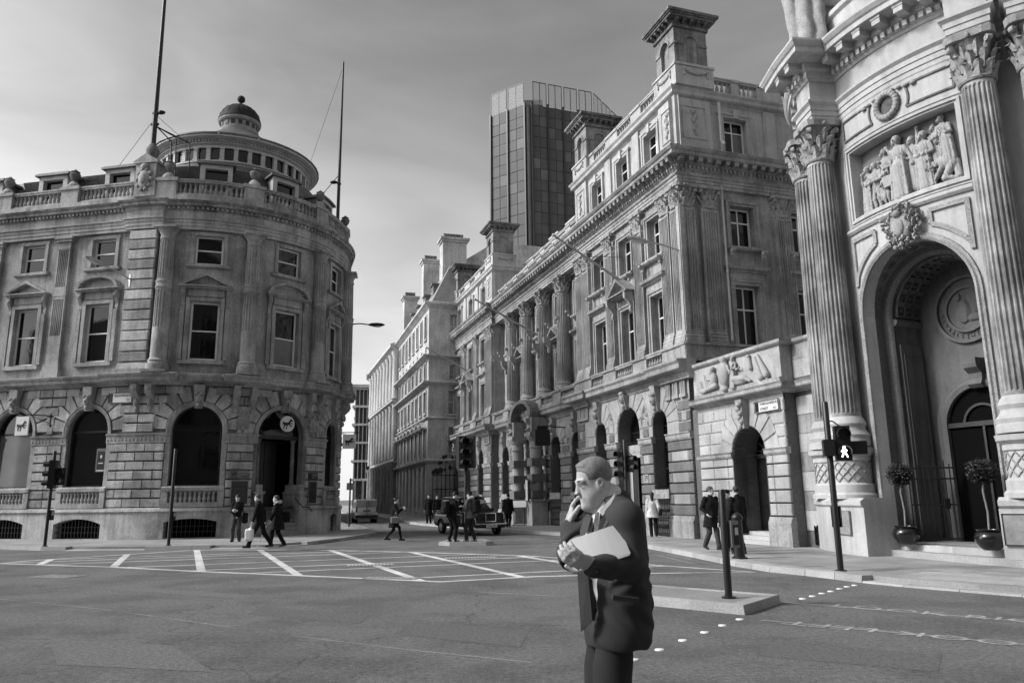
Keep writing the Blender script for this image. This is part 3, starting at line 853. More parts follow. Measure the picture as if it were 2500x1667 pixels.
# iron covers set in the road
def cover(label, c, rot, w_, h_):
    t = thing('manhole_cover', label, 'manhole cover', (c[0], c[1], 0), rot, local=True)
    m_ = MB(); m_.box(-w_ / 2, w_ / 2, -h_ / 2, h_ / 2, 0, .006); obj('plate', m_, mat('cover_iron', .2, .6, .2, .4, (.2, 3.), (.4, 30)), t)
    m_ = MB()
    for i in range(int(w_ / .09)): m_.box(-w_ / 2 + .03 + i * .09, -w_ / 2 + .075 + i * .09, -h_ / 2 + .04, h_ / 2 - .04, .006, .011)
    obj('tread_bars', m_, mat('cover_wear', .42, .6, .1, .4, (.3, 9.)), t)
cover('pale ribbed cover plate beside the near corner of the box junction', g2(958, 1411), R(-14), 1.25, .42)
cover('ribbed cover plate inside the box junction near the striped far edge', g2(905, 1379), R(12), 1.2, .5)
cover('dark ribbed cover plate in the road at the left, outside the box junction', g2(140, 1407), R(-18), 1.1, .7)
cover('ribbed cover plate inside the box junction below the small rounded island', g2(1150, 1361), R(5), 1.5, .6)

PATCH = mat('asphalt_patch', .13, .9, 0, .25, (.3, 20), (.45, 70), .8, 60); PATCH2 = mat('asphalt_patch_pale', .16, .9, 0, .25, (.3, 20), (.45, 70), .8, 60)
for q, m_ in (([(120, 1560), (420, 1575), (520, 1640), (140, 1622)], PATCH2), ([(640, 1480), (900, 1500), (880, 1522), (600, 1500)], PATCH), ([(1010, 1512), (1290, 1540), (1270, 1580), (960, 1548)], PATCH), ([(1880, 1560), (2300, 1600), (2290, 1640), (1840, 1600)], PATCH), ([(300, 1432), (620, 1452), (600, 1462), (270, 1440)], PATCH2)):
    mb = MB(); mb.add([(*g2(x, y), .003) for x, y in q], [(0, 1, 2, 3)]); obj('road_patch', mb, m_, rd)
LPT = mat('weathered_paint', .38, .6, 0, .3, (.15, 2.), (.1, 12.))
# ------------------------------------------------------------------ corner bank on the left: wall, round corner, roof
LP = Arc((-15.5, 39.0), 6.45, R(-101.6), R(18), 1)
UL0, UL1 = -13.5, LP.ue + 14
LB = thing('corner_bank', 'rounded corner bank with columns, balustrade, domed lantern and black horse sign', 'bank building', (-15.5, 39, .12))
BAYS = [-9.3, -5.55, -1.8, 3.15, 6.85, 10.42]
COLS = [1.42, 5.02, 8.62, 12.23]
PILS = [-7.6, -3.85]
ZB = .12
# plinth
gf = [Op(-9.2, 1.0, 2.3, 5.68, 'a'), Op(-5.5, 1.0, 2.3, 5.68, 'a'), Op(-1.7, 1.0, 2.3, 5.68, 'a'), Op(3.18, 1.03, 2.3, 5.72, 'a'), Op(10.45, .62, 2.3, 5.4, 'a')]
door = Op(6.93, 1.2, ZB, 5.72, 'a')
bw_ = [Op(-9.2, 1.12, .16, .98, 's', .22), Op(-5.45, 1.12, .16, .98, 's', .22), Op(-1.66, 1.14, .16, .98, 's', .22), Op(3.18, 1.02, .16, .95, 's', .14), Op(10.75, .42, .16, .98, 's', .1)]
mb = MB(); wall(mb, LP, UL0, UL1, ZB, 1.22, .2, bw_ + [Op(door.c, 1.25, ZB, 1.22)], .5)
blk(mb, LP, UL0, door.c - 1.25, 0, .2, 1.21, 1.22); blk(mb, LP, door.c + 1.25, UL1, 0, .2, 1.21, 1.22)
pl0 = obj('plinth', mb, mat('plinth_stone', .46, .85, 0, .25, (.2, .9), (.14, 12), .3, 40, 0, .3, .35), LB)
for a, b in ((UL0, door.c - 1.25), (door.c + 1.25, UL1)):
    mb = MB(); moldp(mb, LP, a, b, [(0, 1.22), (.24, 1.22), (.26, 1.27), (.2, 1.36), (.1, 1.42), (0, 1.42)]); obj('plinth_moulding', mb, STONE, LB)
for o in bw_:
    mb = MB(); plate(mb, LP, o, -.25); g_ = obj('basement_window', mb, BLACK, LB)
    mb = MB(); n = int(o.h * 2 / .16)
    for i in range(1, n):
        u = o.c - o.h + 2 * o.h * i / n; blk(mb, LP, u - .012, u + .012, .06, .085, o.b, o.top(u))
    for z in (.4, .62): blk(mb, LP, o.c - o.h, o.c + o.h, .05, .06, z, z + .03)
    obj('grille', mb, IRON, g_)
# ground floor wall with its rustication
mb = MB(); wall(mb, LP, UL0, UL1, 1.4, 6.62, 0, gf + [Op(door.c, door.h, 1.4, door.t, 'a')], .32)
GW = obj('ground_floor_wall', mb, mat('joint_stone', .2, .9, 0, .2, (.25, 1.), (.2, 12), .3, 30, 0, .3, .3), LB)
zs = [1.42 + .387 * i for i in range(8)]
zs2 = [4.56, 4.97, 5.38, 5.79, 6.2, 6.6]
ex = [Op(o.c, o.h + .2, 1.4, o.t, 'a') for o in gf] + [Op(door.c, door.h + .16, 1.4, door.t, 'a')]
exl = [Op(o.c, o.h + .2, 1.4, 5.72) for o in gf] + [Op(door.c, door.h + .16, 1.4, 5.72)]
nb = rusticate(LP, GW, -8.0, 13.6, zs, exl, 0, .095, BLOCK, L=.72, gz=.07, ch=.016)
nb += rusticate(LP, GW, -8.0, 13.6, zs2, [Op(o.c, o.h, 4.0, o.t, 'a') for o in gf] + [Op(door.c, door.h, 4.0, door.t, 'a')], 0, .11, BLOCK, ro=.72, L=.72, gz=.07)
# projecting pier strips carry the columns
for k, o in enumerate(gf + [door]):
    mb = MB()
    arch_sweep(mb, LP, o, [(0, -.02), (0, .05), (.05, .1), (.13, .1), (.15, .13), (.2, .13), (.2, 0)], 4.54)
    if o is not door: arch_sweep_dummy = blk(mb, LP, o.c - o.h - .2, o.c - o.h, 0, .06, 2.3, 4.13); blk(mb, LP, o.c + o.h, o.c + o.h + .2, 0, .06, 2.3, 4.13)
    obj('archivolt', mb, STONE, LB)
    voussoirs(LP, GW, o, .22, .95, 9, 0, .09, BLOCK, (4,), .014, 6.55)
    # carved keystone
    mb = MB(); z0, z1 = o.t - .12, 6.6
    w0, w1 = .15, .22
    mb.hexa([LP.P(o.c - w0, 0, z0), LP.P(o.c + w0, 0, z0), LP.P(o.c + w1, 0, z1), LP.P(o.c - w1, 0, z1), LP.P(o.c - w0, .22, z0), LP.P(o.c + w0, .22, z0), LP.P(o.c + w1, .34, z1), LP.P(o.c - w1, .34, z1)])
    lump(mb, LP, o.c, .3, z0 + .42, .13, .12, .19); lump(mb, LP, o.c, .41, z0 + .4, .03, .04, .05)
    lump(mb, LP, o.c - .1, .31, z0 + .62, .09, .1, .08); lump(mb, LP, o.c + .1, .31, z0 + .62, .09, .1, .08); lump(mb, LP, o.c, .26, z0 + .14, .1, .1, .1)
    obj('keystone_head', mb, CARVE, LB, True, 60)
# impost band with flutes, broken at the openings
br = sorted([(o.c - o.h - .0, o.c + o.h + .0) for o in gf + [door]])
cur = -8.0
for a, b in br + [(13.6, 14)]:
    if a > cur + .1:
        mb = MB(); moldp(mb, LP, max(cur, -8), a, [(0, 4.13), (.1, 4.13), (.1, 4.42), (.16, 4.46), (.18, 4.54), (0, 4.56)])
        ib = obj('impost_band', mb, STONE, LB)
        mb = MB(); n = int((a - cur) / .17)
        for i in range(n):
            u = cur + .08 + (a - cur - .1) * i / max(1, n); lump(mb, LP, u, .1, 4.27, .045, .03, .07, 6, 4)
        obj('impost_carving', mb, CARVE, ib)
    cur = b
# windows of the ground floor, balustrade panel below
bmL = baluster_mesh(.43, .075, STONE, 8)
for o in gf:
    window(LP, LB, o, -.24, 1, (.995,), .07, .06, DARKW)
    mb = MB(); moldp(mb, LP, o.c - o.h - .2, o.c + o.h + .2, [(-.3, 2.08), (.12, 2.08), (.17, 2.12), (.17, 2.24), (.05, 2.31), (-.3, 2.31)]); obj('window_sill', mb, STONE, LB)
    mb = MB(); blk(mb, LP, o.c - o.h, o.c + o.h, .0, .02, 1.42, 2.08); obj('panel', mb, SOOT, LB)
    mb = MB(); blk(mb, LP, o.c - o.h - .2, o.c + o.h + .2, .0, .16, 1.42, 1.62); blk(mb, LP, o.c - o.h - .2, o.c - o.h + .06, 0, .14, 1.62, 2.08); blk(mb, LP, o.c + o.h - .06, o.c + o.h + .2, 0, .14, 1.62, 2.08)
    bl = obj('balustrade_panel', mb, STONE, LB)
    n = int(o.h * 2 / .2)
    for i in range(n):
        u = o.c - o.h + .12 + (2 * o.h - .24) * (i + .5) / n; inst('baluster', bmL, bl, LP.P(u, .08, 1.62), LP.rz(u))
# poster behind the glass of the first window
mb = MB(); blk(mb, LP, -1.35, -.85, -.2, -.19, 2.95, 3.95); ps = obj('poster', mb, mat('poster_grey', .1, .5), LB)
mb = MB(); blk(mb, LP, -1.28, -.92, -.187, -.183, 3.05, 3.82); obj('poster_print', mb, INK, ps)
mb = MB(); blk(mb, LP, -1.28, -.92, -.187, -.182, 2.98, 3.03); lump(mb, LP, -1.1, -.187, 3.6, .06, .008, .09); blk(mb, LP, -1.22, -.98, -.187, -.182, 3.3, 3.34); obj('poster_print', mb, SIGNW, ps)
# door: steps, dark recess, columns, rail
mb = MB()
dr = Op(door.c, door.h, 1.38, door.t, 'a'); ol = dr.outline()
V = [LP.P(u, -.3, z) for u, z in ol] + [LP.P(u, -1.7, z) for u, z in ol]; n = len(ol)
mb.add(V, [(i, i + 1, n + i + 1, n + i) for i in range(n - 1)] + [tuple(range(n, 2 * n)), (n - 1, 0, n, 2 * n - 1)])
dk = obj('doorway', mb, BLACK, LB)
mb = MB(); blk(mb, LP, door.c - .85, door.c - .02, -1.5, -1.42, 1.4, 4.4); blk(mb, LP, door.c + .02, door.c + .85, -1.5, -1.42, 1.4, 4.4); obj('door_leaf', mb, DARKW, dk)
mb = MB(); blk(mb, LP, door.c - 1.2, door.c + 1.2, -.5, -.3, 4.4, 4.58); obj('transom', mb, DARKW, dk)
mb = MB(); plate(mb, LP, Op(door.c, 1.18, 4.58, 5.7, 'a'), -.42); obj('fanlight', mb, GLASS, dk)
for i in range(7):
    mb = MB(); a = 1.38 - i * .18; blk(mb, LP, door.c - .92, door.c + .92, -1.4, -.95 + i * .25, a - .18, a); obj('step', mb, mat('step_stone', .3, .85, 0, .25, (.2, 1.), (.15, 14), .3, 40, .1), dk)
for s_ in (-1, 1):
    mb = MB(); blk(mb, LP, door.c + s_ * 1.07 - .15, door.c + s_ * 1.07 + .15, -.9, .26, ZB, 1.95); blk(mb, LP, door.c + s_ * 1.06 - .2, door.c + s_ * 1.06 + .2, -.9, .32, 1.95, 2.05); blk(mb, LP, door.c + s_ * 1.07 - .13, door.c + s_ * 1.07 + .13, -.8, .2, 2.05, 2.35)
    obj('door_pedestal', mb, STONE, dk)
    mb = MB(); q = LP.P(door.c + s_ * .98, -.45, 2.35); mb.lathe(q, [(.13, 0), (.13, .08), (.1, .12), (.095, 1.9), (.13, 1.96), (.14, 2.1), (.17, 2.2)], 10); obj('door_column', mb, SOOT, dk, True)
mb = MB(); mb.pipe([LP.P(door.c + .75, .1, 1.75), LP.P(door.c + .8, .6, 1.35), LP.P(door.c + .82, .95, 1.35), LP.P(door.c + .9, 1.1, 1.15)], .025); obj('handrail', mb, IRON, dk)
# belt cornice with breaks under the columns
jog = [(c - .5, c + .5, .26) for c in COLS] + [(-.35, 1.05, .26)]
jog = [(-.35, 1.95, .26)] + [(c - .52, c + .52, .26) for c in COLS[1:]]
mb = MB(); moldp(mb, LP, UL0, UL1, [(-.3, 6.6), (.1, 6.6), (.14, 6.68), (.3, 6.74), (.42, 6.78), (.44, 6.9), (.5, 6.95), (.54, 7.04), (.2, 7.12), (-.3, 7.12)], 0, jog); obj('belt_cornice', mb, STONE, LB)
for c in [.62, 1.22] + [x for cc in COLS[1:] for x in (cc - .36, cc + .36)]:
    mb = MB(); bracket(mb, LP, c, .26, 5.55, 6.62, .5, .1); lump(mb, LP, c, .42, 6.42, .13, .12, .12); lump(mb, LP, c, .2, 5.85, .1, .1, .18); lump(mb, LP, c, .14, 5.55, .08, .08, .13)
    obj('carved_console', mb, CARVE, LB, True, 45)
for c in COLS[1:3]:
    mb = MB(); lump(mb, LP, c, .1, 5.1, .26, .1, .36, 10, 7); lump(mb, LP, c, .18, 5.12, .14, .1, .18, 9, 6)
    for a in range(8): lump(mb, LP, c + .26 * math.cos(a * PI / 4), .12, 5.1 + .38 * math.sin(a * PI / 4), .08, .08, .08)
    lump(mb, LP, c, .1, 4.68, .05, .06, .16); obj('cartouche', mb, CARVE, LB, True, 60)
# upper wall
upw = [Op(b, .61, 7.75, 10.37) for b in BAYS]; upu = [Op(b, .6, 12.12, 13.45) for b in BAYS]
mb = MB(); wall(mb, LP, UL0, UL1, 7.0, 13.8, 0, upw + upu, .26); obj('upper_wall', mb, STONE, LB)
# faint ashlar: separate facing courses between the bays (each a thin stone)
for o in upw: window(LP, LB, o, -.2, 1, (.5,), .08, .06)
for o in upu: window(LP, LB, o, -.2, 1, (.5,), .08, .06)
for k, b in enumerate(BAYS):
    mb = MB(); frame_rect(mb, LP, b, .62, 7.72, 10.39, .17, 0, .1)
    blk(mb, LP, b - .95, b + .95, 0, .16, 7.55, 7.72); blk(mb, LP, b - 1.02, b - .84, 0, .12, 7.75, 10.1); blk(mb, LP, b + .84, b + 1.02, 0, .12, 7.75, 10.1)
    blk(mb, LP, b - .74, b + .74, 0, .09, 10.6, 10.95)
    su = obj('window_surround', mb, STONE, LB)
    for s_ in (-1, 1):
        mb = MB(); bracket(mb, LP, b + s_ * .93, .16, 10.1, 10.95, .22, .05); lump(mb, LP, b + s_ * .93, .2, 10.75, .08, .06, .08); obj('window_console', mb, CARVE, su)
    pediment(LP, LB, b, 2.24, 10.95, .6 if k % 2 == 1 else .58, .34, k % 2 == 0, STONE)
    mb = MB(); frame_rect(mb, LP, b, .61, 12.12, 13.45, .16, 0, .07, False, .05); moldp(mb, LP, b - .9, b + .9, [(-.05, 11.94), (.1, 11.94), (.16, 11.98), (.16, 12.08), (0, 12.13)]); obj('window_surround', mb, STONE, LB)
# rusticated pier beside the round corner, and its twin at the far end of the curve
for a, b in ((-.28, .98), (13.0, 14.3)):
    mb = MB(); blk(mb, LP, a, b, 0, .2, 7.12, 13.66); pr = obj('corner_pier', mb, SOOT if 0 else STONE, LB)
    blk_z = [7.6 + .465 * i for i in range(14)]
    for z0, z1 in zip(blk_z[:-1], blk_z[1:]): put_block('stone_block', LP, pr, a - .03, b + .03, z0 + .03, z1 - .02, .2, .12, .03, BLOCK)
    mb = MB(); moldp(mb, LP, a - .06, b + .06, [(.18, 7.12), (.42, 7.12), (.42, 7.3), (.36, 7.45), (.3, 7.58), (.18, 7.6)]); obj('pier_base', mb, STONE, pr)
# engaged columns of the curve
sh1 = fluted_shaft('shaft', .335, .325, 2.0, 16, STONE, (.1, .96)); sh2 = fluted_shaft('shaft', .32, .29, 1.95, 16, STONE, (.03, .97))
drum1 = lathe_mesh('drum', [(.345, 0), (.34, 1.1), (.335, 1.16)], 24, STONE)
bandm = lathe_mesh('band', [(.345, 0), (.37, .03), (.37, .08), (.345, .1), (.345, .26), (.37, .28), (.37, .34), (.33, .36)], 24, STONE)
basem = lathe_mesh('column_base', [(.47, 0), (.47, .2), (.45, .21), (.46, .28), (.4, .34), (.4, .38), (.43, .43), (.38, .5), (.345, .54)], 24, STONE)
capm = lathe_mesh('capital', [(.29, 0), (.33, .02), (.33, .06), (.3, .08), (.3, .26), (.34, .3), (.34, .34), (.41, .44), (.46, .46), (.47, .58)], 24, STONE)
for c in COLS:
    q = LP.P(c, .2, 0); cr = LP.rz(c)
    c0 = inst('column_base', basem, LB, (q.x, q.y, 7.2), cr)
    inst('column_drum', drum1, LB, (q.x, q.y, 7.74), cr); inst('column_shaft', sh1, LB, (q.x, q.y, 8.88), cr)
    inst('column_band', bandm, LB, (q.x, q.y, 10.86), cr); inst('column_shaft', sh2, LB, (q.x, q.y, 11.2), cr); inst('column_capital', capm, LB, (q.x, q.y, 13.12), cr)
    mb = MB(); blk(mb, LP, c - .48, c + .48, 0, .72, 7.1, 7.22); obj('column_block', mb, STONE, LB)
    mb = MB(); blk(mb, LP, c - .46, c + .46, -.05, .68, 13.62, 13.72); obj('column_block', mb, STONE, LB)
# pilasters of the straight wall
pm1 = fluted_pilaster('pilaster_shaft', .66, .14, 1.95, 6, STONE); pm2 = fluted_pilaster('pilaster_shaft', .64, .14, 2.0, 6, STONE)
for c in PILS + [-11.3]:
    q = LP.P(c, 0, 0); cr = LP.rz(c)
    mb = MB(); blk(mb, LP, c - .35, c + .35, 0, .16, 10.86, 11.2); obj('pilaster_band', mb, STONE, LB)
    mb = MB(); blk(mb, LP, c - .33, c + .33, 0, .14, 7.7, 8.9); blk(mb, LP, c - .45, c + .45, 0, .24, 7.12, 7.45); blk(mb, LP, c - .4, c + .4, 0, .2, 7.45, 7.7); obj('pilaster_foot', mb, STONE, LB)
    mb = MB(); blk(mb, LP, c - .34, c + .34, 0, .16, 13.1, 13.2); blk(mb, LP, c - .33, c + .33, 0, .13, 13.2, 13.45); blk(mb, LP, c - .4, c + .4, 0, .2, 13.45, 13.58); blk(mb, LP, c - .46, c + .46, 0, .25, 13.58, 13.7)
    pp = obj('pilaster_capital', mb, STONE, LB)
    inst('pilaster_shaft', pm1, pp, (q.x, q.y, 8.9), cr); inst('pilaster_shaft', pm2, pp, (q.x, q.y, 11.18), cr)
# entablature
ej = [(-.32, 1.0, .16)]
mb = MB(); moldp(mb, LP, UL0, UL1, [(-.3, 13.68), (.2, 13.68), (.2, 13.82), (.23, 13.83), (.23, 13.98), (.26, 13.99), (.26, 14.1), (.32, 14.14), (.32, 14.18), (.2, 14.19), (.2, 14.55), (-.3, 14.55)], 0, ej); obj('architrave', mb, STONE, LB)
mb = MB(); moldp(mb, LP, UL0, UL1, [(-.3, 14.55), (.22, 14.55), (.25, 14.6), (.25, 14.72), (.4, 14.74), (.42, 14.76), (.42, 14.86), (.47, 14.9), (.52, 14.98), (.34, 15.05), (-.3, 15.08)], 0, ej); cn = obj('cornice', mb, mat('cornice_stone', .3, .88, 0, .2, (.3, 1.2), (.25, 12), .3, 40, 0, .45, .35), LB)
dm = MB(); dm.box(-.05, .05, -.09, 0, 0, .1); dme = mk_mesh('dentil', dm, STONE)
u = -8.0; k = 0
while u < 12.6:
    if k < 290: inst('dentil', dme, cn, LP.P(u, .25, 14.61), LP.rz(u)); k += 1
    u += .2
# parapet
PED = [(-7.55, .46), (-3.9, .46), (1.08, .48), (4.93, .44), (8.7, .42), (12.4, .42)]
bal = baluster_mesh(.52, .085, STONE, 8)
mb = MB(); moldp(mb, LP, UL0, UL1, [(-.5, 15.04), (.14, 15.04), (.14, 15.36), (-.5, 15.36)]); obj('parapet_base', mb, STONE, LB)
segs = [(-11, -8.01), (-7.09, -4.36), (-3.44, -.4), (1.56, 4.49), (5.37, 8.28), (9.12, 11.98)]
for a, b in segs: balustrade(LP, LB, a, b, 15.36, 16.14, -.08, STONE, .21, .1, .16, .26, bal)
urn = lathe_mesh('urn', [(.2, 0), (.2, .06), (.1, .12), (.08, .2), (.13, .24), (.24, .42), (.28, .58), (.26, .66), (.18, .7), (.2, .76), (.24, .78), (.12, .84), (.07, .92), (0, .96)], 14, SOOT)
for c, h in PED:
    mb = MB(); blk(mb, LP, c - h, c + h, -.28, .14, 15.36, 16.02); blk(mb, LP, c - h - .06, c + h + .06, -.34, .2, 16.02, 16.18)
    pd = obj('parapet_pedestal', mb, STONE, LB)
    mb = MB(); q = LP.P(c, -.08, 16.18); mb.lathe(q, [(.3, 0), (.28, .12), (.14, .3)], 12); obj('urn_foot', mb, STONE, pd)
    inst('urn', urn, pd, LP.P(c, -.08, 16.36), 0, (.86, .86, .82))
# crested pedestal over the pier
mb = MB(); blk(mb, LP, -.4, .62, -.45, .22, 15.3, 16.9); blk(mb, LP, -.48, .7, -.5, .3, 16.9, 17.0)
mb.add([LP.P(-.5, .3, 17), LP.P(.72, .3, 17), LP.P(.11, .3, 17.36), LP.P(-.5, -.5, 17), LP.P(.72, -.5, 17), LP.P(.11, -.5, 17.36)], [(0, 1, 2), (5, 4, 3), (0, 2, 5, 3), (1, 4, 5, 2)])
cp = obj('crest_pedestal', mb, STONE, LB)
mb = MB(); lump(mb, LP, .1, .26, 16.1, .3, .12, .46, 12, 8); lump(mb, LP, .1, .36, 16.1, .17, .08, .26, 10, 7)
for a in range(10): lump(mb, LP, .1 + .34 * math.cos(a * PI / 5), .26, 16.1 + .5 * math.sin(a * PI / 5), .1, .09, .1)
lump(mb, LP, .1, .28, 16.72, .2, .12, .16); obj('cartouche', mb, CARVE, cp, True, 60)
# slate roof and dormers
mb = MB(); us = LP.us(UL0, UL1); V = []
for u in us: V += [LP.P(u, -.7, 15.3), LP.P(u, -1.75, 17.55), LP.P(u, -2.0, 17.7), LP.P(u, -4.5, 18.2)]
mb.add(V, [(4 * i + k, 4 * i + k + 1, 4 * i + 5 + k, 4 * i + 4 + k) for i in range(len(us) - 1) for k in range(3)])
rf = obj('roof', mb, SLATE, LB)
k = 0
sm_ = MB(); sm_.box(-.2, .2, -.03, 0, 0, .26); sme = mk_mesh('roof_slate', sm_, SLATE)
tl = math.atan2(1.05, 2.25)
for r_ in range(9):
    z = 15.35 + .235 * r_; d = -.7 - (z - 15.3) * 1.05 / 2.25 + .012; u = -8.0 + (.2 if r_ % 2 else 0)
    while u < 8.5 and k < 298:
        if any(abs(u - b) < .2 for b in (-5.6, -1.9, 3.15, 6.85)) is False and (r_ > 2 or k < 400) and z > 15.9 and (z < 17.6):
            inst('roof_slate', sme, rf, LP.P(u, d, z), 0, None, Matrix.Rotation(LP.rz(u), 4, 'Z').to_euler()).rotation_euler = (-(-tl), 0, LP.rz(u)); k += 1
        u += .42
for b in [-9.3, -5.6, -1.9, 3.15, 6.85, 10.42]:
    mb = MB(); blk(mb, LP, b - .8, b + .8, -2.2, -.62, 15.6, 15.9)
    for a, c in ((b - .8, b - .56), (b + .56, b + .8)): blk(mb, LP, a, c, -.9, -.6, 15.9, 17.2)
    blk(mb, LP, b - .8, b + .8, -.9, -.6, 17.0, 17.2)
    dmr = obj('dormer', mb, LPT, LB)
    mb = MB(); blk(mb, LP, b - .78, b - .6, -2.4, -.9, 15.9, 17.2); blk(mb, LP, b + .6, b + .78, -2.4, -.9, 15.9, 17.2); obj('dormer_cheek', mb, LEAD, dmr)
    mb = MB(); blk(mb, LP, b - .95, b + .95, -2.6, -.45, 17.2, 17.3); blk(mb, LP, b - .88, b + .88, -2.6, -.52, 17.3, 17.36); obj('dormer_roof', mb, LEAD, dmr)
    mb = MB(); blk(mb, LP, b - .56, b + .56, -.86, -.84, 15.9, 17.0); obj('pane', mb, GLASS, dmr)
# round lantern over the banking hall
DC = (-15.15, 39.2); ZD = 18.15
rot = thing_rot = None
mb = MB(); mb.lathe((DC[0], DC[1], 0), [(4.6, 16.8), (4.35, 18.0), (4.0, 18.05)], 48, caps=False); dsk = obj('lantern_skirt', mb, SLATE, LB, True)
mb = MB(); mb.lathe((DC[0], DC[1], 0), [(3.82, 17.6), (3.82, 18.3), (3.9, 18.32), (3.9, 18.4), (3.82, 18.42), (3.6, 18.42), (3.6, 18.42)], 48, caps=False); mb.lathe((DC[0], DC[1], 0), [(3.6, 19.1), (3.82, 19.1), (3.82, 19.22), (3.9, 19.26), (3.98, 19.28), (3.98, 19.42), (4.2, 19.46), (4.35, 19.5), (4.35, 19.6)], 48, caps=False)
dw = obj('lantern_wall', mb, LPT, LB)
mb = MB(); mb.lathe((DC[0], DC[1], 0), [(4.42, 19.6), (4.42, 19.68), (3.5, 20.1), (2.2, 20.75), (1.1, 21.6)], 40, caps=False); obj('lantern_roof', mb, LEAD, LB, True)
nw = 36
wm = MB(); wm.box(-.1, .1, -.06, .1, 0, .7); wm.box(-.13, .13, -.1, 0, .62, .7); wm.box(-.13, .13, -.1, 0, 0, .06); wme = mk_mesh('lantern_post', wm, LPT)
gm_ = MB(); gm_.box(-.24, .24, 0, .02, 0, .7); gme = mk_mesh('pane', gm_, GLASS)
for i in range(nw):
    a = 2 * PI * i / nw
    if math.sin(a) > .55: continue
    inst('lantern_post', wme, dw, (DC[0] + 3.8 * math.cos(a), DC[1] + 3.8 * math.sin(a), 18.4), a + PI / 2)
    a += PI / nw; inst('pane', gme, dw, (DC[0] + 3.7 * math.cos(a), DC[1] + 3.7 * math.sin(a), 18.4), a + PI / 2)
    if k < 10: pass
dn2 = MB(); dn2.box(-.04, .04, -.1, 0, 0, .07); dn2e = mk_mesh('dentil', dn2, LPT)
for i in range(150):
    a = 2 * PI * i / 150
    if math.sin(a) < .45: inst('dentil', dn2e, dw, (DC[0] + 3.98 * math.cos(a), DC[1] + 3.98 * math.sin(a), 19.34), a + PI / 2)
ZC = 21.55
DOME = mat('dome_lead', .025, .7, 0, .15, (.3, 2.))
mb = MB(); mb.lathe((DC[0], DC[1], ZC), [(1.05, 0), (1.05, .3), (.98, .34), (.98, .62), (1.08, .66), (1.14, .74), (1.14, .84), (1.0, .86)], 28); cu = obj('cupola', mb, mat('cupola_stone', .22, .8, 0, .2, (.2, 3.)), LB, True, 30)
mb = MB(); mb.lathe((DC[0], DC[1], ZC + .86), [(1.16, 0)] + [(1.13 * math.cos(t * PI / 16), 1.05 * math.sin(t * PI / 16)) for t in range(1, 8)] + [(.12, 1.05), (.08, 1.1)], 28); obj('cupola_dome', mb, DOME, cu, True, 60)
for i in range(14):
    a = 2 * PI * i / 14; mb = MB(); mb.pipe([(DC[0] + 1.14 * math.cos(a) * math.cos(t), DC[1] + 1.14 * math.sin(a) * math.cos(t), ZC + .86 + 1.06 * math.sin(t)) for t in (0, .4, .8, 1.2, 1.5)], .018, 4)
    if math.sin(a) < .5: obj('dome_rib', mb, DOME, cu)
for i in range(16):
    a = 2 * PI * i / 16
    if math.sin(a) > .4: continue
    mb = MB(); t = Vector((-math.sin(a), math.cos(a), 0)); n_ = Vector((math.cos(a), math.sin(a), 0)); q = Vector((DC[0], DC[1], ZC + .38)) + n_ * .99
    mb.hexa([q - t * .1, q + t * .1, q + t * .1 + n_ * .02, q - t * .1 + n_ * .02, q - t * .1 + Vector((0, 0, .22)), q + t * .1 + Vector((0, 0, .22)), q + t * .1 + n_ * .02 + Vector((0, 0, .22)), q - t * .1 + n_ * .02 + Vector((0, 0, .22))]); obj('cupola_vent', mb, GLASS, cu)
mb = MB(); mb.lathe((DC[0], DC[1], ZC + 1.92), [(.1, 0), (.06, .1), (.05, .25)], 10); mb.ball((DC[0], DC[1], ZC + 2.32), .22, 12, 8); obj('finial', mb, DOME, cu, True)
# flag poles (things on the roof)
def roof_pole(label, b, top, r_, foot, arms):
    t = thing('flag_pole', label, 'flagpole', b, group=None)
    mb = MB(); mb.tube(b, top, r_, r_ * .55, 10); obj('pole', mb, IRON, t, True)
    if foot: 
        mb = MB(); mb.lathe(b, [(.3, -.3), (.2, -.1), (.12, .05), (.26, .3), (.3, .5), (.2, .7), (.1, .85)], 12); obj('pole_urn', mb, SOOT, t, True)
    for z, s_ in arms:
        v = Vector(b).lerp(Vector(top), (z - b[2]) / (top[2] - b[2])); mb = MB(); mb.box(v.x - .1, v.x + .1, v.y - .1, v.y + .1, z, z + .1); mb.tube((v.x, v.y, z + .05), (v.x + s_ * .35, v.y, z + .12), .05, .04, 6); mb.ball((v.x + s_ * .42, v.y, z + .13), (.22, .12, .1), 8, 6); obj('floodlight', mb, IRON, t)
    return t
pb = LP.P(.11, -.15, 17.36)
f1 = roof_pole('tall tapering flagpole rising from the crested parapet pedestal', (pb.x, pb.y, 17.2), (pb.x - .1, pb.y, 27.5), .13, True, [(18.9, -.0), (19.5, .6)])
mb = MB(); mb.pipe([(pb.x, pb.y, 19.5), (pb.x + 2.0, pb.y + 1.5, 17.8)], .012, 4); mb.pipe([(pb.x, pb.y, 19.4), (pb.x - 2.2, pb.y + 1.3, 17.6)], .012, 4); obj('guy_wire', mb, IRON, f1)
for dx, dy in ((.5, .9), (.9, .5), (1.3, 1.1)):
    mb = MB(); mb.pipe([(pb.x + dx, pb.y + dy, 16.6), (pb.x + dx - .1, pb.y + dy, 18.6), (pb.x + .1, pb.y, 18.9)], .03, 5); obj('pole_stay', mb, IRON, f1)
pb2 = LP.P(12.45, -.5, 15.4)
f2 = roof_pole('slim flagpole at the street end of the rounded corner roof', (pb2.x, pb2.y, 15.4), (pb2.x - .0, pb2.y, 26.6), .1, False, [(19.0, -.7)])
mb = MB(); mb.pipe([(pb2.x, pb2.y, 26.3), (pb2.x - 2.2, pb2.y + 1, 19.9)], .01, 4); mb.pipe([(pb2.x, pb2.y, 19.6), (pb2.x - 1.6, pb2.y + .4, 17.8)], .02, 4); obj('guy_wire', mb, IRON, f2)
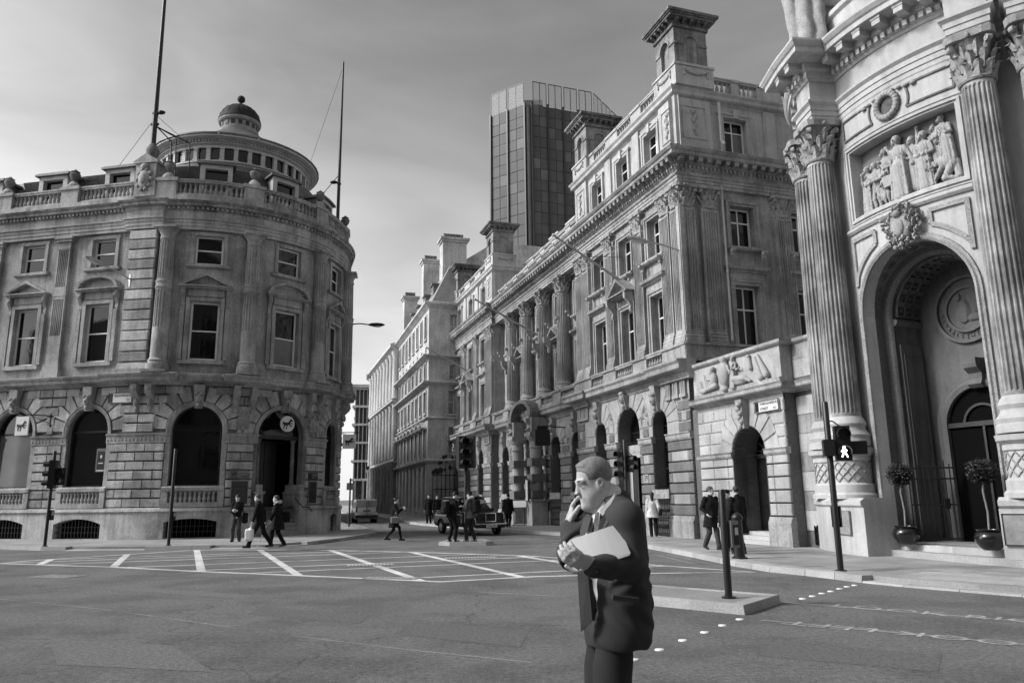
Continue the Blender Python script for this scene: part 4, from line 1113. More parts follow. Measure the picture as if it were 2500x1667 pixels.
# signs of the bank
def horse(fn, s_, w2):
    """black horse rearing to the left, as drawn on the signs (fn maps x, y, out)"""
    body = [(-.40, .02), (-.46, .16), (-.42, .30), (-.33, .36), (-.30, .46), (-.24, .40), (-.16, .30), (-.06, .14), (.10, .10), (.24, .13), (.34, .10), (.40, .16), (.47, .10), (.46, -.04), (.42, -.16), (.40, -.02), (.37, -.06), (.34, -.14), (.40, -.26), (.36, -.42), (.27, -.44), (.31, -.34), (.28, -.24), (.18, -.12), (.24, -.22), (.14, -.34), (.14, -.44), (.06, -.44), (.08, -.30), (.08, -.14), (-.06, -.08), (-.18, -.10), (-.30, -.20), (-.42, -.20), (-.46, -.12), (-.40, -.10), (-.32, -.08), (-.26, -.02), (-.34, .06), (-.36, .14), (-.36, .04)]
    body = [(-.47, .22), (-.40, .34), (-.30, .40), (-.28, .47), (-.23, .38), (-.15, .26), (-.06, .13), (.12, .09), (.26, .12), (.33, .09), (.40, .17), (.48, .12), (.49, -.02), (.44, -.13), (.42, .0), (.37, -.05), (.34, -.14), (.41, -.27), (.36, -.44), (.28, -.44), (.32, -.3), (.26, -.2), (.17, -.12), (.1, -.2), (.17, -.33), (.14, -.45), (.06, -.44), (.08, -.32), (.0, -.18), (.02, -.09), (-.12, -.1), (-.24, -.22), (-.38, -.18), (-.42, -.08), (-.36, -.1), (-.25, -.12), (-.2, -.05), (-.32, .02), (-.46, -.02), (-.47, .06), (-.34, .09), (-.24, .08), (-.26, .16), (-.34, .22), (-.42, .18)]
    mb = MB(); n = len(body); b = [(-x * s_, y * s_) for x, y in body] if w2 else [(x * s_, y * s_) for x, y in body]
    mb.add([fn(x, y, 0) for x, y in b] + [fn(x, y, .008) for x, y in b], [tuple(range(n)), tuple(range(n, 2 * n))[::-1]] + [(i, (i + 1) % n, n + (i + 1) % n, n + i) for i in range(n)])
    return mb
# round disc hanging in the doorway arch
c = LP.P(6.88, .42, 5.06); rz = LP.rz(6.88); tx = Vector((math.cos(rz), math.sin(rz), 0)); nx = Vector((math.sin(rz), -math.cos(rz), 0))
t = thing('hanging_sign', 'round white disc with a black horse hanging in the doorway arch', 'sign', c)
mb = MB(); V = []
for d in (-.03, .03):
    for i in range(28): a = 2 * PI * i / 28; V.append(c + tx * .36 * math.cos(a) + Vector((0, 0, .36 * math.sin(a))) + nx * d)
mb.add(V, [tuple(range(28)), tuple(range(28, 56))] + [(i, (i + 1) % 28, 28 + (i + 1) % 28, 28 + i) for i in range(28)]); obj('disc', mb, SIGNW, t)
obj('horse_emblem', horse(lambda x, y, o: c + tx * x + Vector((0, 0, y)) + nx * (.031 + o), .56, True), INK, t)
mb = MB(); mb.tube(c + Vector((0, 0, .36)), c + Vector((0, 0, .95)), .015); mb.tube(c + Vector((0, 0, .95)), LP.P(6.88, .2, 6.0), .015); obj('hanger', mb, IRON, t)
def hang_sign(label, c, rz, sx, fl):
    tx = Vector((math.cos(rz), math.sin(rz), 0)); nx = Vector((math.sin(rz), -math.cos(rz), 0))
    t = thing('hanging_sign', label, 'sign', c)
    mb = MB(); mb.hexa([c + tx * a * sx + nx * d + Vector((0, 0, z)) for z in (-.4, .4) for a, d in ((-.32, -.03), (.32, -.03), (.32, .03), (-.32, .03))]); obj('board', mb, SIGNW, t)
    obj('horse_emblem', horse(lambda x, y, o: c + tx * x + Vector((0, 0, y)) + nx * (.031 + o), .5, fl), INK, t)
    return t, tx
c1 = LP.P(-4.05, 1.1, 4.9)
hs, tx = hang_sign('square white board with a black horse on a bracket at the left wall', c1, LP.rz(-4) , 1, True)
mb = MB(); w0 = LP.P(-3.6, .1, 5.42); mb.pipe([w0, c1 + Vector((0, 0, .52)) - tx * .35], .022); mb.pipe([w0 + Vector((0, 0, -.5)), w0, w0 + Vector((0, 0, .1))], .03); mb.pipe([w0 + Vector((0, 0, -.35)), c1 + Vector((0, 0, .5)) + tx * .2], .012)
for s_ in (-.22, .22): mb.tube(c1 + tx * s_ + Vector((0, 0, .4)), c1 + tx * s_ + Vector((0, 0, .52)), .012)
obj('bracket', mb, IRON, hs)
c2 = at_y(852, 1077, 42.5); c2 = Vector((c2.x, 42.6, c2.z))
hs, tx = hang_sign('board with a black horse hanging over the street side of the bank', c2, R(2), 1.15, True)
mb = MB(); mb.pipe([c2 + Vector((-1.2, 0, .5)), c2 + Vector((.6, 0, .5))], .025); mb.pipe([c2 + Vector((-.9, 0, .2)), c2 + Vector((-.3, 0, .48))], .015)
for s_ in (-.25, .25): mb.tube(c2 + tx * s_ + Vector((0, 0, .4)), c2 + tx * s_ + Vector((0, 0, .5)), .012)
obj('bracket', mb, IRON, hs)
# plaques by the door, street sign on the wall
def plaque(name, label, p, u0, u1, z0, z1, d, m, lines, tm, cat='sign', border=None):
    uc, zc = (u0 + u1) / 2, (z0 + z1) / 2; c = p.P(uc, d, zc); rz = p.rz(uc); tx = Vector((math.cos(rz), math.sin(rz), 0)); nx = Vector((math.sin(rz), -math.cos(rz), 0))
    t = thing(name, label, cat, c)
    hw, hh = (u1 - u0) / 2, (z1 - z0) / 2; tw = abs(hw)
    fn = lambda x, y, o: c + tx * x + Vector((0, 0, y)) + nx * (.035 + o)
    mb = MB(); mb.hexa([c + tx * a + nx * b + Vector((0, 0, z)) for z in (-hh, hh) for a, b in ((-tw, 0), (tw, 0), (tw, .034), (-tw, .034))]); obj('plate', mb, m, t)
    if border:
        mb = MB()
        for a, b, e, f in ((-tw, tw, hh - .02, hh), (-tw, tw, -hh, -hh + .02), (-tw, -tw + .02, -hh, hh), (tw - .02, tw, -hh, hh)): mb.hexa([c + tx * x + nx * y + Vector((0, 0, z)) for z in (e, f) for x, y in ((a, .034), (b, .034), (b, .045), (a, .045))])
        obj('border', mb, border, t)
    for s_, x, y, sz, al in lines: obj('lettering', text_mb(s_, sz, lambda a, b, o: fn(a + x, b + y, o), .006, al), tm, t)
    return t, fn
GREYM = mat('plaque_grey', .09, .35, 0, .5); LETW = mat('letter_pale', .55, .5)
LETD = mat('letter_grey', .12, .5)
t, fn = plaque('wall_plaque', 'grey nameplate left of the bank doorway with a small horse emblem', LP, 4.62, 5.42, 2.63, 2.98, .1, GREYM, [('LLOYDS BANK', -.1, .08, .1, 'LEFT'), ('39 Threadneedle', -.1, -.02, .06, 'LEFT'), ('Street', -.1, -.1, .06, 'LEFT')], LETW)
obj('horse_emblem', horse(lambda x, y, o: fn(x - .24, y, o), .2, True), INK, t)
plaque('wall_plaque', 'large dark nameplate with raised letters left of the bank doorway', LP, 4.66, 5.4, 1.5, 2.52, .1, mat('plaque_black', .02, .35), [('LLOYDS', 0, .36, .2, 'CENTER'), ('BANK', 0, .14, .18, 'CENTER'), ('LIMITED', 0, -.08, .15, 'CENTER'), ('THREADNEEDLE', 0, -.27, .1, 'CENTER'), ('STREET', 0, -.4, .1, 'CENTER')], mat('letter_bronze', .06, .4, .3), border=mat('plaque_edge', .3, .5))
t, fn = plaque('wall_plaque', 'grey nameplate right of the bank doorway', LP, 8.42, 9.1, 2.6, 2.92, .1, mat('plaque_dark', .03, .35), [('LLOYDS BANK', -.05, .06, .07, 'LEFT'), ('39 Threadneedle', -.05, -.02, .045, 'LEFT'), ('Street', -.05, -.08, .045, 'LEFT')], LETW)
plaque('wall_plaque', 'tall dark nameplate with raised letters right of the bank doorway', LP, 8.46, 9.06, 1.5, 2.52, .1, MATS['plaque_black'], [('LLOYDS', 0, .36, .17, 'CENTER'), ('BANK', 0, .14, .16, 'CENTER'), ('LIMITED', 0, -.08, .13, 'CENTER'), ('THREADNEEDLE', 0, -.27, .08, 'CENTER'), ('STREET', 0, -.4, .08, 'CENTER')], MATS['letter_bronze'], border=MATS['plaque_edge'])
t, fn = plaque('street_sign', 'white street nameplate BISHOPSGATE on the rounded bank wall', LP, -.75, .42, 5.86, 6.3, .11, SIGNW, [('BISHOPSGATE', .12, .09, .13, 'CENTER'), ('EC2', .4, -.1, .09, 'CENTER')], INK, border=INK)
mb = MB(); mb.add([fn(x, y, .002) for x, y in ((-.56, -.19), (-.36, -.19), (-.36, .19), (-.56, .19))], [(0, 1, 2, 3)]); obj('shield_panel', mb, INK, t)
# ------------------------------------------------------------------ long palazzo on the right
RE, RN, R0 = Vector((-.3158, .9488)), Vector((-.9488, -.3158)), Vector((6.61, 28.17))
RM = Line(R0, RE, RN)                               # main front, u runs away from the camera
RT = Line(R0, Vector((.9488, .3158)), Vector((.3158, -.9488)))   # return front on the side street
RB = thing('palazzo', 'long rusticated palazzo with giant fluted columns, attic storeys and square chimneys', 'bank building', (R0.x, R0.y, .12))
LGT = mat('pale_ashlar', .31, .85, 0, .25, (.12, 1.), (.14, 16), .3, 40, .12, .12, .15)
DRK = mat('rough_granite', .15, .85, 0, .3, (.12, 1.), (.35, 30), .6, 26, .14, .15, .15)
ATT = mat('attic_stone', .38, .85, 0, .25, (.1, .8), (.1, 12), .25, 50, 0, .14, .16)
UL = 38.1
CEN = (10.55, 25.75)
DC_ = -.55                                             # the middle part stands back
NB = [2.35, 5.1, 7.9]; CB = [12.05 + 3.04 * i for i in range(5)]; FB = [28.3, 31.9, 35.5]
def RD(u): return DC_ if CEN[0] < u < CEN[1] else 0
# ground floor walls
ops_n = [Op(2.35, .6, 1.9, 5.05, 'a'), Op(5.1, 1.05, .45, 5.45, 'a'), Op(7.9, .6, 1.9, 5.05, 'a')]
ops_c = [Op(c, .72 if i != 2 else 1.15, 1.9 if i != 2 else .3, 5.05, 'a') for i, c in enumerate(CB)]
ops_f = [Op(28.3, .62, 1.9, 5.05, 'a'), Op(31.9, .7, 1.9, 5.2, 'a'), Op(35.5, .62, 1.9, 5.05, 'a')]
JOINT = mat('joint_dark', .13, .9, 0, .2, (.2, 1.), (.2, 12))
for a, b, ops, d in ((.0, CEN[0], ops_n, 0), (CEN[0], CEN[1], ops_c, DC_), (CEN[1], UL, ops_f, 0)):
    mb = MB(); wall(mb, RM, a, b, .12, 6.05, d - .06, ops, .75)
    if d == 0: blk(mb, RM, a - .0, a + .02, DC_ - .1, d - .06, .12, 6.05); blk(mb, RM, b - .02, b, DC_ - .1, d - .06, .12, 6.05)
    gw = obj('ground_floor_wall', mb, JOINT, RB)
    if d == 0 and a > 1: GWF = gw
    elif d == 0: GWN = gw
    else: GWC = gw
def coursed(p, parent, a, b, z0, z1, d, n=None, light=.5, t=.1, side=.28):
    """bands: a full rough course, then a pale stone between two rough ones"""
    k = int(round((z1 - z0) / .4)); h = (z1 - z0) / k
    for i in range(k):
        za, zb = z0 + h * i + .02, z0 + h * (i + 1) - .025
        ln = b - a
        if i % 2 == 0 or ln < .7:
            put_block('stone_block', p, parent, a + .005, b - .005, za, zb, d, t, .025, DRK if i % 2 == 0 else LGT)
        else:
            s_ = min(side, ln * .28)
            put_block('stone_block', p, parent, a + .005, a + s_, za, zb, d, t, .025, DRK); put_block('stone_block', p, parent, a + s_ + .015, b - s_ - .015, za, zb, d, t, .02, LGT); put_block('stone_block', p, parent, b - s_, b - .005, za, zb, d, t, .025, DRK)
def arch_face(p, parent, o, d, top, wid=.95):
    """smooth stepped voussoirs and a carved keystone"""
    voussoirs(p, parent, o, .02, wid, 9, d, .09, LGT, (4,), .012, top)
    mb = MB(); z0, z1 = o.t - .1, top + .05; w0, w1 = .13, .2
    mb.hexa([p.P(o.c - w0, d, z0), p.P(o.c + w0, d, z0), p.P(o.c + w1, d, z1), p.P(o.c - w1, d, z1), p.P(o.c - w0, d + .2, z0), p.P(o.c + w0, d + .2, z0), p.P(o.c + w1, d + .36, z1), p.P(o.c - w1, d + .36, z1)])
    lump(mb, p, o.c, d + .3, z0 + .45, .14, .14, .22); lump(mb, p, o.c, d + .42, z0 + .42, .04, .05, .06); lump(mb, p, o.c, d + .26, z0 + .14, .1, .1, .12); lump(mb, p, o.c, d + .33, z0 + .68, .17, .12, .1)
    obj('keystone_head', mb, CARVE, RB, True, 60)
for ops, d, parent, lo, hi in ((ops_n, 0, GWN, 0, CEN[0]), (ops_c, DC_, GWC, CEN[0], CEN[1]), (ops_f, 0, GWF, CEN[1], UL)):
    piers = []; cur = lo
    for o in ops: piers.append((cur, o.c - o.h)); cur = o.c + o.h
    piers.append((cur, hi))
    for a, b in piers:
        coursed(RM, parent, a, b, .92, 3.72, d - .06)
        if d == 0 and (a == lo or b == hi): coursed(RM, parent, a if a == lo else b - .85, a + .85 if a == lo else b, 4.0, 5.2, d - .06)
        mb = MB(); moldp(mb, RM, a - .03, b + .03, [(d - .1, 3.72), (d + .06, 3.72), (d + .1, 3.8), (d + .1, 3.92), (d + .14, 3.96), (d + .14, 4.0), (d - .1, 4.0)]); obj('impost_band', mb, RSTONE, RB)
        mb = MB(); moldp(mb, RM, a - .0, b + .0, [(d - .1, .12), (d + .14, .12), (d + .14, .72), (d + .1, .8), (d + .08, .92), (d - .1, .92)]); obj('plinth', mb, RSTONE, RB)
    for o in ops:
        arch_face(RM, parent, o, d - .06, 5.95)
        if o.b < 1: continue
        window(RM, RB, Op(o.c, o.h, o.b, o.t, 'a'), d - .55, 1, (.33, .66), .08, .05, DARKW)
        mb = MB(); blk(mb, RM, o.c - o.h - .06, o.c + o.h + .06, d - .5, d + .12, 1.55, 1.9); sl_ = obj('window_sill', mb, RSTONE, RB)
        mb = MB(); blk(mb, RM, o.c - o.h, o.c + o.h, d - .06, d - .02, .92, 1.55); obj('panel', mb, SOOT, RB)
        for s_ in (-.28, .28): mb = MB(); lump(mb, RM, o.c + s_, d + .12, 1.72, .1, .03, .11, 8, 6); obj('roundel', mb, CARVE, sl_)
    mb = MB(); wall(mb, RM, lo, hi, 4.0, 5.98, d - .0, [Op(o.c, o.h, 3.9, o.t, 'a') for o in ops], .06); obj('spandrel', mb, LGT, RB)
    # blocks over the arches between the voussoirs
    for (a, b) in piers[1:-1]:
        coursed(RM, parent, a + .32, b - .32, 4.02, 4.8, d - .06)
# front doors
def doorway(o, d, w_, top, label):
    mb = MB(); blk(mb, RM, o.c - o.h, o.c + o.h, d - .8, d - .5, top, top + .55); dd = obj('door_head', mb, WHITE_STONE, RB)
    mb = MB()
    for i in range(4): lump(mb, RM, o.c - .45 + .3 * i, d - .5, top + .26, .045, .02, .06, 6, 5)
    obj('door_head_diamond', mb, CARVE, dd)
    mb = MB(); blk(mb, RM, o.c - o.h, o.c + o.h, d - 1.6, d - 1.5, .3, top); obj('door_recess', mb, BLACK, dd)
    mb = MB(); blk(mb, RM, o.c - .7, o.c - .02, d - 1.3, d - 1.22, .4, top - .1); blk(mb, RM, o.c + .02, o.c + .7, d - 1.3, d - 1.22, .4, top - .1); obj('door_leaf', mb, DARKW, dd)
    mb = MB(); blk(mb, RM, o.c - o.h, o.c + o.h, d - 1.5, d + .1, .12, .3); blk(mb, RM, o.c - o.h, o.c + o.h, d - 1.5, d - .2, .3, .45); obj('step', mb, GRANITE, dd)
    for s_ in (-1, 1):
        mb = MB(); a, b = sorted((o.c + s_ * o.h, o.c + s_ * (o.h - .28))); blk(mb, RM, a, b, d - .8, d - .52, .45, top); obj('door_jamb', mb, WHITE_STONE, dd)
    window(RM, RB, Op(o.c, o.h, top + .55, o.t, 'a'), d - .7, 1, (), .07, .05, DARKW)
doorway(ops_n[1], 0, 1.0, 3.3, 'a'); doorway(ops_c[2], DC_, 1.0, 3.3, 'b')
# triglyph blocks and lower cornice
lj = [(-.35, 1.75, .14), (9.0, 10.55, .14), (CEN[0], CEN[1], DC_), (25.75, 27.3, .14), (36.4, UL + .3, .14)]
mb = MB(); mold(mb, plan(RM, -.35, UL + .35, 0, [(a, b, d) for a, b, d in lj]), [(-.3, 5.95), (.06, 5.95), (.06, 6.02), (.1, 6.08), (.14, 6.2), (.42, 6.26), (.46, 6.3), (.46, 6.46), (.54, 6.56), (.54, 6.64), (-.3, 6.68)], RN)
lcn = obj('lower_cornice', mb, RSTONE, RB)
for c0, c1 in ((.05, 1.7), (9.1, 10.45), (25.85, 27.2), (36.5, 38.05)):
    n = 3
    for i in range(n):
        u = c0 + (c1 - c0) * (i + .5) / n; mb = MB()
        for s_ in (-.13, 0, .13): blk(mb, RM, u + s_ - .05, u + s_ + .05, 0, .1, 5.42, 5.98)
        blk(mb, RM, u - .22, u + .22, 0, .12, 5.3, 5.42); obj('triglyph', mb, RSTONE, RB)
# segmental hood on two banded columns over the middle door
HC = CB[2]
mb = MB(); V = []; F = []; nn = 16
for i in range(nn + 1):
    a = PI * i / nn; cu, cz = math.cos(a), math.sin(a) ** .8
    for r_, dd in ((1.95, .5), (1.95, 1.1), (1.6, 1.1), (1.6, .5), (1.6, -.4), (1.95, -.4)):
        V.append(RM.P(HC + cu * r_, DC_ + dd, 6.15 + cz * (r_ * .62)))
for i in range(nn):
    for k in range(6): F.append((6 * i + k, 6 * i + (k + 1) % 6, 6 * i + 6 + (k + 1) % 6, 6 * i + 6 + k))
mb.add(V, F); hood = obj('door_hood', mb, SOOT, RB)
mb = MB(); blk(mb, RM, HC - 1.55, HC + 1.55, DC_, DC_ + .1, 6.1, 6.9); obj('hood_tympanum', mb, CARVE, hood)
bandb = mk_mesh('band_block', MB().box(-.42, .42, -.42, .42, 0, .42), DRK)
for s_ in (-1, 1):
    q = RM.P(HC + s_ * 1.62, .1, 0)
    mb = MB(); mb.lathe((q.x, q.y, 0), [(.36, 1.5), (.34, 4.4), (.4, 4.44), (.4, 4.5), (.36, 4.55), (.36, 4.8), (.5, 4.95), (.52, 5.1)], 18); pc = obj('portico_column', mb, RSTONE, RB, True, 40)
    for z in (1.62, 2.52, 3.42): inst('band_block', bandb, pc, (q.x, q.y, z), RM.rz(0))
    mb = MB(); blk(mb, RM, HC + s_ * 1.62 - .46, HC + s_ * 1.62 + .46, -.38, .56, .12, 1.45); blk(mb, RM, HC + s_ * 1.62 - .52, HC + s_ * 1.62 + .52, -.42, .62, 1.45, 1.55); obj('column_pedestal', mb, RSTONE, pc)
    mb = MB(); blk(mb, RM, HC + s_ * 1.62 - .5, HC + s_ * 1.62 + .5, DC_, .62, 5.1, 5.3); blk(mb, RM, HC + s_ * 1.62 - .42, HC + s_ * 1.62 + .42, DC_, .5, 5.3, 6.15); obj('portico_entablature', mb, RSTONE, pc)
    mb = MB(); bracket(mb, RM, HC + s_ * 1.62, .3, 5.35, 6.1, .75, .5); obj('hood_console', mb, CARVE, pc)
# ---- piano nobile and second floor
DU = -.25
def upper(p, wins, a, b, d, mains):
    lo = [Op(c, .56, 7.42, 9.85) for c in wins]; hi = [Op(c, .56, 11.45, 13.2) for c in wins]
    mb = MB(); wall(mb, p, a, b, 6.6, 13.85, d, lo + hi, .4); obj('upper_wall', mb, RSTONE, RB)
    for o in lo: window(p, RB, o, d - .34, 2, (.62,), .07, .06)
    for o in hi: window(p, RB, o, d - .34, 2, (.66,), .07, .06)
    for c in wins:
        mb = MB(); frame_rect(mb, p, c, .57, 7.42, 9.86, .12, d, d + .07); frame_rect(mb, p, c, .69, 7.42, 9.98, .1, d, d + .12); blk(mb, p, c - .8, c + .8, d, d + .1, 10.1, 10.38); su = obj('window_surround', mb, RSTONE, RB)
        if c in mains:
            pediment(p, RB, c, 2.0, 10.4, .72, .62, False, RSTONE, 'pediment', d)
            for s_ in (-1, 1):
                mb = MB(); bracket(mb, p, c + s_ * .88, .17, 9.55, 10.42, .4, .1); obj('window_console', mb, CARVE, su)
        else:
            mb = MB(); moldp(mb, p, c - .95, c + .95, [(d - .05, 10.36), (d + .16, 10.36), (d + .2, 10.42), (d + .32, 10.46), (d + .36, 10.58), (d - .05, 10.64)]); obj('window_hood', mb, RSTONE, RB)
        mb = MB(); frame_rect(mb, p, c, .57, 11.45, 13.2, .11, d, d + .07); frame_rect(mb, p, c, .68, 11.45, 13.31, .1, d, d + .12); moldp(mb, p, c - .92, c + .92, [(d - .05, 11.28), (d + .2, 11.28), (d + .26, 11.34), (d + .26, 11.42), (d - .05, 11.46)]); su = obj('window_surround', mb, RSTONE, RB)
        for s_ in (-1, 1):
            mb = MB(); bracket(mb, p, c + s_ * .74, .17, 10.98, 11.28, .2, .05); obj('sill_bracket', mb, CARVE, su)
upper(RM, NB, .0, CEN[0], DU, [NB[1]])
upper(RM, CB, CEN[0], CEN[1], -1.0, [CB[1], CB[3]])
upper(RM, FB, CEN[1], UL, DU, [FB[1]])
upper(RT, [3.07, 6.05], .0, 14, DU, [])
for u in (CEN[0], CEN[1]):
    mb = MB(); blk(mb, RM, u - .02, u + .02, -1.0, DU, 6.6, 13.85); obj('side_wall', mb, RSTONE, RB)
# pilasters, columns, their capitals and pedestals
PH = 12.87 - 7.8
pilm = fluted_pilaster('pilaster_shaft', .78, .2, PH, 6, RSTONE)
capp = corinthian('capital', .4, .93, CARVE); capc = corinthian('capital', .36, .93, CARVE)
def pilaster(p, c, d):
    q = p.P(c, d, 0); cr = p.rz(c)
    o = inst('pilaster_shaft', pilm, RB, (q.x, q.y, 7.8), cr)
    mb = MB(); moldp(mb, p, c - .39, c + .39, [(d - .02, 7.36), (d + .3, 7.36), (d + .3, 7.5), (d + .27, 7.54), (d + .28, 7.62), (d + .23, 7.7), (d + .24, 7.76), (d + .2, 7.82), (d - .02, 7.82)]); obj('pilaster_base', mb, RSTONE, RB)
    k = inst('capital', capp, RB, p.P(c, d + .02, 12.87), cr, (1, .62, 1)); return o
for c in (.45, 1.3, 3.65, 6.6, 9.3, 10.15): pilaster(RM, c if c > .5 else .4, DU)
for c in (26.2, 27.1, 30.1, 33.7, 36.6, 37.6): pilaster(RM, c, DU)
for c in (.4, 1.47, 5.0, 7.6): pilaster(RT, c, DU)
shc = fluted_shaft('column_shaft', .37, .32, PH, 20, RSTONE, (.02, .985))
bsc = lathe_mesh('column_base', [(.52, 0), (.52, .12), (.5, .14), (.5, .2), (.44, .26), (.44, .3), (.47, .36), (.42, .42), (.37, .44)], 24, RSTONE)
for c in [13.57 + 3.04 * i for i in range(4)]:
    q = RM.P(c, -.55, 0); cr = RM.rz(c)
    inst('column_base', bsc, RB, (q.x, q.y, 7.36), cr); inst('column_shaft', shc, RB, (q.x, q.y, 7.8), cr); inst('capital', capc, RB, (q.x, q.y, 12.87), cr)
# pedestal zone with balustrade panels
bmr = baluster_mesh(.38, .07, RSTONE, 6)
def pedzone(p, a, b, d, panels, front):
    cur = a
    for pa, pb in panels + [(b, b)]:
        mb = MB(); moldp(mb, p, cur, pa, [(d - .3, 6.64), (front, 6.64), (front, 6.82), (front - .03, 6.84), (front - .03, 7.22), (front + .04, 7.26), (front + .04, 7.36), (d - .3, 7.38)]); obj('pedestal', mb, RSTONE, RB)
        if pb > pa: 
            o = balustrade(p, RB, pa, pb, 6.66, 7.37, front - .16, RSTONE, .19, .17, .16, .24, bmr)
            mb = MB(); blk(mb, p, pa, pb, d - .1, front - .3, 6.66, 7.3); obj('panel', mb, SOOT, o)
        cur = pb
pedzone(RM, -.12, CEN[0], DU, [(1.72, 3.05), (4.25, 5.95), (7.25, 8.6)], .12)
pedzone(RM, CEN[0], CEN[1], -1.0, [(11.1, 13.0), (14.15, 16.0), (17.2, 19.1), (20.2, 22.1), (23.3, 25.2)], -.05)
pedzone(RM, CEN[1], UL + .1, DU, [(27.7, 29.4), (30.9, 33.0), (34.4, 36.0)], .12)
mb = MB(); mold(mb, plan(RT, -.12, 12, 0), [(-.3, 6.64), (.12, 6.64), (.12, 6.82), (.09, 6.84), (.09, 7.22), (.16, 7.26), (.16, 7.36), (-.3, 7.38)], RT.n); obj('pedestal', mb, RSTONE, RB)
# entablature swept round the street corner
jm = [(-.0, 1.75, .1), (8.85, CEN[0], .1), (25.75, 27.5, .1), (36.2, UL, .1)]
jm = [(9.9 - .95, CEN[0], .12), (25.75, 27.6, .12)]
main = plan(RM, 0, UL, -.12, [(CEN[0], CEN[1], -.25)] )
side = plan(RT, 0, 14, -.12)
far = [Line(RM.P(UL, 0, 0).xy, Vector((.9488, .3158)), Vector((-.3158, .9488))).P(x, .0, 0) for x in (3,)]
corner = RM.P(0, -.12, 0) + Vector((RT.n.x, RT.n.y, 0)) * -.12
ring = [q for q in reversed(side)][:-1] + [corner] + main[1:]
def band(name, prof, m=None): 
    mb = MB(); mold(mb, ring, prof, RT.n); return obj(name, mb, m or RSTONE, RB)
band('architrave', [(-.5, 13.8), (.02, 13.8), (.02, 13.92), (.05, 13.93), (.05, 14.06), (.08, 14.07), (.08, 14.16), (.15, 14.22), (.15, 14.26), (.03, 14.27), (.03, 14.45), (-.5, 14.45)])
COR2 = mat('cornice_dark', .3, .88, 0, .2, (.25, 1.2), (.2, 12), .3, 40, 0, .2, .3)
ecn = band('cornice', [(-.5, 14.45), (.06, 14.45), (.1, 14.5), (.1, 14.63), (.15, 14.66), (.19, 14.7), (.19, 14.84), (.5, 14.86), (.52, 14.88), (.52, 15.02), (.57, 15.04), (.64, 15.14), (.64, 15.18), (-.5, 15.5)], COR2)
dmm = mk_mesh('dentil', MB().box(-.045, .045, -.08, 0, 0, .11), RSTONE); mdm = MB()
mdm.box(-.09, .09, -.28, 0, 0, .14); mdm.box(-.11, .11, -.3, 0, .1, .15); mde = mk_mesh('modillion', mdm, RSTONE)
for i in range(96):
    u = .1 + .4 * i
    if u > UL: break
    dd = -.37 if CEN[0] < u < CEN[1] else -.12
    inst('modillion', mde, ecn, RM.P(u, dd + .19, 14.69), RM.rz(0))
for i in range(16): inst('modillion', mde, ecn, RT.P(.1 + .42 * i, -.12 + .19, 14.69), RT.rz(0))
dmj = MB()
for i in range(150):
    u = .05 + .19 * i; dd = -.37 if CEN[0] < u < CEN[1] else -.12; inst('dentil', dmm, ecn, RM.P(u, dd + .1, 14.5), RM.rz(0))
for i in range(36): inst('dentil', dmm, ecn, RT.P(.05 + .19 * i, -.02, 14.5), RT.rz(0))
# swags on the frieze at the corner, festoons on the chimney bases
def swag(p, parent, c, z, d, w_):
    mb = MB()
    for i in range(9):
        f = -1 + 2 * i / 8; lump(mb, p, c + f * w_ / 2, d, z - .14 * (1 - f * f), .06 + .03 * (1 - f * f), .06, .07, 6, 5)
    for s_ in (-1, 1): lump(mb, p, c + s_ * w_ / 2, d, z + .03, .07, .07, .07); lump(mb, p, c + s_ * w_ / 2, d, z - .16, .045, .05, .13)
    obj('festoon', mb, CARVE, parent, True, 60)
for c in (.85, 9.75, 26.6, 37.1): swag(RM, RB, c, 14.42, -.08, 1.0)
swag(RT, RB, .9, 14.42, -.08, 1.1)
# attic storeys over the pavilions
def attic(p, a, b, wins, panels, d=-.3, ends=True):
    ops = [Op(c, .56, 15.62, 17.12) for c in wins]
    mb = MB(); wall(mb, p, a, b, 15.0, 17.7, d, ops, .35); obj('attic_wall', mb, ATT, RB)
    for o in ops:
        window(p, RB, o, d - .28, 2, (.66,), .06, .05)
        mb = MB(); frame_rect(mb, p, o.c, .56, 15.5, 17.12, .12, d, d + .08); frame_rect(mb, p, o.c, .68, 15.5, 17.24, .1, d, d + .12, False, .06); blk(mb, p, o.c - .12, o.c + .12, d, d + .18, 17.1, 17.5); obj('window_surround', mb, ATT, RB)
    for c, w_ in panels:
        mb = MB(); blk(mb, p, c - w_ / 2 - .12, c + w_ / 2 + .12, d, d + .14, 15.55, 17.68); pn = obj('attic_pier', mb, ATT, RB)
        mb = MB(); frame_rect(mb, p, c, w_ / 2 - .16, 15.95, 17.3, .05, d + .14, d + .17, True); obj('panel_frame', mb, ATT, pn)
        mb = MB()
        for i in range(6): lump(mb, p, c + (.05 if i % 2 else -.05), d + .16, 17.1 - .19 * i, .13 - .012 * i, .07, .12, 7, 5)
        obj('carved_drop', mb, CARVE, pn, True, 60)
attic(RM, 0, CEN[0], NB, [(.75, 1.1), (9.75, 1.2)])
attic(RM, CEN[1], UL, FB, [(26.6, 1.3), (37.2, 1.3)])
attic(RT, 0, 14, [3.1, 7.0], [(1.1, 1.35)])
for u in (3.65, 6.55, 30.1, 33.7):
    mb = MB(); blk(mb, RM, u - .3, u + .3, -.3, -.2, 15.55, 17.68); obj('attic_strip', mb, ATT, RB)
mb = MB(); blk(mb, RT, 4.55, 5.1, -.3, -.2, 15.55, 17.68); obj('attic_strip', mb, ATT, RB)
mb = MB(); blk(mb, RM, CEN[0] - .02, CEN[0], -8, -.3, 15.5, 18.0); blk(mb, RM, CEN[1], CEN[1] + .02, -8, -.3, 15.5, 18.0); obj('attic_side_wall', mb, ATT, RB)
